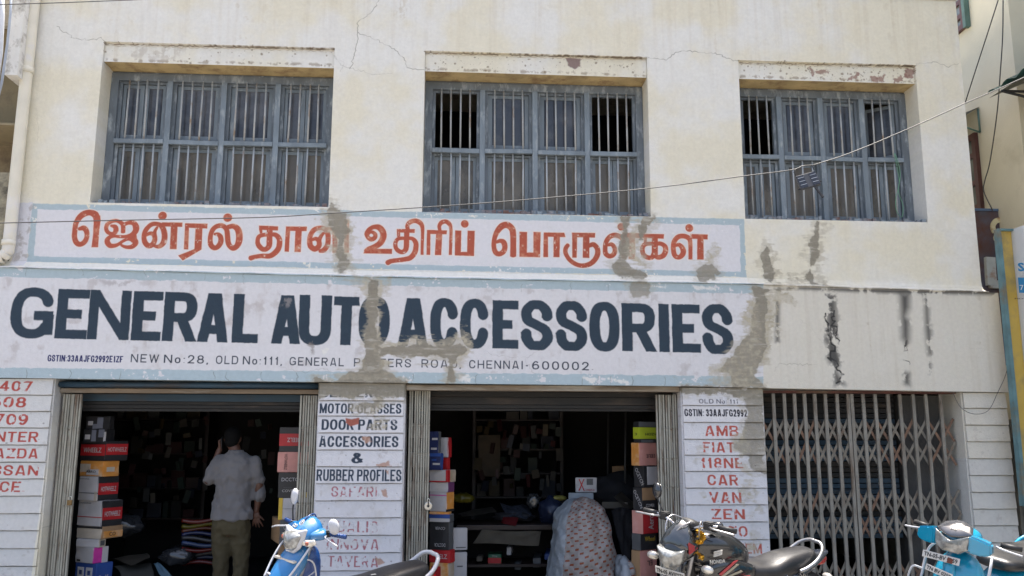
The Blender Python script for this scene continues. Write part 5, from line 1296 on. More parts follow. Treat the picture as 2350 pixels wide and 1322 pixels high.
def proj(P):
    v = Vector(P) - CAM; z = v.dot(_f)
    return (PCX + FPX * v.dot(_r2) / z, PCY - FPX * v.dot(_u2) / z)
def solve_len(P, d, pxt):
    lo, hi = 0.02, 1.2
    s = 1 if proj(P + d * .1)[0] > proj(P)[0] else -1
    for _ in range(40):
        m = (lo + hi) / 2
        if s * (proj(P + d * m)[0] - pxt) < 0: lo = m
        else: hi = m
    return (lo + hi) / 2
LASTBOT = {}
def carton(label, xl, xc, xr, yt, yb, Yc, th, body, side=None, bands=(), texts=(), cat='box', group=None, name='cardboard_box', depth=None):
    th = R_(th); c, s = math.cos(th), math.sin(th)
    pc = WY(xc, yb, Yc); z0 = pc.z; z1 = ZY(xc, yt, Yc)
    l = solve_len(pc, Vector((-c, s, 0)), xl) if xl < xc - 1 else .28
    r = depth or (solve_len(pc, Vector((s, c, 0)), xr) if xr > xc + 1 else .28)
    h = z1 - z0
    root = tag(empty(name, pc, -th), label, cat, group)
    bm = bmesh.new(); add_box(bm, -l, 0, 0, r, 0.0005, h - .001)
    bmesh.ops.bevel(bm, geom=list(bm.edges), offset=.004, segments=2, affect='EDGES')
    bmesh.ops.subdivide_edges(bm, edges=[e for e in bm.edges if e.calc_length() > .05], cuts=2, use_grid_fill=True)
    rr = random.Random(hash((xl, yt)) % 1000)
    for v in bm.verts: v.co += Vector((rr.uniform(-1, 1), rr.uniform(-1, 1), rr.uniform(-.3, .3))) * .0022
    bm.normal_update()
    for f in bm.faces:
        if side is not None and f.normal.x > .7: f.material_index = 1
    bm_obj('box_body', bm, [body, side or body], root)
    for face, u0, u1, v0, v1, m in bands:
        e = .0035
        if face == 'f': box_obj('printed_band', -l + l * u0, -l + l * u1, -e, .003, h * v0, h * v1, m, root)
        else: box_obj('printed_band', -.003, e, r * u0, r * u1, h * v0, h * v1, m, root)
    for face, tx, u, v, w, hh, m, rot in texts:
        q = R_(rot)
        if face == 'f':
            flat_text('lettering', tx, l * w if rot % 180 == 0 else h * w, h * hh if rot % 180 == 0 else l * hh, m, root, (-l + l * u, -.006, h * v), (R_(90), q, 0), th=.001)
        else:
            o = flat_text('lettering', tx, r * w if rot % 180 == 0 else h * w, h * hh if rot % 180 == 0 else r * hh, m, root, (.006, r * u, h * v), (0, 0, 0), th=.001)
            o.rotation_euler = (Matrix.Rotation(R_(90), 3, 'Z') @ Matrix.Rotation(R_(90), 3, 'X') @ Matrix.Rotation(q, 3, 'Z')).to_euler()
    return root, l, r, h
GA = 'boxes stacked at the left jamb of the left doorway'; YA = .34
PRINT = ('s', .03, .97, .25, .72, M_CRED)
def wheelz(face, u=.55, w=.8, hh=.24, v=.48, rot=0): return (face, 'HOTWHEELZ' if face == 's' else 'WHEELZ', u, v, w, hh, M_CWHT, rot)
carton('dark wrapped packet with grey check patches, topmost in the left doorway stack', 196, 251, 262, 955, 985, YA + .03, 14, M_CBLK, None, [('f', .1, .3, .3, .62, M_CWHT), ('f', .48, .72, .05, .9, M_CLGT), ('f', .3, .48, .02, .4, M_CLGT)], [], 'packet', GA)
carton('dark wrapped packet with a white barcode tab, second from top in the left doorway stack', 190, 243, 262, 985, 1016, YA + .02, 14, M_CBLK, None, [('f', .08, .3, .25, .6, M_CWHT), ('f', .36, .55, .1, .95, M_CLGT), ('f', .66, .9, .4, .98, M_CLGT), ('f', .88, .98, .0, .8, M_CWHT)], [], 'packet', GA)
carton('black carton with red band reading WHEELZ on both faces, under the dark packets', 183, 240, 292, 1012, 1058, YA, 30, M_CBLK, None, [('f', .02, .98, .26, .82, M_CRED), ('s', .02, .98, .30, .85, M_CRED)], [wheelz('f', .5, .72, .24, .54), wheelz('s', .5, .82, .22, .57)], 'box', GA)
carton('torn orange and cream carton between two red-banded black cartons', 182, 236, 272, 1058, 1094, YA + .01, 28, M_CORA, M_CORA, [('f', .02, .45, .28, .8, M_CCRM), ('f', .3, .8, .1, .45, M_CWHT), ('s', .2, .7, .3, .6, M_CCRM)], [('f', 'ABRO', .5, .3, .4, .16, M_CBLK, 0)], 'box', GA)
carton('white-ended black carton with red band, upper of the two alike in the left stack', 178, 222, 270, 1094, 1150, YA, 30, M_CWHT, M_CBLK, [PRINT, ('f', .0, 1, .30, .33, M_CGRY), ('f', .85, .99, .0, .38, M_CCRM)], [wheelz('s', .5, .72, .2, .48), ('f', 'www.hotwheelz', .3, .9, .5, .05, M_CGRY, 0)], 'box', GA)
carton('white-ended black carton with red band, lower of the two alike in the left stack', 176, 231, 279, 1150, 1209, YA - .01, 30, M_CWHT, M_CBLK, [PRINT, ('f', .0, 1, .34, .37, M_CRED)], [wheelz('s', .5, .74, .2, .48), ('f', 'www.hotwheelz', .3, .9, .5, .05, M_CGRY, 0)], 'box', GA)
carton('cream carton with a torn orange flap lying below the red-banded cartons', 175, 232, 280, 1209, 1238, YA, 26, M_CCRM, M_CKRA, [('f', 0, 1, .82, .98, M_CBLK), ('s', .1, 1, .1, .6, M_CORA)], [('s', 'CO', .5, .35, .3, .3, M_CBLK, 0)], 'box', GA)
carton('crushed white packet on top of the magenta-striped box', 174, 226, 242, 1238, 1257, YA + .01, 20, M_CWHT, M_CCRM, [('s', .2, .8, .2, .8, M_CGRY)], [], 'packet', GA)
carton('white box with a magenta stripe near the foot of the left stack', 172, 212, 246, 1257, 1294, YA, 32, M_CWHT, M_CMAG, [('f', .1, .3, .08, .2, M_CBLK), ('s', .6, 1, 0, 1, M_CWHT)], [], 'box', GA)
carton('blue box with white printed squares, lowest visible in the left stack', 170, 218, 256, 1294, 1345, YA, 30, M_CBLU, M_CBLU, [('f', .12, .42, .3, .8, M_CWHT), ('f', .52, .82, .3, .8, M_CWHT), ('f', .2, .34, .45, .66, M_CBLU), ('f', .60, .74, .45, .66, M_CBLU)], [('s', 'Blue Mix', .5, .3, .7, .3, M_CWHT, 0)], 'box', GA)

GB = 'boxes stacked at the right jamb of the left doorway'; YB = .30
carton('black box with upside-down red WHEELZ band, topmost by the gate beside the man', 636, 640, 700, 980, 1037, YB, 88, M_CBLK, M_CBLK, [('s', .0, 1, .24, .73, M_CRED)], [('s', 'WHEELZ', .55, .48, .6, .17, M_CWHT, 180)], 'box', GB, depth=.30)
carton('pink box with sideways lettering under the red-banded black box', 633, 636, 700, 1037, 1084, YB, 88, M_CPNK, M_CPNK, [], [('s', 'HOTWHEELZ', .25, .5, .75, .09, M_CBLK, 270)], 'box', GB, depth=.31)
carton('black wheel-cover box with yellow corner, above the white box by the gate', 634, 637, 700, 1084, 1143, YB, 88, M_CBLK, M_CBLK, [('s', .62, 1, .02, .22, M_CYEL)], [('s', 'DCCTCR', .4, .72, .6, .14, M_CWHT, 0), ('s', 'COVER', .33, .28, .4, .1, M_CWHT, 0), ('s', 'WHEEL', .3, .4, .28, .06, M_CGRY, 0)], 'box', GB, depth=.31)
carton('white box with a yellow edge behind the white mirror', 635, 638, 700, 1143, 1193, YB, 88, M_CYEL, M_CWHT, [('s', 0, .12, 0, 1, M_CYEL), ('s', 0, 1, .5, .51, M_CGRY)], [], 'box', GB, depth=.31)
carton('dark box marked with a white O behind the blue motorcycle cowl', 622, 640, 700, 1193, 1250, YB - .04, 70, M_CKRA, M_CGRY, [], [('s', 'O', .18, .7, .12, .25, M_CWHT, 0)], 'box', GB, depth=.29)
carton('kraft carton at the foot of the box stack behind the blue motorcycle', 624, 634, 700, 1250, 1352, YB, 80, M_CKRA, M_CKRA, [], [], 'box', GB, depth=.30)

GC_ = 'packets stacked at the left jamb of the middle doorway'; YC = .27
carton('navy printed pouch pack in clear wrap, topmost at the left of the middle doorway', 985, 1006, 1012, 990, 1040, YC, 20, M_CNAV, M_CGRY, [('f', .2, .8, .15, .25, M_CWHT), ('f', .3, .9, .6, .7, M_CWHT)], [], 'packet', GC_)
carton('white box with a red side standing behind the navy packs', 1006, 1028, 1036, 1004, 1050, YC + .12, 25, M_CWHT, M_CRED, [], [], 'box', GC_)
carton('bright blue pouch pack in clear wrap under the navy pack', 985, 1012, 1017, 1040, 1079, YC, 20, M_CNAV, M_CBLU, [('f', 0, 1, .8, 1, M_CBLU), ('f', .3, .9, .3, .42, M_CWHT), ('f', .2, .6, .55, .65, M_CBLU)], [], 'packet', GC_)
carton('narrow red box under the white red-sided box', 1016, 1026, 1033, 1050, 1079, YC + .10, 35, M_CRED, M_CRED, [], [], 'box', GC_)
carton('flat white box with pink edges and a torn brown corner', 985, 1026, 1046, 1079, 1107, YC - .01, 28, M_CWHT, M_CCRM, [('f', 0, 1, 0, .1, M_CRED), ('f', .93, 1, 0, 1, M_CRED), ('s', 0, .3, 0, 1, M_CRED)], [], 'box', GC_)
carton('white box with a purple curled side, below the pink-edged one', 985, 1028, 1043, 1107, 1130, YC, 25, M_CWHT, mat('purple_print', (.16, .05, .14), .5, **K_), [], [], 'box', GC_)
carton('white box bound with string and an orange end patch', 985, 1024, 1042, 1130, 1175, YC, 28, M_CWHT, M_CORA, [('f', .0, 1, .82, .86, M_CMAG), ('s', 0, 1, 0, .12, M_CBLK)], [], 'box', GC_)
carton('flat orange tray at the level of the padlock', 985, 1030, 1036, 1175, 1181, YC, 15, M_CORA, M_CORA, [], [], 'box', GC_)
carton('blue and white flat box under the orange tray', 985, 1032, 1042, 1181, 1199, YC, 20, M_CWHT, M_CGRY, [('f', 0, 1, .5, 1, M_CBLU)], [], 'box', GC_)
carton('black wheel-cover box upside down, showing COVER inverted', 985, 1030, 1040, 1199, 1263, YC, 22, M_CBLK, M_CGRY, [], [('f', 'COVER', .55, .78, .5, .1, M_CWHT, 180), ('f', 'DCCTCR', .55, .18, .55, .12, M_CWHT, 180)], 'box', GC_)
carton('red box ending in ELZ near the silver grab rail', 985, 1033, 1044, 1263, 1293, YC, 22, M_CRED, M_CRED, [], [('f', 'ELZ', .68, .5, .36, .34, M_CWHT, 0)], 'box', GC_)
carton('orange open box behind the silver grab rail', 985, 1028, 1042, 1293, 1345, YC, 22, M_CORA, M_CCRM, [('f', .1, .6, .3, .85, M_CRED)], [], 'box', GC_)
carton('white leaflet carton leaning inside the middle doorway, upper one', 1037, 1040, 1061, 1212, 1263, YC + .3, 80, M_CWHT, M_CWHT, [('s', .2, .9, .1, .14, M_CGRY)], [], 'box', GC_, depth=.14)
carton('white leaflet carton leaning inside the middle doorway, lower one', 1036, 1039, 1060, 1268, 1335, YC + .3, 80, M_CWHT, M_CWHT, [('s', .3, .7, .5, .54, M_CGRY)], [], 'box', GC_, depth=.14)

GD = 'boxes stacked at the right jamb of the middle doorway'; YD = .26
carton('black box with lime band reading HOZV, topmost at the right of the middle doorway', 1454, 1467, 1508, 967, 1016, YD, 62, M_CBLK, M_CBLK, [('s', 0, 1, .18, .72, M_CLIM), ('f', 0, 1, .18, .72, M_CLIM), ('s', .1, .75, .0, .14, M_CGRY), ('s', 0, 1, .75, .98, M_CGRY)], [('s', 'HOZV', .62, .40, .6, .12, M_CBLK, 0), ('f', '3', .5, .4, .4, .12, M_CBLK, 0)], 'box', GD, depth=.24)
carton('pink and orange box with inverted black letters, below the lime-banded box', 1449, 1468, 1508, 1016, 1069, YD - .01, 58, M_CORA, M_CPNK, [], [('s', 'EELE', .62, .42, .5, .16, M_CBLK, 180)], 'box', GD, depth=.24)
carton('black and white box with tilted white lettering, third from top at the right', 1455, 1478, 1508, 1069, 1119, YD, 55, M_CBLK, M_CBLK, [('s', .22, .95, .12, .95, M_CWHT)], [('f', 'OCETCN', .6, .5, .85, .3, M_CWHT, 60)], 'box', GD, depth=.22)
carton('black box with torn kraft patch and the word COVER, behind the black mirror', 1453, 1474, 1508, 1119, 1173, YD, 55, M_CBLK, M_CBLK, [('s', .02, .85, .45, .98, M_CKRA)], [('s', 'COVER', .5, .22, .55, .14, M_CWHT, 0), ('f', 'OCETCN', .6, .5, .85, .3, M_CWHT, 60)], 'box', GD, depth=.22)
carton('red box with sideways white Aero lettering', 1452, 1476, 1508, 1173, 1226, YD, 55, M_CRED, M_CRED, [('f', 0, 1, 0, 1, M_CPNK)], [('s', 'Aero', .5, .5, .65, .34, M_CWHT, 90)], 'box', GD, depth=.22)
carton('dark box reading Wheel in yellow, behind the motorcycle indicator', 1450, 1470, 1508, 1226, 1264, YD, 55, M_CGRY, M_CBLK, [], [('s', 'Wheel', .55, .68, .6, .28, M_CYEL, 0)], 'box', GD, depth=.24)
carton('kraft box with a pink face, lowest at the right of the middle doorway', 1450, 1470, 1508, 1264, 1345, YD, 55, M_CKRA, M_CPNK, [], [('s', 'EL', .55, .62, .3, .14, M_CBLK, 180)], 'box', GD, depth=.24)

# ================================================================== inside the middle shop
M_TABLE = mat('dark_wood_counter', (.022, .012, .010), .5, var=.3, scale=6)
M_CLOTHP = mat('plaid_cloth', (.07, .08, .11), .9, var=.6, scale=25)
yT = 1.0
tb = tag(empty('counter', WY(1150, 1322, yT)), 'dark wooden counter heaped with cloth and card inside the middle shop', 'counter')
o = Vector(tb.location)
tz = ZY(1150, 1205, yT)
x0, x1 = XY(1048, 1205, yT), XY(1330, 1205, yT)
box_obj('counter_top', x0, x1, yT, yT + .7, tz - .05, tz, M_TABLE, tb, loc=-o, bevel=.004)
for (a_, b_) in ((x0, x0 + .05), (x1 - .05, x1)): 
    box_obj('side_panel', a_, b_, yT + .02, yT + .68, .021, tz - .051, M_TABLE, tb, loc=-o)
box_obj('shelf', x0 + .052, x1 - .052, yT + .05, yT + .68, ZY(1150, 1303, yT), ZY(1150, 1297, yT), M_TABLE, tb, loc=-o)
box_obj('back_panel', x0 + .052, x1 - .052, yT + .6, yT + .64, .022, tz - .052, M_IN, tb, loc=-o)
def sheet(name, label, cat, pts, m, Y, amp=.02, seed=0, th=.004, group=None):
    """a limp sheet spanning a quadrilateral of photo points (each with its own depth)"""
    r = random.Random(seed); P = [WY(x, y, Y + dy) for x, y, dy in pts]; n = 12
    bm = bmesh.new(); g = []
    for i in range(n + 1):
        row = []
        for j in range(n + 1):
            u, v = i / n, j / n
            p = P[0] * (1 - u) * (1 - v) + P[1] * u * (1 - v) + P[2] * u * v + P[3] * (1 - u) * v
            p = p + Vector((0, -amp * (math.sin(u * 9 + seed) * math.cos(v * 7 + seed * 2) + .5 * math.sin(u * 21 + v * 13)), amp * .5 * math.sin(u * 6 + v * 4 + seed)))
            row.append(bm.verts.new(p))
        g.append(row)
    for i in range(n):
        for j in range(n): bm.faces.new((g[i][j], g[i + 1][j], g[i + 1][j + 1], g[i][j + 1]))
    bmesh.ops.solidify(bm, geom=list(bm.faces), thickness=th)
    return tag(bm_obj(name, bm, m, smooth=True), label, cat, group)
def heap(name, label, cat, cx, cy, Y, rx, ry, rz, m, seed=0, amp=.25, group=None):
    bm = bmesh.new(); bmesh.ops.create_icosphere(bm, subdivisions=3, radius=1)
    r = random.Random(seed); ph = [r.uniform(0, 6) for _ in range(6)]
    for v in bm.verts:
        p = v.co.copy(); k = 1 + amp * (.4 * math.sin(p.x * 5 + ph[0]) * math.cos(p.z * 6 + ph[1]) + .3 * math.sin(p.y * 9 + ph[2]) + .3 * math.sin(p.x * 13 + p.z * 11 + ph[3]))
        v.co = Vector((p.x * rx * k, p.y * ry * k, p.z * rz * k))
    return tag(bm_obj(name, bm, m, loc=WY(cx, cy, Y), smooth=True), label, cat, group)
M_PLY = mat('clear_polythene', (.04, .042, .045), .12, var=.5, scale=8, spec=.9, bump=.01, bscale=14)
M_YBAG = mat('yellow_bag', (.12, .10, .01), .4, var=.4, scale=6, bump=.006, bscale=20)
M_DCL = mat('dark_cloth', (.018, .018, .022), .8, var=.4, scale=9, bump=.006, bscale=20)
M_BAGB = mat('blue_black_bag', (.015, .022, .05), .3, var=.4, scale=9, bump=.01, bscale=16)
M_KR2 = mat('dull_card', (.10, .085, .065), .8, var=.2, scale=5)
sheet('card_sheet', 'crumpled cardboard sheet hanging down the front of the counter', 'cardboard', [(1106, 1216, 0), (1242, 1220, 0), (1236, 1252, -.02), (1085, 1247, -.02)], mat('pale_kraft', (.16, .14, .105), .8, var=.25, scale=5), yT - .02, .012, 2)
sheet('card_sheet', 'flat brown card lying on the left of the counter', 'cardboard', [(1050, 1178, .4), (1130, 1162, .5), (1140, 1176, .1), (1060, 1186, 0)], M_KR2, yT + .1, .01, 5)
sheet('cloth', 'blue plaid cloth thrown across the counter', 'cloth', [(1146, 1152, .4), (1215, 1165, .4), (1225, 1184, .0), (1170, 1190, 0)], M_CLOTHP, yT + .1, .04, 3)
sheet('red_folder', 'dark red folder at the counter edge', 'folder', [(1155, 1186, .1), (1190, 1188, .1), (1184, 1208, -.01), (1150, 1200, -.01)], mat('dark_red_card', (.16, .012, .015), .6), yT, .004, 4)
heap('yellow_bag', 'yellow plastic bag behind the white boxes on the counter', 'bag', 1062, 1143, yT + .4, .13, .12, .055, M_YBAG, 2)
heap('polythene_bag', 'crumpled clear polythene bag on the counter', 'bag', 1224, 1150, yT + .3, .075, .07, .085, M_PLY, 3)
heap('dark_bundle', 'dark bundle of cloth on the middle of the counter', 'bundle', 1180, 1186, yT + .3, .22, .15, .06, M_DCL, 4)
heap('blue_bag', 'blue-black plastic bag beside the covered heap', 'bag', 1265, 1172, yT + .2, .14, .13, .15, M_BAGB, 7)
heap('packet', 'yellow printed packet on the blue-black bag', 'packet', 1282, 1143, yT + .2, .09, .07, .028, mat('yellow_packet', (.28, .25, .06), .4, var=.6, scale=18), 8, .1)
for i, (x, y, w, h, m, lab) in enumerate(((1135, 1286, 30, 28, mat('green_red_tin', (.02, .12, .06), .4), 'green and red carton on the lower shelf of the counter'), (1168, 1265, 10, 18, M_CWHT, 'small white packet standing on the counter shelf'), (1232, 1292, 18, 22, M_CGRY, 'grey white-topped carton at the right of the counter shelf'), (1188, 1300, 14, 16, M_CGRY, 'little grey box low on the counter shelf'), (1260, 1278, 20, 14, M_CBLU, 'blue box at the far right of the counter shelf'), (1100, 1283, 12, 12, M_KR2, 'brown box at the left end of the counter shelf'))):
    tz_ = ZY(x, 1297, yT + .1); p = WY(x, y, yT + .1)
    r_, *_x = carton(lab, x - w / 2, x + w / 2, x + w / 2 + 4, y - h / 2, y + h / 2, yT + .1, 8, m, m, [('f', .0, 1, .25, .7, M_CRED)] if i == 0 else [], [('f', 'Shine', .5, .85, .4, .15, M_CWHT, 0)] if i == 0 else [], 'box', 'cartons on the counter shelf')
# back shelving of the middle shop with dim stock
ORD = ('first', 'second', 'third', 'fourth', 'fifth', 'sixth', 'seventh', 'eighth', 'ninth', 'tenth', 'eleventh', 'twelfth', 'thirteenth', 'fourteenth', 'fifteenth', 'sixteenth', 'seventeenth', 'eighteenth')
def racks(px0, px1, Y, rows, seed, label, names):
    r = random.Random(seed)
    X0, X1 = XY(px0, 1010, Y), XY(px1, 1010, Y)
    zs = [ZY(px0, q, Y) for q in rows]
    rk = tag(empty('shelf_rack', ((X0 + X1) / 2, Y, .021)), label, 'shelf rack')
    o = Vector(rk.location)
    box_obj('upright', X0 - .04, X0, Y, Y + .4, .022, max(zs) + .4, M_TABLE, rk, loc=-o); box_obj('upright', X1, X1 + .04, Y, Y + .4, .022, max(zs) + .4, M_TABLE, rk, loc=-o)
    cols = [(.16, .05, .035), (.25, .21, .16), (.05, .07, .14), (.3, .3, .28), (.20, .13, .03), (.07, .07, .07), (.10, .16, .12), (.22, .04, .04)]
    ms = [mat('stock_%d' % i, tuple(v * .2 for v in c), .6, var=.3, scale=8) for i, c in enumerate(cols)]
    for k, z in enumerate(zs):
        box_obj('shelf_board', X0 + .001, X1 - .001, Y, Y + .4, z - .02, z, M_TABLE, rk, loc=-o)
        x = X0 + .02; kk_ = 0
        while x < X1 - .12:
            w = r.uniform(.06, .17); h = r.uniform(.08, .22); d = r.uniform(.1, .25)
            if r.random() < .85:
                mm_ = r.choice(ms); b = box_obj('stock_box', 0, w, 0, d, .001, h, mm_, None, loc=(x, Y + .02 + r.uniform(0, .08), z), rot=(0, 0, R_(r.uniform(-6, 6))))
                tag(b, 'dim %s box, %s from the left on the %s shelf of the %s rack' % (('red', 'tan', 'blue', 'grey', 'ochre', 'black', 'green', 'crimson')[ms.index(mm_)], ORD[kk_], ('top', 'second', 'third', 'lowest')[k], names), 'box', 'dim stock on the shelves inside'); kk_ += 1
            x += w + r.uniform(.004, .05)
    return rk
racks(1092, 1285, 2.6, (962, 1030, 1085, 1140), 5, 'tall rack of dim small stock at the back of the middle shop', 'middle shop')
racks(205, 470, 2.7, (960, 1040, 1120, 1190), 6, 'tall rack of dim stock at the back of the left shop', 'left shop')
# hanging goods, kraft panel, post
sh = tag(box_obj('kraft_panel', 0, .27, 0, .02, 0, .5, mat('dim_kraft', (.07, .05, .03), .7, var=.3), bevel=.004, loc=WY(1097, 1094, 2.4)), 'upright kraft panel standing before the back shelves', 'cardboard')
for i, (px, a_, b_) in enumerate(((1436, 950, 1145), (1396, 950, 1145))):
    tag(tube_obj('pole', [WY(px, 945, 1.3 + i * .6), WY(px - 2, 1160, 1.3 + i * .6)], .012, mat('dull_pole', (.05, .05, .05), .5)), 'thin upright pole inside the middle doorway, %s' % ('nearer the box stack' if i == 0 else 'farther from the box stack'), 'pole')
carton('white carton with a red X stroke standing on the covered heap', 1321, 1370, 1374, 1096, 1130, .95, 4, M_CWHT, M_CWHT, [('f', .52, .82, .5, .92, M_CGRY)], [('f', 'X', .28, .5, .3, .8, M_CRED, 0), ('f', 'ORBIT-X', .68, .16, .42, .12, M_CRED, 0)], 'box')
carton('pale blue-grey carton under the red X carton', 1305, 1362, 1368, 1131, 1160, .9, 3, mat('pale_blue_card', (.30, .34, .38), .6), None, [], [], 'box')
sheet('card_sheet', 'dusty grey flat carton leaning against the heap at right', 'cardboard', [(1425, 1128, .3), (1462, 1160, .2), (1440, 1172, 0), (1408, 1140, .1)], M_KR2, .7, .006, 8)
carton('small brown carton lying on the goods behind the heap', 1382, 1440, 1448, 1152, 1168, .8, 10, M_KR2, M_KR2, [], [], 'box')
carton('brown carton high on the dim pile behind the right box stack', 1405, 1432, 1442, 1070, 1092, 1.6, 20, M_CKRA, M_CKRA, [], [], 'box')
heap('dark_pile', 'dark pile of goods behind the covered heap', 'pile', 1415, 1128, 1.5, .28, .25, .22, M_DCL, 12)
# heap under the printed cover
def cover_material():
    S = 128; t = np.ones((S, S, 4), np.float32); t[..., :3] = (.52, .50, .49)
    def bar(x, y, w, h, c): 
        for yy_ in range(int(y), int(y + h)):
            for xx_ in range(int(x), int(x + w)): t[yy_ % S, xx_ % S, :3] = c
    for (x, y) in ((8, 16), (72, 80)):
        bar(x, y, 50, 26, (.42, .09, .07)); bar(x + 10, y + 5, 40, 15, (.55, .30, .05)); bar(x + 18, y + 9, 24, 6, (.30, .10, .04))
    im = bpy.data.images.new('cover_print', S, S); im.pixels.foreach_set(t.ravel()); im.update(); im.pack()
    m, nt, N, L, b = nodes_of('printed_cover')
    uv = N.new('ShaderNodeUVMap'); uv.uv_map = 'print'; ti = N.new('ShaderNodeTexImage'); ti.image = im; L.new(uv.outputs[0], ti.inputs[0])
    sx = N.new('ShaderNodeSeparateXYZ'); L.new(uv.outputs[0], sx.inputs[0])
    gt = N.new('ShaderNodeMath'); gt.operation = 'GREATER_THAN'; gt.inputs[1].default_value = 2.9; L.new(sx.outputs[0], gt.inputs[0])
    mx = N.new('ShaderNodeMix'); mx.data_type = 'RGBA'; mx.inputs[6].default_value = (.25, .28, .31, 1); L.new(gt.outputs[0], mx.inputs[0]); L.new(ti.outputs[0], mx.inputs[7])
    L.new(mx.outputs[2], b.inputs['Base Color']); b.inputs['Roughness'].default_value = .5
    n = N.new('ShaderNodeTexNoise'); n.inputs['Scale'].default_value = 9; n.inputs['Detail'].default_value = 5; tc = N.new('ShaderNodeTexCoord'); L.new(tc.outputs['Object'], n.inputs['Vector'])
    bp = N.new('ShaderNodeBump'); bp.inputs['Distance'].default_value = .03; L.new(n.outputs[0], bp.inputs['Height']); L.new(bp.outputs[0], b.inputs['Normal'])
    return m
M_COV = cover_material()
def cover(name, label, ring_px, Y, seed, uvs=(13, 18)):
    """mound: rows (py, left px, right px, front depth) from the top down; the cloth bulges towards the street"""
    r = random.Random(seed); ph = [r.uniform(0, 6) for _ in range(5)]
    bm = bmesh.new(); uvl = bm.loops.layers.uv.new('print'); rows = []; nu = 40
    R2 = []
    for i in range(len(ring_px) * 5 - 4):
        t = i / 5; k = min(int(t), len(ring_px) - 2); f = t - k
        R2.append([ring_px[k][q] * (1 - f) + ring_px[k + 1][q] * f for q in range(4)])
    for i, (py, xl, xr, dp) in enumerate(R2):
        a, b = WY(xl, py, Y + .1), WY(xr, py, Y + .1); row = []
        for j in range(nu + 1):
            u = j / nu; ang = math.pi * u
            x = (a.x + b.x) / 2 - math.cos(ang) * (b.x - a.x) / 2
            y = Y + .25 - dp * math.sin(ang) ** .8
            w = .018 * math.sin(u * 22 + ph[0] + i * .12) * math.sin(ang) + .012 * math.sin(u * 9 - i * .5 + ph[1]) + .01 * math.sin(i * .9 + u * 5 + ph[2])
            row.append((bm.verts.new((x, y - w, a.z + .01 * math.sin(u * 7 + ph[3]))), u, i / (len(R2) - 1)))
        rows.append(row)
    for A, B in zip(rows, rows[1:]):
        for j in range(nu):
            q = (A[j], A[j + 1], B[j + 1], B[j]); f = bm.faces.new([v[0] for v in q])
            for lp, v in zip(f.loops, q): lp[uvl].uv = (v[1] * uvs[0], v[2] * uvs[1] + v[1] * 2.2)
    f = bm.faces.new([v[0] for v in rows[0]][::-1])
    bmesh.ops.recalc_face_normals(bm, faces=bm.faces)
    o = tag(bm_obj(name, bm, M_COV, smooth=True), label, 'covered heap')
    sb = o.modifiers.new('s', 'SUBSURF'); sb.levels = sb.render_levels = 1
    for k, (nz, st) in enumerate(((.24, .06), (.07, .022))):
        t_ = bpy.data.textures.new('crease', 'VORONOI'); t_.noise_scale = nz; d_ = o.modifiers.new('c', 'DISPLACE'); d_.texture = t_; d_.texture_coords = 'GLOBAL'; d_.strength = st; d_.mid_level = .4
    return o
cover('covered_heap', 'tall heap under a pale plastic sheet printed with rows of small orange and yellow logos', [(1143, 1318, 1345, .12), (1150, 1304, 1366, .22), (1172, 1284, 1385, .34), (1205, 1274, 1402, .42), (1240, 1271, 1408, .46), (1290, 1264, 1412, .50), (1340, 1256, 1416, .54), (1392, 1250, 1420, .55)], .42, 3, (11, 17))
cover('covered_heap', 'low second heap under the printed plastic sheet, lower right of the tall one', [(1284, 1428, 1440, .1), (1292, 1415, 1452, .2), (1320, 1408, 1462, .3), (1392, 1400, 1470, .34)], .30, 5, (5, 6))
sheet('black_cloth', 'black cloth hanging between the printed heap and the box stack', 'cloth', [(1402, 1168, .3), (1448, 1165, .3), (1452, 1300, .1), (1432, 1300, .05)], M_DCL, .35, .02, 5, .008)
# left shop clutter
heap('polythene_bag', 'glossy dark polythene bag on the floor stock of the left shop', 'bag', 285, 1205, 1.0, .20, .16, .12, mat('black_polythene', (.03, .032, .036), .15, var=.4, scale=7, bump=.012, bscale=14, spec=.9), 21)
heap('polythene_bag', 'crumpled dark polythene sheet lower in the left shop', 'bag', 410, 1275, 1.0, .18, .16, .10, mat('black_polythene', (.03, .032, .036), .15), 22)
sheet('card_sheet', 'grey flattened carton lying low at the left doorway', 'cardboard', [(258, 1282, .2), (338, 1268, .4), (345, 1280, .1), (300, 1298, 0)], M_KR2, .6, .01, 12)
sheet('card_sheet', 'dark flattened carton under the grey one at the left doorway', 'cardboard', [(262, 1300, .2), (345, 1290, .4), (355, 1322, .0), (290, 1335, 0)], mat('dull_card2', (.10, .10, .09), .7), .5, .015, 13)
sheet('blue_bag_strip', 'pale blue plastic strip on the floor of the left shop', 'plastic', [(352, 1294, .1), (362, 1290, .1), (398, 1322, 0), (375, 1330, 0)], mat('pale_blue_plastic', (.12, .22, .30), .4), .5, .01, 14)
cols = [(.22, .03, .02), (.25, .22, .02), (.20, .05, .02), (.02, .03, .12), (.05, .05, .06), (.03, .06, .16), (.24, .02, .02), (.08, .08, .09), (.04, .05, .12), (.18, .02, .02)]
for i, c in enumerate(cols):
    y = 1194 + i * 11; P = [WY(418 + x, y + 4 * math.sin(x * .05 + i), .95 + .1 * math.sin(i)) for x in (0, 20, 40, 60, 80)]
    tag(tube_obj('rolled_profile', crom(P, 4), .022, mat('rubber_%d' % i, tuple(v * .5 for v in c), .25, var=.3, scale=9)), '%s rubber profile roll, %s in the pile left of the man' % (('red', 'yellow-green', 'orange', 'navy', 'black', 'blue', 'bright red', 'grey', 'dark blue', 'deep red')[i], ('topmost', 'second down', 'third down', 'fourth down', 'fifth down', 'sixth down', 'seventh down', 'eighth down', 'ninth down', 'lowest')[i]), 'rubber roll', 'rubber profiles piled left of the man')

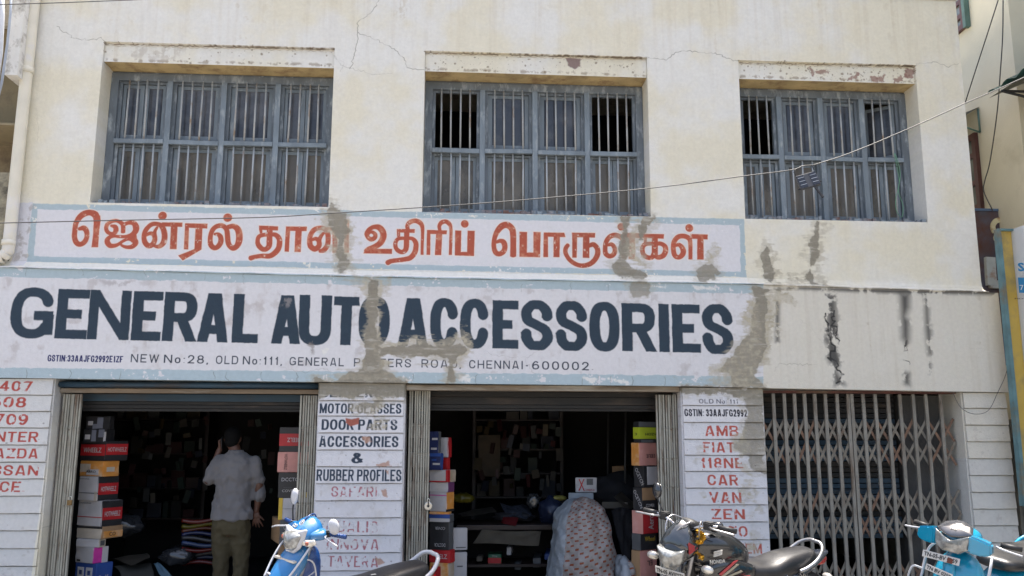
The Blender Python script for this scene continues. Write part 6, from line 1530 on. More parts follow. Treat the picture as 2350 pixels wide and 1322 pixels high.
# ================================================================== the man, seen from behind with a phone at his ear
WH = ('upper', 'middle', 'lower')
def hanging(px0, px1, py0, py1, Y, n, seed, where):
    r = random.Random(seed); cn = ('red', 'tan', 'blue', 'grey', 'ochre', 'black', 'green', 'crimson'); ms = [bpy.data.materials['stock_%d' % i] for i in range(8)]
    for row in range(3):
        for k in range(n):
            x = px0 + (px1 - px0) * (k + r.uniform(.2, .8)) / n; y = py0 + (py1 - py0) * (row + r.uniform(.1, .9)) / 3
            p = WY(x, y, Y + r.uniform(0, .6)); w, h = r.uniform(.03, .09), r.uniform(.05, .16); c_ = r.randrange(8)
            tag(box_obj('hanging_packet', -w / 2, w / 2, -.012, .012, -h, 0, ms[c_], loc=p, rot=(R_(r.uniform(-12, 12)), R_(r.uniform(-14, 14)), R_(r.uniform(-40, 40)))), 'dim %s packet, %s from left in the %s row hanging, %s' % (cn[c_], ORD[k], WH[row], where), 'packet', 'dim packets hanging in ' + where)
hanging(1095, 1290, 950, 1115, 1.9, 14, 51, 'the middle shop')
hanging(300, 480, 948, 1150, 1.9, 13, 52, 'the left shop')
hanging(560, 628, 948, 1150, 1.7, 5, 53, 'left shop beyond the man')
def meta_mesh(name, chains, vox, m, parent, smooth_it=6, disp=None):
    bm = bmesh.new()
    for ch in chains:
        if ch[0] == 'loft':
            rings = []
            for (c, rx, ry) in ch[1]:
                rings.append([bm.verts.new(Vector(c) + Vector((rx * math.copysign(abs(math.cos(a)) ** .85, math.cos(a)), ry * math.copysign(abs(math.sin(a)) ** .85, math.sin(a)), 0))) for a in [k * math.pi / 10 for k in range(20)]])
            for A, B in zip(rings, rings[1:]):
                for k in range(20): bm.faces.new((A[k], A[(k + 1) % 20], B[(k + 1) % 20], B[k]))
            bm.faces.new(rings[0][::-1]); bm.faces.new(rings[-1])
        elif ch[0] == 'ball':
            g = bmesh.ops.create_uvsphere(bm, u_segments=20, v_segments=14, radius=1)
            for v in g['verts']: v.co = Vector((v.co.x * ch[2][0], v.co.y * ch[2][1], v.co.z * ch[2][2])) + Vector(ch[1])
        else:
            pts = [Vector(p[:3] if len(p) == 4 else p) for p in ch[1]]; Q = crom([Vector((*p[:3],)) for p in ch[1]], 4)
            rs_ = np.interp(np.linspace(0, 1, len(Q)), np.linspace(0, 1, len(ch[2])), ch[2])
            add_tube(bm, Q, list(rs_), 14)
            for e_, r_ in ((Q[0], rs_[0]), (Q[-1], rs_[-1])):
                g = bmesh.ops.create_uvsphere(bm, u_segments=14, v_segments=8, radius=float(r_))
                for v in g['verts']: v.co += e_
    bmesh.ops.recalc_face_normals(bm, faces=bm.faces)
    o = bm_obj(name, bm, m, parent)
    rm = o.modifiers.new('r', 'REMESH'); rm.mode = 'VOXEL'; rm.voxel_size = vox; rm.use_smooth_shade = True
    sm = o.modifiers.new('s', 'SMOOTH'); sm.iterations = smooth_it; sm.factor = .6
    return o
M_SKIN = mat('brown_skin', (.10, .045, .028), .5, var=.15, scale=9, bump=.0008, bscale=80)
M_HAIR = mat('black_hair', (.004, .004, .004), .85, spec=.15, var=.3, scale=40, bump=.003, bscale=120)
M_SHIRT = mat('grey_shirt', (.15, .145, .148), .9, var=.10, scale=5, bump=.010, bscale=7, stretch=(1.3, 1.3, .55), sheen=.2)
M_TROU = mat('olive_trousers', (.062, .050, .024), .85, var=.12, scale=6, bump=.008, bscale=9, stretch=(.8, .8, 1.4))
YM = .55
mp_ = WY(530, 1200, YM); man = tag(empty('person', (mp_.x, YM, .021)), 'man in a light grey shirt and olive trousers, back turned, phone at his left ear', 'person')
def mp(px, py, dy=0): return WY(px, py, YM + dy) - Vector(man.location)
zneck = mp(540, 1034).z; zhem = mp(530, 1190).z
cx_ = lambda px, py: mp(px, py).x
tor = [((cx_(531, 1196), 0, zhem - .012), .205, .135), ((cx_(531, 1180), 0, mp(0, 1180).z), .200, .132), ((cx_(532, 1160), 0, mp(0, 1160).z), .180, .122), ((cx_(534, 1135), 0, mp(0, 1135).z), .172, .118), ((cx_(537, 1105), 0, mp(0, 1105).z), .190, .122), ((cx_(540, 1075), 0, mp(0, 1075).z), .205, .125), ((cx_(541, 1058), 0, mp(0, 1058).z), .195, .112), ((cx_(541, 1046), 0, mp(0, 1046).z), .14, .085), ((cx_(541, 1037), .01, mp(0, 1037).z), .075, .065)]
Ls, Le, Lh = mp(502, 1062), mp(478, 1102, -.02), mp(498, 1050, .02)
Lf = mp(483, 1090, .02)
Rs, Re, Rw = mp(583, 1064), mp(595, 1112, .0), mp(593, 1143, .02)
shirt = meta_mesh('shirt', [('loft', tor), ('tube', [Ls + Vector((.03, 0, .0)), Ls, (Ls + Le) / 2, Le, Lf], [.075, .078, .066, .062, .056]), ('tube', [Rs + Vector((-.03, 0, 0)), Rs, (Rs + Re) / 2, Re, Rw], [.072, .075, .062, .055, .058])], .012, M_SHIRT, man, 5)
tx = bpy.data.textures.new('fold', 'CLOUDS'); tx.noise_scale = .09; tx.noise_depth = 1
dm = shirt.modifiers.new('d', 'DISPLACE'); dm.texture = tx; dm.strength = .05; dm.mid_level = .5
bm = bmesh.new()
cc = Vector((cx_(541, 1036), .012, mp(0, 1040).z))
rg = [[bm.verts.new(cc + Vector((rr_ * math.cos(a), rr_ * .9 * math.sin(a) + .0, zz_))) for a in [k * math.pi / 10 for k in range(20)]] for rr_, zz_ in ((.082, -.006), (.079, .016), (.071, .034), (.064, .030), (.066, -.006))]
for A, B in zip(rg, rg[1:]):
    for k in range(20): bm.faces.new((A[k], A[(k + 1) % 20], B[(k + 1) % 20], B[k]))
bm_obj('collar', bm, M_SHIRT, man, smooth=True)
hz = mp(0, 1192).z
kL, kR = mp(507, 1285), mp(553, 1285); hipL, hipR = mp(509, 1210), mp(550, 1210)
fl = lambda p, dy=0: Vector((p.x, p.y + dy, .03))
tr = meta_mesh('trousers', [('loft', [((cx_(530, 1178), 0, hz + .06), .165, .112), ((cx_(530, 1192), 0, hz), .178, .125), ((cx_(530, 1205), 0, hz - .07), .185, .128), ((cx_(530, 1222), 0, hz - .15), .18, .12)]),
    ('tube', [hipL, (hipL + kL) / 2, kL, (kL + fl(kL)) / 2, fl(kL) + Vector((-.01, 0, .05))], [.10, .098, .078, .072, .066]), ('tube', [hipR, (hipR + kR) / 2, kR, (kR + fl(kR)) / 2, fl(kR) + Vector((.012, 0, .05))], [.10, .096, .076, .07, .066])], .013, M_TROU, man, 5)
dm = tr.modifiers.new('d', 'DISPLACE'); tx2 = bpy.data.textures.new('fold2', 'CLOUDS'); tx2.noise_scale = .07; dm.texture = tx2; dm.strength = .034
hd = mp(534, 1006, .03); nk = mp(540, 1034, .01)
handL = mp(504, 1030, .05)
ch = [('ball', hd, (.074, .092, .108)), ('tube', [nk + Vector((0, 0, -.08)), nk, hd + Vector((0, 0, -.05))], [.06, .055, .055]),
      ('ball', hd + Vector((0, .075, -.045)), (.045, .035, .045)), ('ball', hd + Vector((0, .095, -.01)), (.012, .018, .018)),
      ('ball', hd + Vector((-.077, .0, -.005)), (.010, .018, .03)), ('ball', hd + Vector((.077, .0, -.005)), (.010, .018, .03)),
      ('loft', [(Vector(c), rx * .82, ry * .82) for c, rx, ry in tor[1:-1]]),
      ('tube', [Ls, (Ls + Le) / 2, Le], [.05, .045, .042]), ('tube', [Le, Lf, (Lf + handL) / 2, handL], [.042, .038, .033, .027]),
      ('ball', handL + Vector((.004, 0, .03)), (.018, .034, .045)),
      ('tube', [Rs, (Rs + Re) / 2, Re], [.05, .045, .042]), ('tube', [Re, Rw, mp(590, 1162, .03), mp(588, 1172, .03)], [.042, .038, .030, .026]),
      ('ball', mp(588, 1182, .03), (.036, .018, .045)),
      ('loft', [((cx_(530, 1215), 0, hz - .16), .12, .09), ((cx_(530, 1185), 0, hz + .02), .14, .1)]),
      ('tube', [hipL, kL, fl(kL) + Vector((0, 0, .05))], [.08, .06, .045]), ('tube', [hipR, kR, fl(kR) + Vector((0, 0, .05))], [.08, .06, .045])]
hR = mp(588, 1187, .03)
for i, (dx, ln) in enumerate(((-.024, .065), (-.008, .075), (.009, .078), (.026, .068))):      # fingers of the hanging hand, spread a little
    a = hR + Vector((dx, 0, -.02)); ch.append(('tube', [a, a + Vector((dx * .5 + .006, .008, -ln * .5)), a + Vector((dx * .9 + .014, .02, -ln))], [.0095, .009, .0075]))
a = hR + Vector((.03, .0, .012)); ch.append(('tube', [a, a + Vector((.022, .006, -.02)), a + Vector((.042, .010, -.040))], [.011, .010, .008]))
for i in range(4):      # fingers round the phone
    a = handL + Vector((.0, -.028 + i * .018, .045)); ch.append(('tube', [a, a + Vector((-.004, .0, .03)), a + Vector((.012, 0, .045 - .004 * i))], [.0095, .009, .008]))
a = handL + Vector((.0, .03, .01)); ch.append(('tube', [a, a + Vector((.012, .02, .02)), a + Vector((.022, .022, .04))], [.011, .010, .008]))
meta_mesh('body', ch, .0058, M_SKIN, man, 3)
hr = meta_mesh('hair', [('ball', hd + Vector((0, -.008, .022)), (.083, .097, .098)), ('ball', hd + Vector((0, -.045, -.02)), (.070, .055, .07))], .008, M_HAIR, man, 3)
for s, k in ((-1, kL), (1, kR)):
    q = fl(k); sh_ = meta_mesh('shoe', [('ball', (q.x + s * .01, q.y + .0, .035), (.045, .06, .035)), ('ball', (q.x + s * .02, q.y + .10, .025), (.045, .09, .028))], .009, M_BLK, man, 3)
ph_ = tag(box_obj('phone', -.006, .006, -.035, .035, -.07, .07, M_BLK, None, bevel=.004, loc=handL + Vector(man.location) + Vector((.020, .012, .045)), rot=(R_(20), 0, 0)), 'dark mobile phone held to the ear of the man', 'phone')

# ================================================================== two-wheelers
M_PBLK = mat('black_gloss_paint', (.012, .013, .016), .22, var=.2, scale=6, coat=.8, spec=.6, dirt=(.035, .033, .03), dirt_amt=.15, dscale=5)
M_SEAT = mat('black_vinyl', (.016, .016, .019), .38, var=.2, scale=9, bump=.0015, bscale=150, dirt=(.045, .043, .04), dirt_amt=.25, dscale=4, spec=.6)
M_CHR = mat('chrome', (.50, .50, .51), .13, metal=1.0, var=.05, dirt=(.35, .33, .30), dirt_amt=.2)
M_ALU = mat('silver_paint', (.36, .36, .37), .32, metal=.7, var=.12, dirt=(.3, .28, .25), dirt_amt=.25)
M_TYRE = mat('tyre_rubber', (.02, .02, .02), .8, var=.3, scale=12, dirt=(.10, .085, .07), dirt_amt=.4)
M_ENG = mat('engine_grey', (.10, .10, .10), .5, metal=.4, var=.3, dirt=(.12, .10, .08), dirt_amt=.5)
M_LENS = mat('headlamp_lens', (.34, .35, .34), .10, var=.5, scale=22, coat=1.0, spec=.8, metal=.25, dirt=(.16, .16, .15), dirt_amt=.5, dscale=10)
M_CLR = mat('clear_indicator', (.62, .60, .55), .12, var=.3, scale=20, coat=1, metal=.4)
M_RLMP = mat('red_lamp', (.40, .008, .008), .15, coat=1)
M_AMB = mat('amber_lamp', (.40, .09, .04), .2, coat=1, var=.3, scale=30)
M_PLW = mat('plate_white', (.52, .51, .48), .5, var=.06, dirt=(.45, .42, .36), dirt_amt=.25)
M_BLUP = mat('blue_gloss_paint', (.006, .14, .37), .25, var=.12, scale=3, coat=.7, spec=.6, dirt=(.05, .17, .30), dirt_amt=.3)
M_BLUD = mat('dark_blue_plastic', (.008, .05, .20), .3, var=.15, coat=.5)
M_TURQ = mat('turquoise_gloss_paint', (.0, .27, .45), .22, var=.06, scale=3, coat=.9, spec=.6, dirt=(.03, .22, .34), dirt_amt=.3)
M_GRYP = mat('smoked_visor', (.055, .057, .065), .16, var=.03, coat=1, spec=.8)
M_MIRW = mat('white_mirror_shell', (.48, .49, .52), .22, var=.06, coat=.8)
M_STRR = mat('red_stripe', (.36, .02, .03), .3, coat=.5); M_STRG = mat('gold_stripe', (.30, .27, .20), .3, coat=.5)
M_GOLD = mat('gold_garland', (.62, .35, .03), .35, metal=.5, var=.5, scale=40, bump=.01, bscale=70)

def loft(name, st, m, parent, e=2.6, n=18, sub=1, axis='x'):
    """cross-sections: (x, y centre, half width, z low, z high) along x"""
    bm = bmesh.new(); rings = []
    for s_ in st:
        x, yc, hw, z0, z1 = s_[:5]; ee = s_[5] if len(s_) > 5 else e
        zc, hz_ = (z0 + z1) / 2, (z1 - z0) / 2; ring = []
        for k in range(n):
            a = 2 * math.pi * k / n; c, q = math.cos(a), math.sin(a)
            ring.append(bm.verts.new((x, yc + hw * math.copysign(abs(c) ** (2 / ee), c), zc + hz_ * math.copysign(abs(q) ** (2 / ee), q))))
        rings.append(ring)
    for A, B in zip(rings, rings[1:]):
        for k in range(n): bm.faces.new((A[k], A[(k + 1) % n], B[(k + 1) % n], B[k]))
    bm.faces.new(rings[0][::-1]); bm.faces.new(rings[-1])
    bmesh.ops.recalc_face_normals(bm, faces=bm.faces)
    return bm_obj(name, bm, m, parent, smooth=True, sub=sub)
def panel(name, outline, thick, m, parent, M=None, sub=0, bev=.004, smooth=True, bulge=0.0):
    """outline in the local XZ plane, thickness along Y (towards -Y)"""
    if bulge:
        cx = sum(p[0] for p in outline) / len(outline); cz = sum(p[1] for p in outline) / len(outline)
        P = []
        for i, p in enumerate(outline):      # edge points, corners slightly rounded
            q = outline[(i + 1) % len(outline)]
            for t in (.06, .3, .5, .7, .94): P.append((p[0] + (q[0] - p[0]) * t, p[1] + (q[1] - p[1]) * t))
        bm = bmesh.new(); rings = []
        for sc_, y in ((.97, 0), (1.0, -thick * .4), (.985, -thick), (.93, -thick - bulge * .22), (.8, -thick - bulge * .48), (.6, -thick - bulge * .75), (.38, -thick - bulge * .92), (.16, -thick - bulge)):
            rings.append([bm.verts.new((cx + (x - cx) * sc_, y, cz + (z - cz) * sc_)) for x, z in P])
        n_ = len(P)
        for A, B in zip(rings, rings[1:]):
            for k in range(n_): bm.faces.new((A[k], A[(k + 1) % n_], B[(k + 1) % n_], B[k]))
        bm.faces.new(rings[0][::-1]); bm.faces.new(rings[-1])
        bmesh.ops.recalc_face_normals(bm, faces=bm.faces)
        if M is not None:
            for v in bm.verts: v.co = M @ v.co
        return bm_obj(name, bm, m, parent, smooth=True, sub=sub)
    bm = bmesh.new(); vs = [bm.verts.new((x, 0, z)) for x, z in outline]; f = bm.faces.new(vs)
    r = bmesh.ops.extrude_face_region(bm, geom=[f]); top = [v for v in r['geom'] if isinstance(v, bmesh.types.BMVert)]
    for v in top: v.co.y -= thick
    bmesh.ops.recalc_face_normals(bm, faces=bm.faces)
    if bev: bmesh.ops.bevel(bm, geom=list(bm.edges), offset=bev, segments=2, affect='EDGES')
    if bulge:
        cx = sum(p[0] for p in outline) / len(outline); cz = sum(p[1] for p in outline) / len(outline)
        mx = max(math.hypot(p[0] - cx, p[1] - cz) for p in outline)
        bmesh.ops.subdivide_edges(bm, edges=list(bm.edges), cuts=2, use_grid_fill=True)
        for v in bm.verts: v.co.y -= bulge * max(0, 1 - (math.hypot(v.co.x - cx, v.co.z - cz) / mx) ** 2)
    if M is not None:
        for v in bm.verts: v.co = M @ v.co
    return bm_obj(name, bm, m, parent, smooth=smooth and bool(bulge), sub=sub)
def wheel(parent, x, rad, w, rear=False):
    bm = bmesh.new(); seg = 40; prof = [(rad - .055, -w * .38), (rad - .02, -w * .5), (rad - .004, -w * .3), (rad, 0), (rad - .004, w * .3), (rad - .02, w * .5), (rad - .055, w * .38)]
    rings = [[bm.verts.new((r * math.cos(a), y, r * math.sin(a))) for r, y in prof] for a in [2 * math.pi * k / seg for k in range(seg)]]
    for i in range(seg):
        A, B = rings[i], rings[(i + 1) % seg]
        for k in range(len(prof) - 1): bm.faces.new((A[k], A[k + 1], B[k + 1], B[k]))
        bm.faces.new((A[-1], A[0], B[0], B[-1]))
    bmesh.ops.recalc_face_normals(bm, faces=bm.faces)
    t = bm_obj('tyre', bm, M_TYRE, parent, loc=(x, 0, rad), smooth=True)
    bm = bmesh.new(); add_tube(bm, [(math.cos(a) * (rad - .065), 0, math.sin(a) * (rad - .065)) for a in [2 * math.pi * k / 30 for k in range(31)]], .014, 6)
    for k in range(5):
        a = 2 * math.pi * k / 5; add_tube(bm, [(0, 0, 0), (math.cos(a) * (rad - .07), 0, math.sin(a) * (rad - .07))], [.018, .010], 6)
    add_tube(bm, [(0, -.05, 0), (0, .05, 0)], .035, 14)
    bm_obj('rim', bm, M_PBLK, t)
    return t
def bike_root(name, label, cat, psi0, front_loc, front_px, back_loc, back_px, lean, zg=-.10, group=None):
    """stand it on the street so that its lamp and its tail fall where the photo has them (place and heading)"""
    def M(ox, oy, psi):
        return Matrix.Translation((ox, oy, zg)) @ Matrix.Rotation(math.atan2(-math.sin(psi), -math.cos(psi)), 4, 'Z') @ Matrix.Rotation(lean, 4, 'X')
    def F(q):
        m = M(*q); a = proj(m @ Vector(front_loc)); b = proj(m @ Vector(back_loc))
        return np.array([a[0] - front_px[0], a[1] - front_px[1], b[0] - back_px])
    q = np.array([WY(front_px[0], 1200, -2.3).x, -2.3, psi0])
    for _ in range(80):
        f = F(q); J = np.array([(F(q + np.eye(3)[i] * 1e-4) - f) / 1e-4 for i in range(3)]).T
        q = q - np.clip(np.linalg.solve(J, f), -.15, .15)
    m = M(*q)
    r = tag(empty(name, (q[0], q[1], zg)), label, cat, group)
    r.rotation_euler = m.to_euler()
    print('BIKE', name, np.round(q, 2), np.round(math.degrees(q[2])), [tuple(round(c) for c in proj(m @ Vector(p_))) for p_ in (front_loc, back_loc)])
    return r
def mirror(parent, base, top, shell_m, flip=1, size=(.058, .085), ry=0, rz=0):
    tube_obj('mirror_stalk', crom([base, (Vector(base) * .4 + Vector(top) * .6) + Vector((.0, .01 * flip, 0)), top], 4), .0055, M_BLK, parent, seg=8)
    bm = bmesh.new(); bmesh.ops.create_uvsphere(bm, u_segments=18, v_segments=12, radius=1)
    for v in bm.verts: v.co = Vector((v.co.x * .022 if v.co.x < 0 else v.co.x * .03, v.co.y * size[1] * .62, v.co.z * size[0]))
    o = bm_obj('mirror_head', bm, shell_m, parent, loc=Vector(top) + Vector((0, .0, size[0] * .5)), rot=(R_(ry), 0, R_(rz)), smooth=True)
    bm = bmesh.new(); bmesh.ops.create_uvsphere(bm, u_segments=18, v_segments=8, radius=1)
    for v in bm.verts: v.co = Vector((v.co.x * .003 - .019, v.co.y * size[1] * .52, v.co.z * size[0] * .84))
    bm_obj('mirror_glass', bm, M_CHR, o, smooth=True)
    return o
def indicator(parent, p, dirn, m=None):
    d = Vector(dirn)
    tube_obj('indicator_stalk', [Vector(p) - d * .05, Vector(p)], .009, M_BLK, parent, seg=8)
    bm = bmesh.new(); bmesh.ops.create_uvsphere(bm, u_segments=16, v_segments=10, radius=1)
    for v in bm.verts: v.co = Vector((v.co.x * .030, v.co.y * .048, v.co.z * .030))
    return bm_obj('indicator', bm, m or M_CLR, parent, loc=Vector(p) + d * .03, smooth=True)
def seat(parent, st, sub=2):
    return loft('seat', st, M_SEAT, parent, e=3.0, n=20, sub=sub)
def engine(parent, z=.34):
    bm = bmesh.new(); add_box(bm, -.16, .12, -.12, .12, z - .14, z + .06); add_box(bm, .02, .13, -.07, .07, z + .06, z + .22)
    bmesh.ops.bevel(bm, geom=list(bm.edges), offset=.03, segments=3, affect='EDGES')
    for k in range(6): add_box(bm, .005, .145, -.085, .085, z + .075 + k * .024, z + .080 + k * .024)
    bm_obj('engine', bm, M_ENG, parent)
    tube_obj('exhaust', crom([(.12, -.05, z + .12), (.22, -.07, z), (.18, -.10, z - .17), (-.1, -.14, z - .17), (-.45, -.16, z - .08), (-.75, -.16, z + .02)], 5), .028, M_CHR, parent, seg=12)
def fork(parent, xt, zt, xa, za, off=.09):
    for s in (-1, 1):
        bm = bmesh.new(); a, b = Vector((xt, s * off, zt)), Vector((xa, s * off, za)); m_ = a.lerp(b, .5)
        add_tube(bm, [a, m_], .015, 10); add_tube(bm, [m_, b], .023, 10); bm_obj('fork_leg', bm, M_ALU, parent)
def plate(parent, txt, w, h, Mx, m=None):
    bm = bmesh.new(); add_box(bm, -w / 2, w / 2, -.002, .002, -h / 2, h / 2); bmesh.ops.bevel(bm, geom=list(bm.edges), offset=.0015, segments=1, affect='EDGES')
    o = bm_obj('number_plate', bm, m or M_PLW, parent); o.matrix_local = Mx
    flat_text('lettering', txt, w * .9, h * .62, M_BLK, o, (0, -.0035, 0), th=.001, bold=.02)
    return o
RX = lambda a: Matrix.Rotation(R_(a), 4, 'X'); RY = lambda a: Matrix.Rotation(R_(a), 4, 'Y'); RZ = lambda a: Matrix.Rotation(R_(a), 4, 'Z')
FRONT = RZ(90)      # local -Y face turned to look forward (+X)
def T(x, y, z): return Matrix.Translation((x, y, z))

# ---------------------------------------------------------------- black motorcycle
bk = bike_root('motorcycle', 'black motorcycle with red and gold tank stripes leaning in front of the car-names pillar', 'motorcycle', R_(43), (.66, 0, .86), (1522, 1258), (-.86, 0, .84), 1882, R_(-9), group='parked two-wheelers')
ST = 22         # steering lock to the left, degrees
head = empty('steering_head', (.47, 0, .0), R_(ST), bk)
wf = wheel(head, .21, .31, .085); wheel(bk, -.64, .31, .095)
fork(head, .0, .98, .20, .31)
loft('front_mudguard', [(.21 + .33 * math.cos(R_(a)), 0, .055, .31 + .33 * math.sin(R_(a)) - .012, .31 + .33 * math.sin(R_(a)) + .012) for a in (150, 130, 110, 90, 70, 50, 35)], M_PBLK, head, sub=1)
# cowl: visor above, lamp below, all on the turned head
loft('headlamp_cowl', [(-.02, 0, .115, .80, .99), (.05, 0, .125, .77, 1.02), (.12, 0, .115, .76, 1.00), (.17, 0, .095, .765, .93), (.20, 0, .06, .79, .88)], M_PBLK, head, e=2.4)
panel('visor', [(-.115, .0), (-.10, .10), (-.05, .19), (0, .215), (.05, .19), (.10, .10), (.115, .0), (.06, -.035), (-.06, -.035)], .006, mat('visor_black', (.022, .027, .032), .14, coat=1, spec=.8, var=.2), head, M=T(.155, 0, .885) @ FRONT @ RX(-33), bulge=.045)
panel('headlamp', [(-.105, .075), (-.085, -.02), (-.04, -.075), (.04, -.075), (.085, -.02), (.105, .075), (.04, .055), (-.04, .055)], .05, M_LENS, head, M=T(.155, 0, .815) @ FRONT @ RX(8), bulge=.035)
panel('cowl_strake', [(.0, 0), (.14, .06), (.12, -.03)], .004, M_STRR, head, M=T(.02, .118, .88) @ RZ(0))
for s in (1, -1): indicator(head, (.06, s * .19, .76), (0, s, 0))
plate(head, 'TN-05 AV3*271', .235, .052, T(.185, 0, .705) @ FRONT @ RX(14))
# handlebar
tube_obj('handlebar', crom([(-.03, -.36, 1.045), (0, -.22, 1.05), (.03, -.12, 1.03), (.03, 0, .98), (.03, .12, 1.03), (0, .22, 1.05), (-.03, .36, 1.045)], 6), .0115, M_CHR, head, seg=10)
for s in (-1, 1):
    tube_obj('handle_grip', [(-.008, s * .245, 1.05), (-.03, s * .375, 1.045)], .018, M_BLK, head, seg=12)
    tube_obj('brake_lever', crom([(.03, s * .20, 1.045), (.065, s * .25, 1.045), (.055, s * .33, 1.04), (.045, s * .40, 1.035)], 5), .007, M_ALU, head, seg=8)
    bm = bmesh.new(); add_box(bm, -.03, .035, s * .18 - .035, s * .18 + .035, 1.02, 1.075); bmesh.ops.bevel(bm, geom=list(bm.edges), offset=.008, segments=2, affect='EDGES'); bm_obj('switch_box', bm, M_BLK, head)
mirror(head, (0, -.19, 1.07), (-.02, -.27, 1.185), M_PBLK, -1, (.052, .10), ry=-62, rz=-35)
mirror(head, (0, .19, 1.06), (-.13, .17, 1.0), M_PBLK, 1, (.035, .085), ry=30, rz=20)
# garland
rg = random.Random(4); bm = bmesh.new()
for k in range(46):
    t_ = k / 45; p = Vector((.005 + .03 * math.sin(t_ * 5), .10 + .05 * math.sin(t_ * 7), 1.0 - .19 * t_)); g = bmesh.ops.create_icosphere(bm, subdivisions=1, radius=rg.uniform(.008, .016))
    for v in g['verts']: v.co += p + Vector((rg.uniform(-.022, .022), rg.uniform(-.022, .022), 0))
bm_obj('garland', bm, M_GOLD, head)
# tank, instruments, side covers
tank = loft('fuel_tank', [(.44, 0, .05, .76, .90), (.40, 0, .105, .74, .965), (.30, 0, .150, .70, .985), (.16, 0, .160, .70, .975), (.04, 0, .135, .70, .925), (-.05, 0, .095, .70, .86), (-.09, 0, .06, .72, .82)], M_PBLK, bk, e=2.7)
flat_text('lettering', 'HONDA', .135, .026, M_PLW, tank, (.30, .163, .79), (R_(90), 0, R_(180)), th=.008)
for k, (a_, b_) in enumerate((((.335, .815), (.30, .85)), ((.34, .83), (.285, .862)), ((.345, .845), (.27, .875)))):
    panel('wing_mark', [(.0, 0), (.07, .012), (.075, .020), (.0, .010)], .008, M_PLW, tank, M=T(.34, .160, .825 + k * .013) @ RZ(180), bev=0)
shr = loft('tank_shroud', [(.40, .10, .05, .60, .74), (.30, .125, .055, .60, .80), (.15, .125, .055, .61, .80), (.0, .115, .045, .62, .76), (-.12, .10, .03, .63, .72)], M_PBLK, bk, e=2.8)
loft('tank_shroud', [(.40, -.10, .05, .60, .74), (.30, -.125, .055, .60, .80), (.15, -.125, .055, .61, .80), (.0, -.115, .045, .62, .76), (-.12, -.10, .03, .63, .72)], M_PBLK, bk, e=2.8)
for pts_, mm in (([(.0, 0), (.16, .10), (.20, .105), (.03, -.012)], M_STRR), ([(.02, -.02), (.19, .075), (.215, .07), (.05, -.028)], M_STRG), ([(.04, -.035), (.24, .02), (.26, .008), (.06, -.045)], M_STRG), ([(.05, -.052), (.34, -.03), (.36, -.045), (.05, -.062)], M_STRR)):
    panel('stripe', pts_, .006, mm, shr, M=T(.30, .1795, .705) @ RZ(180) @ Matrix.Scale(.85, 4), bev=0)
loft('instrument_pod', [(.36, 0, .05, .95, 1.03), (.42, 0, .085, .96, 1.06), (.47, 0, .09, .97, 1.07), (.50, 0, .06, .98, 1.04)], M_BLK, bk)
bm = bmesh.new(); add_tube(bm, crom([(.40, .03, 1.02), (.52, .10, 1.06), (.60, .05, .98), (.55, .0, .85)], 6), .006, 6); add_tube(bm, crom([(.40, -.03, 1.02), (.54, -.08, 1.07), (.62, -.04, .97), (.55, .0, .82)], 6), .006, 6); add_tube(bm, crom([(.38, .06, 1.0), (.47, .16, 1.08), (.50, .18, 1.02), (.42, .1, .9)], 6), .005, 6)
bm_obj('control_cable', bm, M_ALU, bk)
bkr = empty('rear_section', (.0, 0, -.115), 0, bk)
seat(bkr, [(.10, 0, .07, .75, .80), (.06, 0, .105, .73, .835), (-.05, 0, .125, .715, .84), (-.16, 0, .14, .70, .835), (-.28, 0, .15, .695, .832), (-.36, 0, .148, .70, .858), (-.44, 0, .14, .71, .885), (-.60, 0, .125, .735, .905), (-.71, 0, .11, .755, .915), (-.76, 0, .08, .775, .905)])
loft('side_cover', [(.0, 0, .12, .62, .70), (-.15, 0, .135, .56, .70), (-.32, 0, .13, .58, .70), (-.42, 0, .11, .66, .71)], M_PBLK, bkr)
panel('stripe', [(0, 0), (.28, -.02), (.30, -.035), (0, -.022)], .006, M_STRR, bkr, M=T(.0, .139, .70) @ RZ(180), bev=0)
tail = loft('tail_cowl', [(-.34, 0, .12, .66, .72), (-.50, 0, .135, .67, .77), (-.66, 0, .125, .72, .82), (-.80, 0, .09, .79, .875), (-.90, 0, .045, .845, .885), (-.94, 0, .02, .865, .88)], mat('blueblack_gloss', (.02, .025, .04), .2, coat=1, spec=.7), bkr, e=2.3)
t_ = flat_text('lettering', 'Shine', .17, .04, M_CHR, tail, (-.60, .134, .735), (R_(90), 0, R_(180)), th=.01); t_.rotation_euler = (R_(90), R_(14), R_(180))
for s in (-1, 1):
    tube_obj('grab_rail', crom([(-.52, s * .14, .775), (-.58, s * .155, .80), (-.68, s * .15, .85), (-.76, s * .12, .915), (-.80, s * .06, .950), (-.80, 0, .955)], 6), .0135, M_ALU, bkr, seg=10)
loft('tail_lamp', [(-.80, 0, .06, .765, .825), (-.87, 0, .06, .77, .845), (-.92, 0, .035, .80, .85)], M_RLMP, bkr)
for s in (1, -1): indicator(bkr, (-.80, s * .12, .72), (0, s, 0))
loft('rear_mudguard', [(-.60, 0, .06, .62, .70), (-.75, 0, .07, .62, .76), (-.90, 0, .07, .55, .66), (-1.0, 0, .05, .40, .50)], M_BLK, bkr)
engine(bk); tube_obj('frame_tube', crom([(.42, 0, .80), (.30, 0, .45), (.20, 0, .18), (-.2, 0, .16), (-.35, 0, .35), (-.60, 0, .66)], 5), .018, M_BLK, bk, seg=10)
tube_obj('side_stand', [(-.05, .10, .22), (-.08, .245, .03)], .011, M_BLK, bk, seg=8)
for s in (-1, 1): tube_obj('swing_arm', [(-.2, s * .10, .32), (-.64, s * .10, .31)], .016, M_BLK, bk, seg=8); tube_obj('rear_shock', [(-.38, s * .13, .64), (-.56, s * .13, .34)], .022, M_CHR, bk, seg=10)

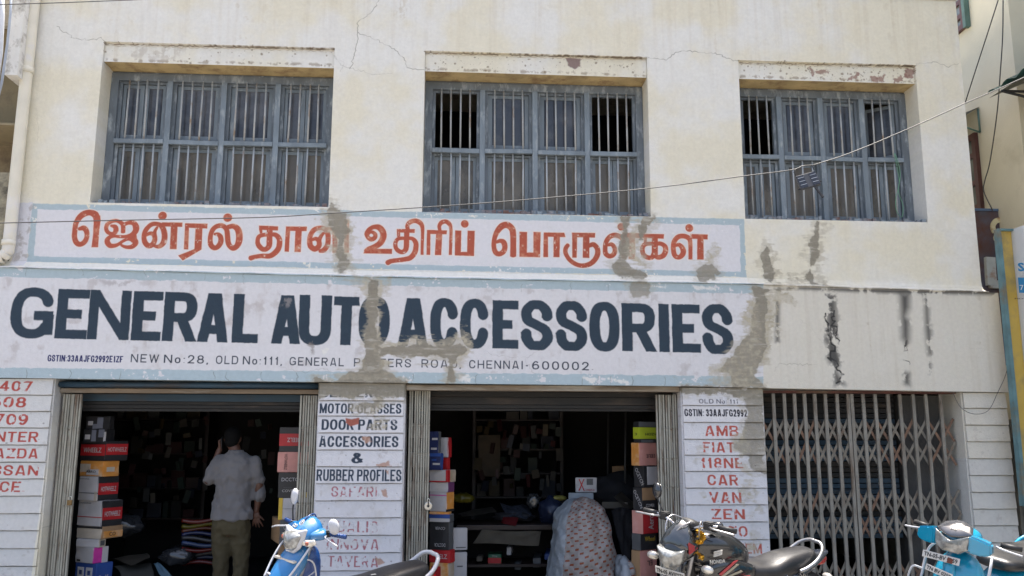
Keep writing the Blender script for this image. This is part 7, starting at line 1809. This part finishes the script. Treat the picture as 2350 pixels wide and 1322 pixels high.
# ---------------------------------------------------------------- blue step-through motorcycle
bb = bike_root('motorcycle', 'bright blue motorcycle with white mirrors and blue grips before the left doorway', 'motorcycle', R_(46), (.60, 0, .90), (655, 1236), (-.76, 0, .605), 992, R_(-9), group='parked two-wheelers')
hb = empty('steering_head', (.43, 0, .0), R_(16), bb)
wheel(hb, .22, .29, .075); wheel(bb, -.60, .29, .08); fork(hb, .0, .92, .21, .29, .075)
hc = empty('cowl_group', (0, 0, 0), 0, hb); hc.scale = (.88, .86, .88); hc.location = (0, 0, .115)
cw = loft('handlebar_cowl', [(-.10, 0, .09, .90, 1.03), (-.06, 0, .13, .87, 1.07), (.0, 0, .145, .85, 1.065), (.07, 0, .135, .85, 1.02), (.13, 0, .11, .86, .975), (.18, 0, .06, .88, .93)], M_BLUP, hc, e=1.75)
tube_obj('cowl_edge', crom([(-.09, .0, 1.045), (-.06, .0, 1.077), (.0, .0, 1.070), (.07, .0, 1.026)], 5), .006, M_BLUD, hc, seg=8)
for s in (-1, 1):
    wing = loft('cowl_wing', [(-.06, s * .13, .05, .91, 1.00), (.0, s * .17, .07, .90, .99), (.05, s * .15, .06, .90, .97), (.09, s * .12, .03, .90, .95)], M_BLUP, hc, e=2.4)
    panel('indicator', [(-.05, .02), (.055, .035), (.075, .0), (.03, -.03), (-.05, -.02)], .02, M_CLR, hc, M=T(.105, s * .135, .885) @ RZ(90 + s * 28) @ RX(6), bulge=.012)
    o_ = bmesh.new(); bmesh.ops.create_uvsphere(o_, u_segments=12, v_segments=8, radius=.018); bm_obj('indicator_bulb', o_, M_AMB, hc, loc=(.128, s * .145, .885), smooth=True)
panel('headlamp', [(-.10, .035), (-.075, -.065), (-.035, -.10), (.035, -.10), (.075, -.065), (.10, .035), (.03, .06), (-.03, .06)], .03, M_LENS, hc, M=T(.14, 0, .90) @ FRONT @ RX(-12), bulge=.04)
panel('white_surround', [(-.125, .08), (-.10, -.07), (-.045, -.125), (.045, -.125), (.10, -.07), (.125, .08), (.105, .085), (.035, .065), (-.035, .065), (-.105, .085)], .02, M_MIRW, hc, M=T(.128, 0, .905) @ FRONT @ RX(-12), bulge=.03)
for k, (yy_, zz_, r_) in enumerate(((.035, 1.015, .024), (-.028, .985, .013), (-.055, .985, .013))):
    bm = bmesh.new(); add_tube(bm, [(math.cos(a) * r_, math.sin(a) * r_ * .8, 0) for a in [2 * math.pi * q / 16 for q in range(17)]], .004, 5)
    if k == 0: add_tube(bm, [(-r_ * .6, 0, 0), (r_ * .6, 0, 0)], .005, 5)
    o_ = bm_obj('sticker_mark', bm, M_PLW, hc, loc=(.115 - abs(yy_) * .2, yy_, zz_ + .018 - (.0 if k == 0 else .01)), rot=(0, R_(48), 0))
mirror(hb, (-.01, -.17, .99), (-.02, -.19, 1.13), M_MIRW, -1, (.062, .075), ry=0, rz=-25)
mirror(hb, (0, .19, .98), (-.01, .25, .995), M_MIRW, 1, (.058, .075), ry=25, rz=15)
for s in (-1, 1):
    bm = bmesh.new(); add_tube(bm, [(-.05, s * .22, .955), (-.09, s * .37, .955)], .0165, 12)
    for q in range(7):
        t_ = (q + .5) / 7; c = Vector((-.05 - .04 * t_, s * (.22 + .15 * t_), .955)); add_tube(bm, [c - Vector((0, s * .005, 0)), c + Vector((0, s * .006, 0))], [.020, .0175], 12)
    bm_obj('handle_grip', bm, M_BLUD, hc); bm = bmesh.new(); add_box(bm, -.07, -.01, s * .21 - .03, s * .21 + .02, .93, .98); bmesh.ops.bevel(bm, geom=list(bm.edges), offset=.008, segments=2, affect='EDGES'); bm_obj('switch_box', bm, M_BLK, hc)
    tube_obj('brake_lever', crom([(-.01, s * .22, .945), (.03, s * .25, .94), (.045, s * .33, .925), (.03, s * .40, .90)], 5), .0075, M_MIRW, hc, seg=8)
# leg shield and front body
loft('front_body', [(.52, 0, .05, .50, .74), (.46, 0, .09, .46, .84), (.38, 0, .10, .44, .86), (.30, 0, .08, .44, .80)], M_BLUD, bb, e=2.5)
loft('front_fairing', [(.46, 0, .11, .70, .90), (.54, 0, .12, .62, .86), (.62, 0, .11, .54, .78), (.70, 0, .085, .48, .68), (.76, 0, .04, .46, .58)], M_BLUP, hb, e=2.2).location = (-.43, 0, .0)
for s in (-1, 1): tube_obj('fairing_edge', crom([(.06, s * .125, .89), (.12, s * .135, .83), (.20, s * .125, .73), (.28, s * .10, .62)], 5), .008, M_MIRW, hb, seg=8)
bm = bmesh.new(); add_box(bm, .17, .20, -.10, .10, .758, .772); bm_obj('reflective_strip', bm, M_CLR, hb)
for s in (-1, 1):
    panel('leg_shield', [(.0, 0), (.10, .22), (.19, .28), (.28, .26), (.26, .12), (.14, .0)], .02, M_BLUP, bb, M=T(.50, s * .13, .30) @ RZ(180 - s * 18), bulge=.02)
    tube_obj('crash_guard', crom([(.54, s * .09, .46), (.585, s * .14, .56), (.56, s * .145, .68), (.50, s * .12, .765), (.42, s * .13, .74), (.38, s * .14, .6)], 6), .0065, M_MIRW, bb, seg=8)
    tube_obj('crash_guard_bar', [(.57, s * .14, .58), (.40, s * .13, .68)], .005, M_MIRW, bb, seg=6)
tube_obj('basket_rail', crom([(.66, -.10, .60), (.70, 0, .66), (.66, .10, .60)], 6), .008, M_MIRW, bb, seg=8)
loft('centre_tunnel', [(.32, 0, .09, .34, .52), (.15, 0, .10, .32, .48), (-.02, 0, .10, .34, .50)], M_BLUD, bb)
bbr = empty('rear_section', (.06, 0, -.255), 0, bb)
seat(bbr, [(.24, 0, .08, .705, .76), (.20, 0, .115, .69, .785), (.05, 0, .135, .685, .795), (-.08, 0, .145, .685, .80), (-.22, 0, .15, .69, .808), (-.32, 0, .145, .70, .835), (-.45, 0, .135, .72, .862), (-.60, 0, .125, .745, .880), (-.70, 0, .11, .76, .888), (-.74, 0, .09, .775, .882)])
panel('seat_scuff', [(0, 0), (.09, .008), (.085, .02), (.055, .016), (.09, .03), (.01, .018)], .002, M_PLW, bbr, M=T(-.22, .02, .8205) @ RX(90) @ RZ(180), bev=0)
loft('tail_body', [(.02, 0, .11, .55, .69), (-.2, 0, .135, .54, .70), (-.45, 0, .13, .60, .74), (-.65, 0, .10, .69, .79), (-.80, 0, .06, .75, .82)], M_BLUP, bbr)
for s in (-1, 1):
    tube_obj('grab_rail', crom([(-.48, s * .145, .735), (-.60, s * .165, .775), (-.72, s * .15, .845), (-.79, s * .11, .915), (-.82, s * .05, .935), (-.82, 0, .935)], 6), .018, M_MIRW, bbr, seg=10)
loft('tail_lamp', [(-.74, 0, .05, .70, .77), (-.84, 0, .05, .71, .78), (-.86, 0, .04, .72, .77)], M_RLMP, bbr)
for s in (1, -1): indicator(bbr, (-.80, s * .12, .72), (0, s, 0))
engine(bb, .30); tube_obj('side_stand', [(-.05, .10, .22), (-.08, .235, .03)], .011, M_BLK, bb, seg=8)
loft('front_mudguard', [(.22 + .31 * math.cos(R_(a)), 0, .05, .29 + .31 * math.sin(R_(a)) - .012, .29 + .31 * math.sin(R_(a)) + .012) for a in (150, 130, 110, 90, 70, 50)], M_BLUP, hb)

# ---------------------------------------------------------------- turquoise scooter
bs = bike_root('scooter', 'turquoise scooter with grey visor and two number plates before the closed gate', 'scooter', R_(60), (.52, 0, .93), (2185, 1240), (-.38, 0, .80), 2335, R_(-10), group='parked two-wheelers')
hs = empty('steering_head', (.40, 0, .0), R_(4), bs)
wheel(hs, .17, .22, .09); wheel(bs, -.60, .22, .09); fork(hs, .02, .80, .16, .22, .07)
loft('front_mudguard', [(.17 + .25 * math.cos(R_(a)), 0, .07, .22 + .25 * math.sin(R_(a)) - .015, .22 + .25 * math.sin(R_(a)) + .015) for a in (160, 130, 110, 90, 70, 50, 20)], M_TURQ, hs)
loft('handlebar_cover', [(-.10, 0, .08, .90, 1.00), (-.05, 0, .13, .87, 1.03), (.02, 0, .145, .855, 1.03), (.08, 0, .125, .86, 1.0), (.12, 0, .09, .87, .96)], M_TURQ, hs, e=2.6)
for s in (-1, 1):
    panel('cover_wing', [(.0, -.055), (.0, .065), (.06, .055), (.14, .035), (.145, -.04), (.09, -.06)] if s > 0 else [(.0, .065), (.0, -.055), (-.09, -.06), (-.145, -.04), (-.14, .035), (-.06, .055)], .09, M_TURQ, hs, M=T(.075, s * .10, .935) @ FRONT @ RZ(s * 14), bev=.012)
    tube_obj('handle_grip', [(-.03, s * .25, .955), (-.06, s * .375, .955)], .018, M_BLK, hs, seg=12)
    tube_obj('brake_lever', crom([(.01, s * .24, .945), (.03, s * .28, .94), (.02, s * .36, .93), (.01, s * .41, .925)], 5), .007, M_MIRW, hs, seg=8)
panel('headlamp', [(-.115, .07), (-.10, -.04), (-.05, -.085), (.05, -.085), (.10, -.04), (.115, .07), (.05, .025), (0, .01), (-.05, .025)], .03, M_LENS, hs, M=T(.115, 0, .925) @ FRONT @ RX(-10) @ Matrix.Diagonal((1.12, 1, .92, 1)), bulge=.03)
panel('visor', [(-.115, .0), (-.05, -.045), (0, -.06), (.05, -.045), (.115, .0), (.09, .09), (.03, .14), (-.03, .14), (-.09, .09)], .012, M_GRYP, hs, M=T(.112, 0, .985) @ FRONT @ RX(-55) @ Matrix.Diagonal((1.1, 1, .85, 1)), bulge=.02)
flat_text('lettering', 'DIO', .04, .012, M_PLW, hs, (.130, 0, 1.012), (R_(35), 0, R_(90)), th=.006)
# apron
ap = loft('apron', [(.30, 0, .17, .30, .82), (.36, 0, .19, .28, .86), (.42, 0, .185, .30, .85), (.48, 0, .15, .34, .80), (.53, 0, .10, .40, .72), (.56, 0, .04, .46, .62)], M_TURQ, bs, e=2.3)
loft('apron_crease', [(.50, 0, .06, .44, .84), (.545, 0, .05, .44, .80), (.575, 0, .03, .46, .70), (.585, 0, .012, .5, .62)], M_TURQ, bs, e=2.1)
for s in (-1, 1):
    tube_obj('crash_guard', crom([(.36, s * .20, .86), (.42, s * .225, .80), (.46, s * .23, .66), (.50, s * .22, .50), (.44, s * .20, .34)], 6), .010, M_MIRW, bs, seg=8)
    tube_obj('side_guard', crom([(.46, s * .23, .66), (.50, s * .29, .66), (.50, s * .31, .52), (.45, s * .24, .40)], 6), .008, M_MIRW, bs, seg=8)
plate(bs, 'TN-05-BV 0259', .27, .048, T(.565, -.045, .80) @ FRONT @ RX(-14) @ RY(-2))
plate(bs, 'TN BV 0259', .20, .042, T(.592, -.035, .705) @ FRONT @ RX(-12) @ RY(6))
panel('rust_patch', [(-.02, -.02), (.018, -.02), (.022, .012), (-.015, .02)], .002, mat('rust_brown', (.13, .04, .025), .8), bs, M=T(.5705, .025, .80) @ FRONT @ RX(-14), bev=0)
loft('floor_board', [(.36, 0, .16, .24, .30), (.1, 0, .18, .22, .29), (-.1, 0, .16, .22, .30)], M_BLK, bs)
loft('rear_body', [(-.08, 0, .12, .28, .68), (-.2, 0, .19, .28, .70), (-.45, 0, .20, .32, .72), (-.70, 0, .16, .42, .74), (-.88, 0, .08, .58, .76)], M_TURQ, bs, e=2.4)
seat(bs, [(-.02, 0, .09, .70, .76), (-.06, 0, .15, .685, .785), (-.20, 0, .17, .68, .79), (-.34, 0, .17, .685, .80), (-.48, 0, .155, .70, .825), (-.66, 0, .14, .72, .845), (-.78, 0, .11, .74, .84)])
for s in (-1, 1): tube_obj('grab_rail', crom([(-.60, s * .15, .76), (-.74, s * .16, .82), (-.86, s * .10, .88), (-.89, 0, .885)], 6), .016, M_TURQ, bs, seg=10)
tube_obj('side_stand', [(-.02, .12, .24), (-.05, .25, .03)], .011, M_BLK, bs, seg=8)
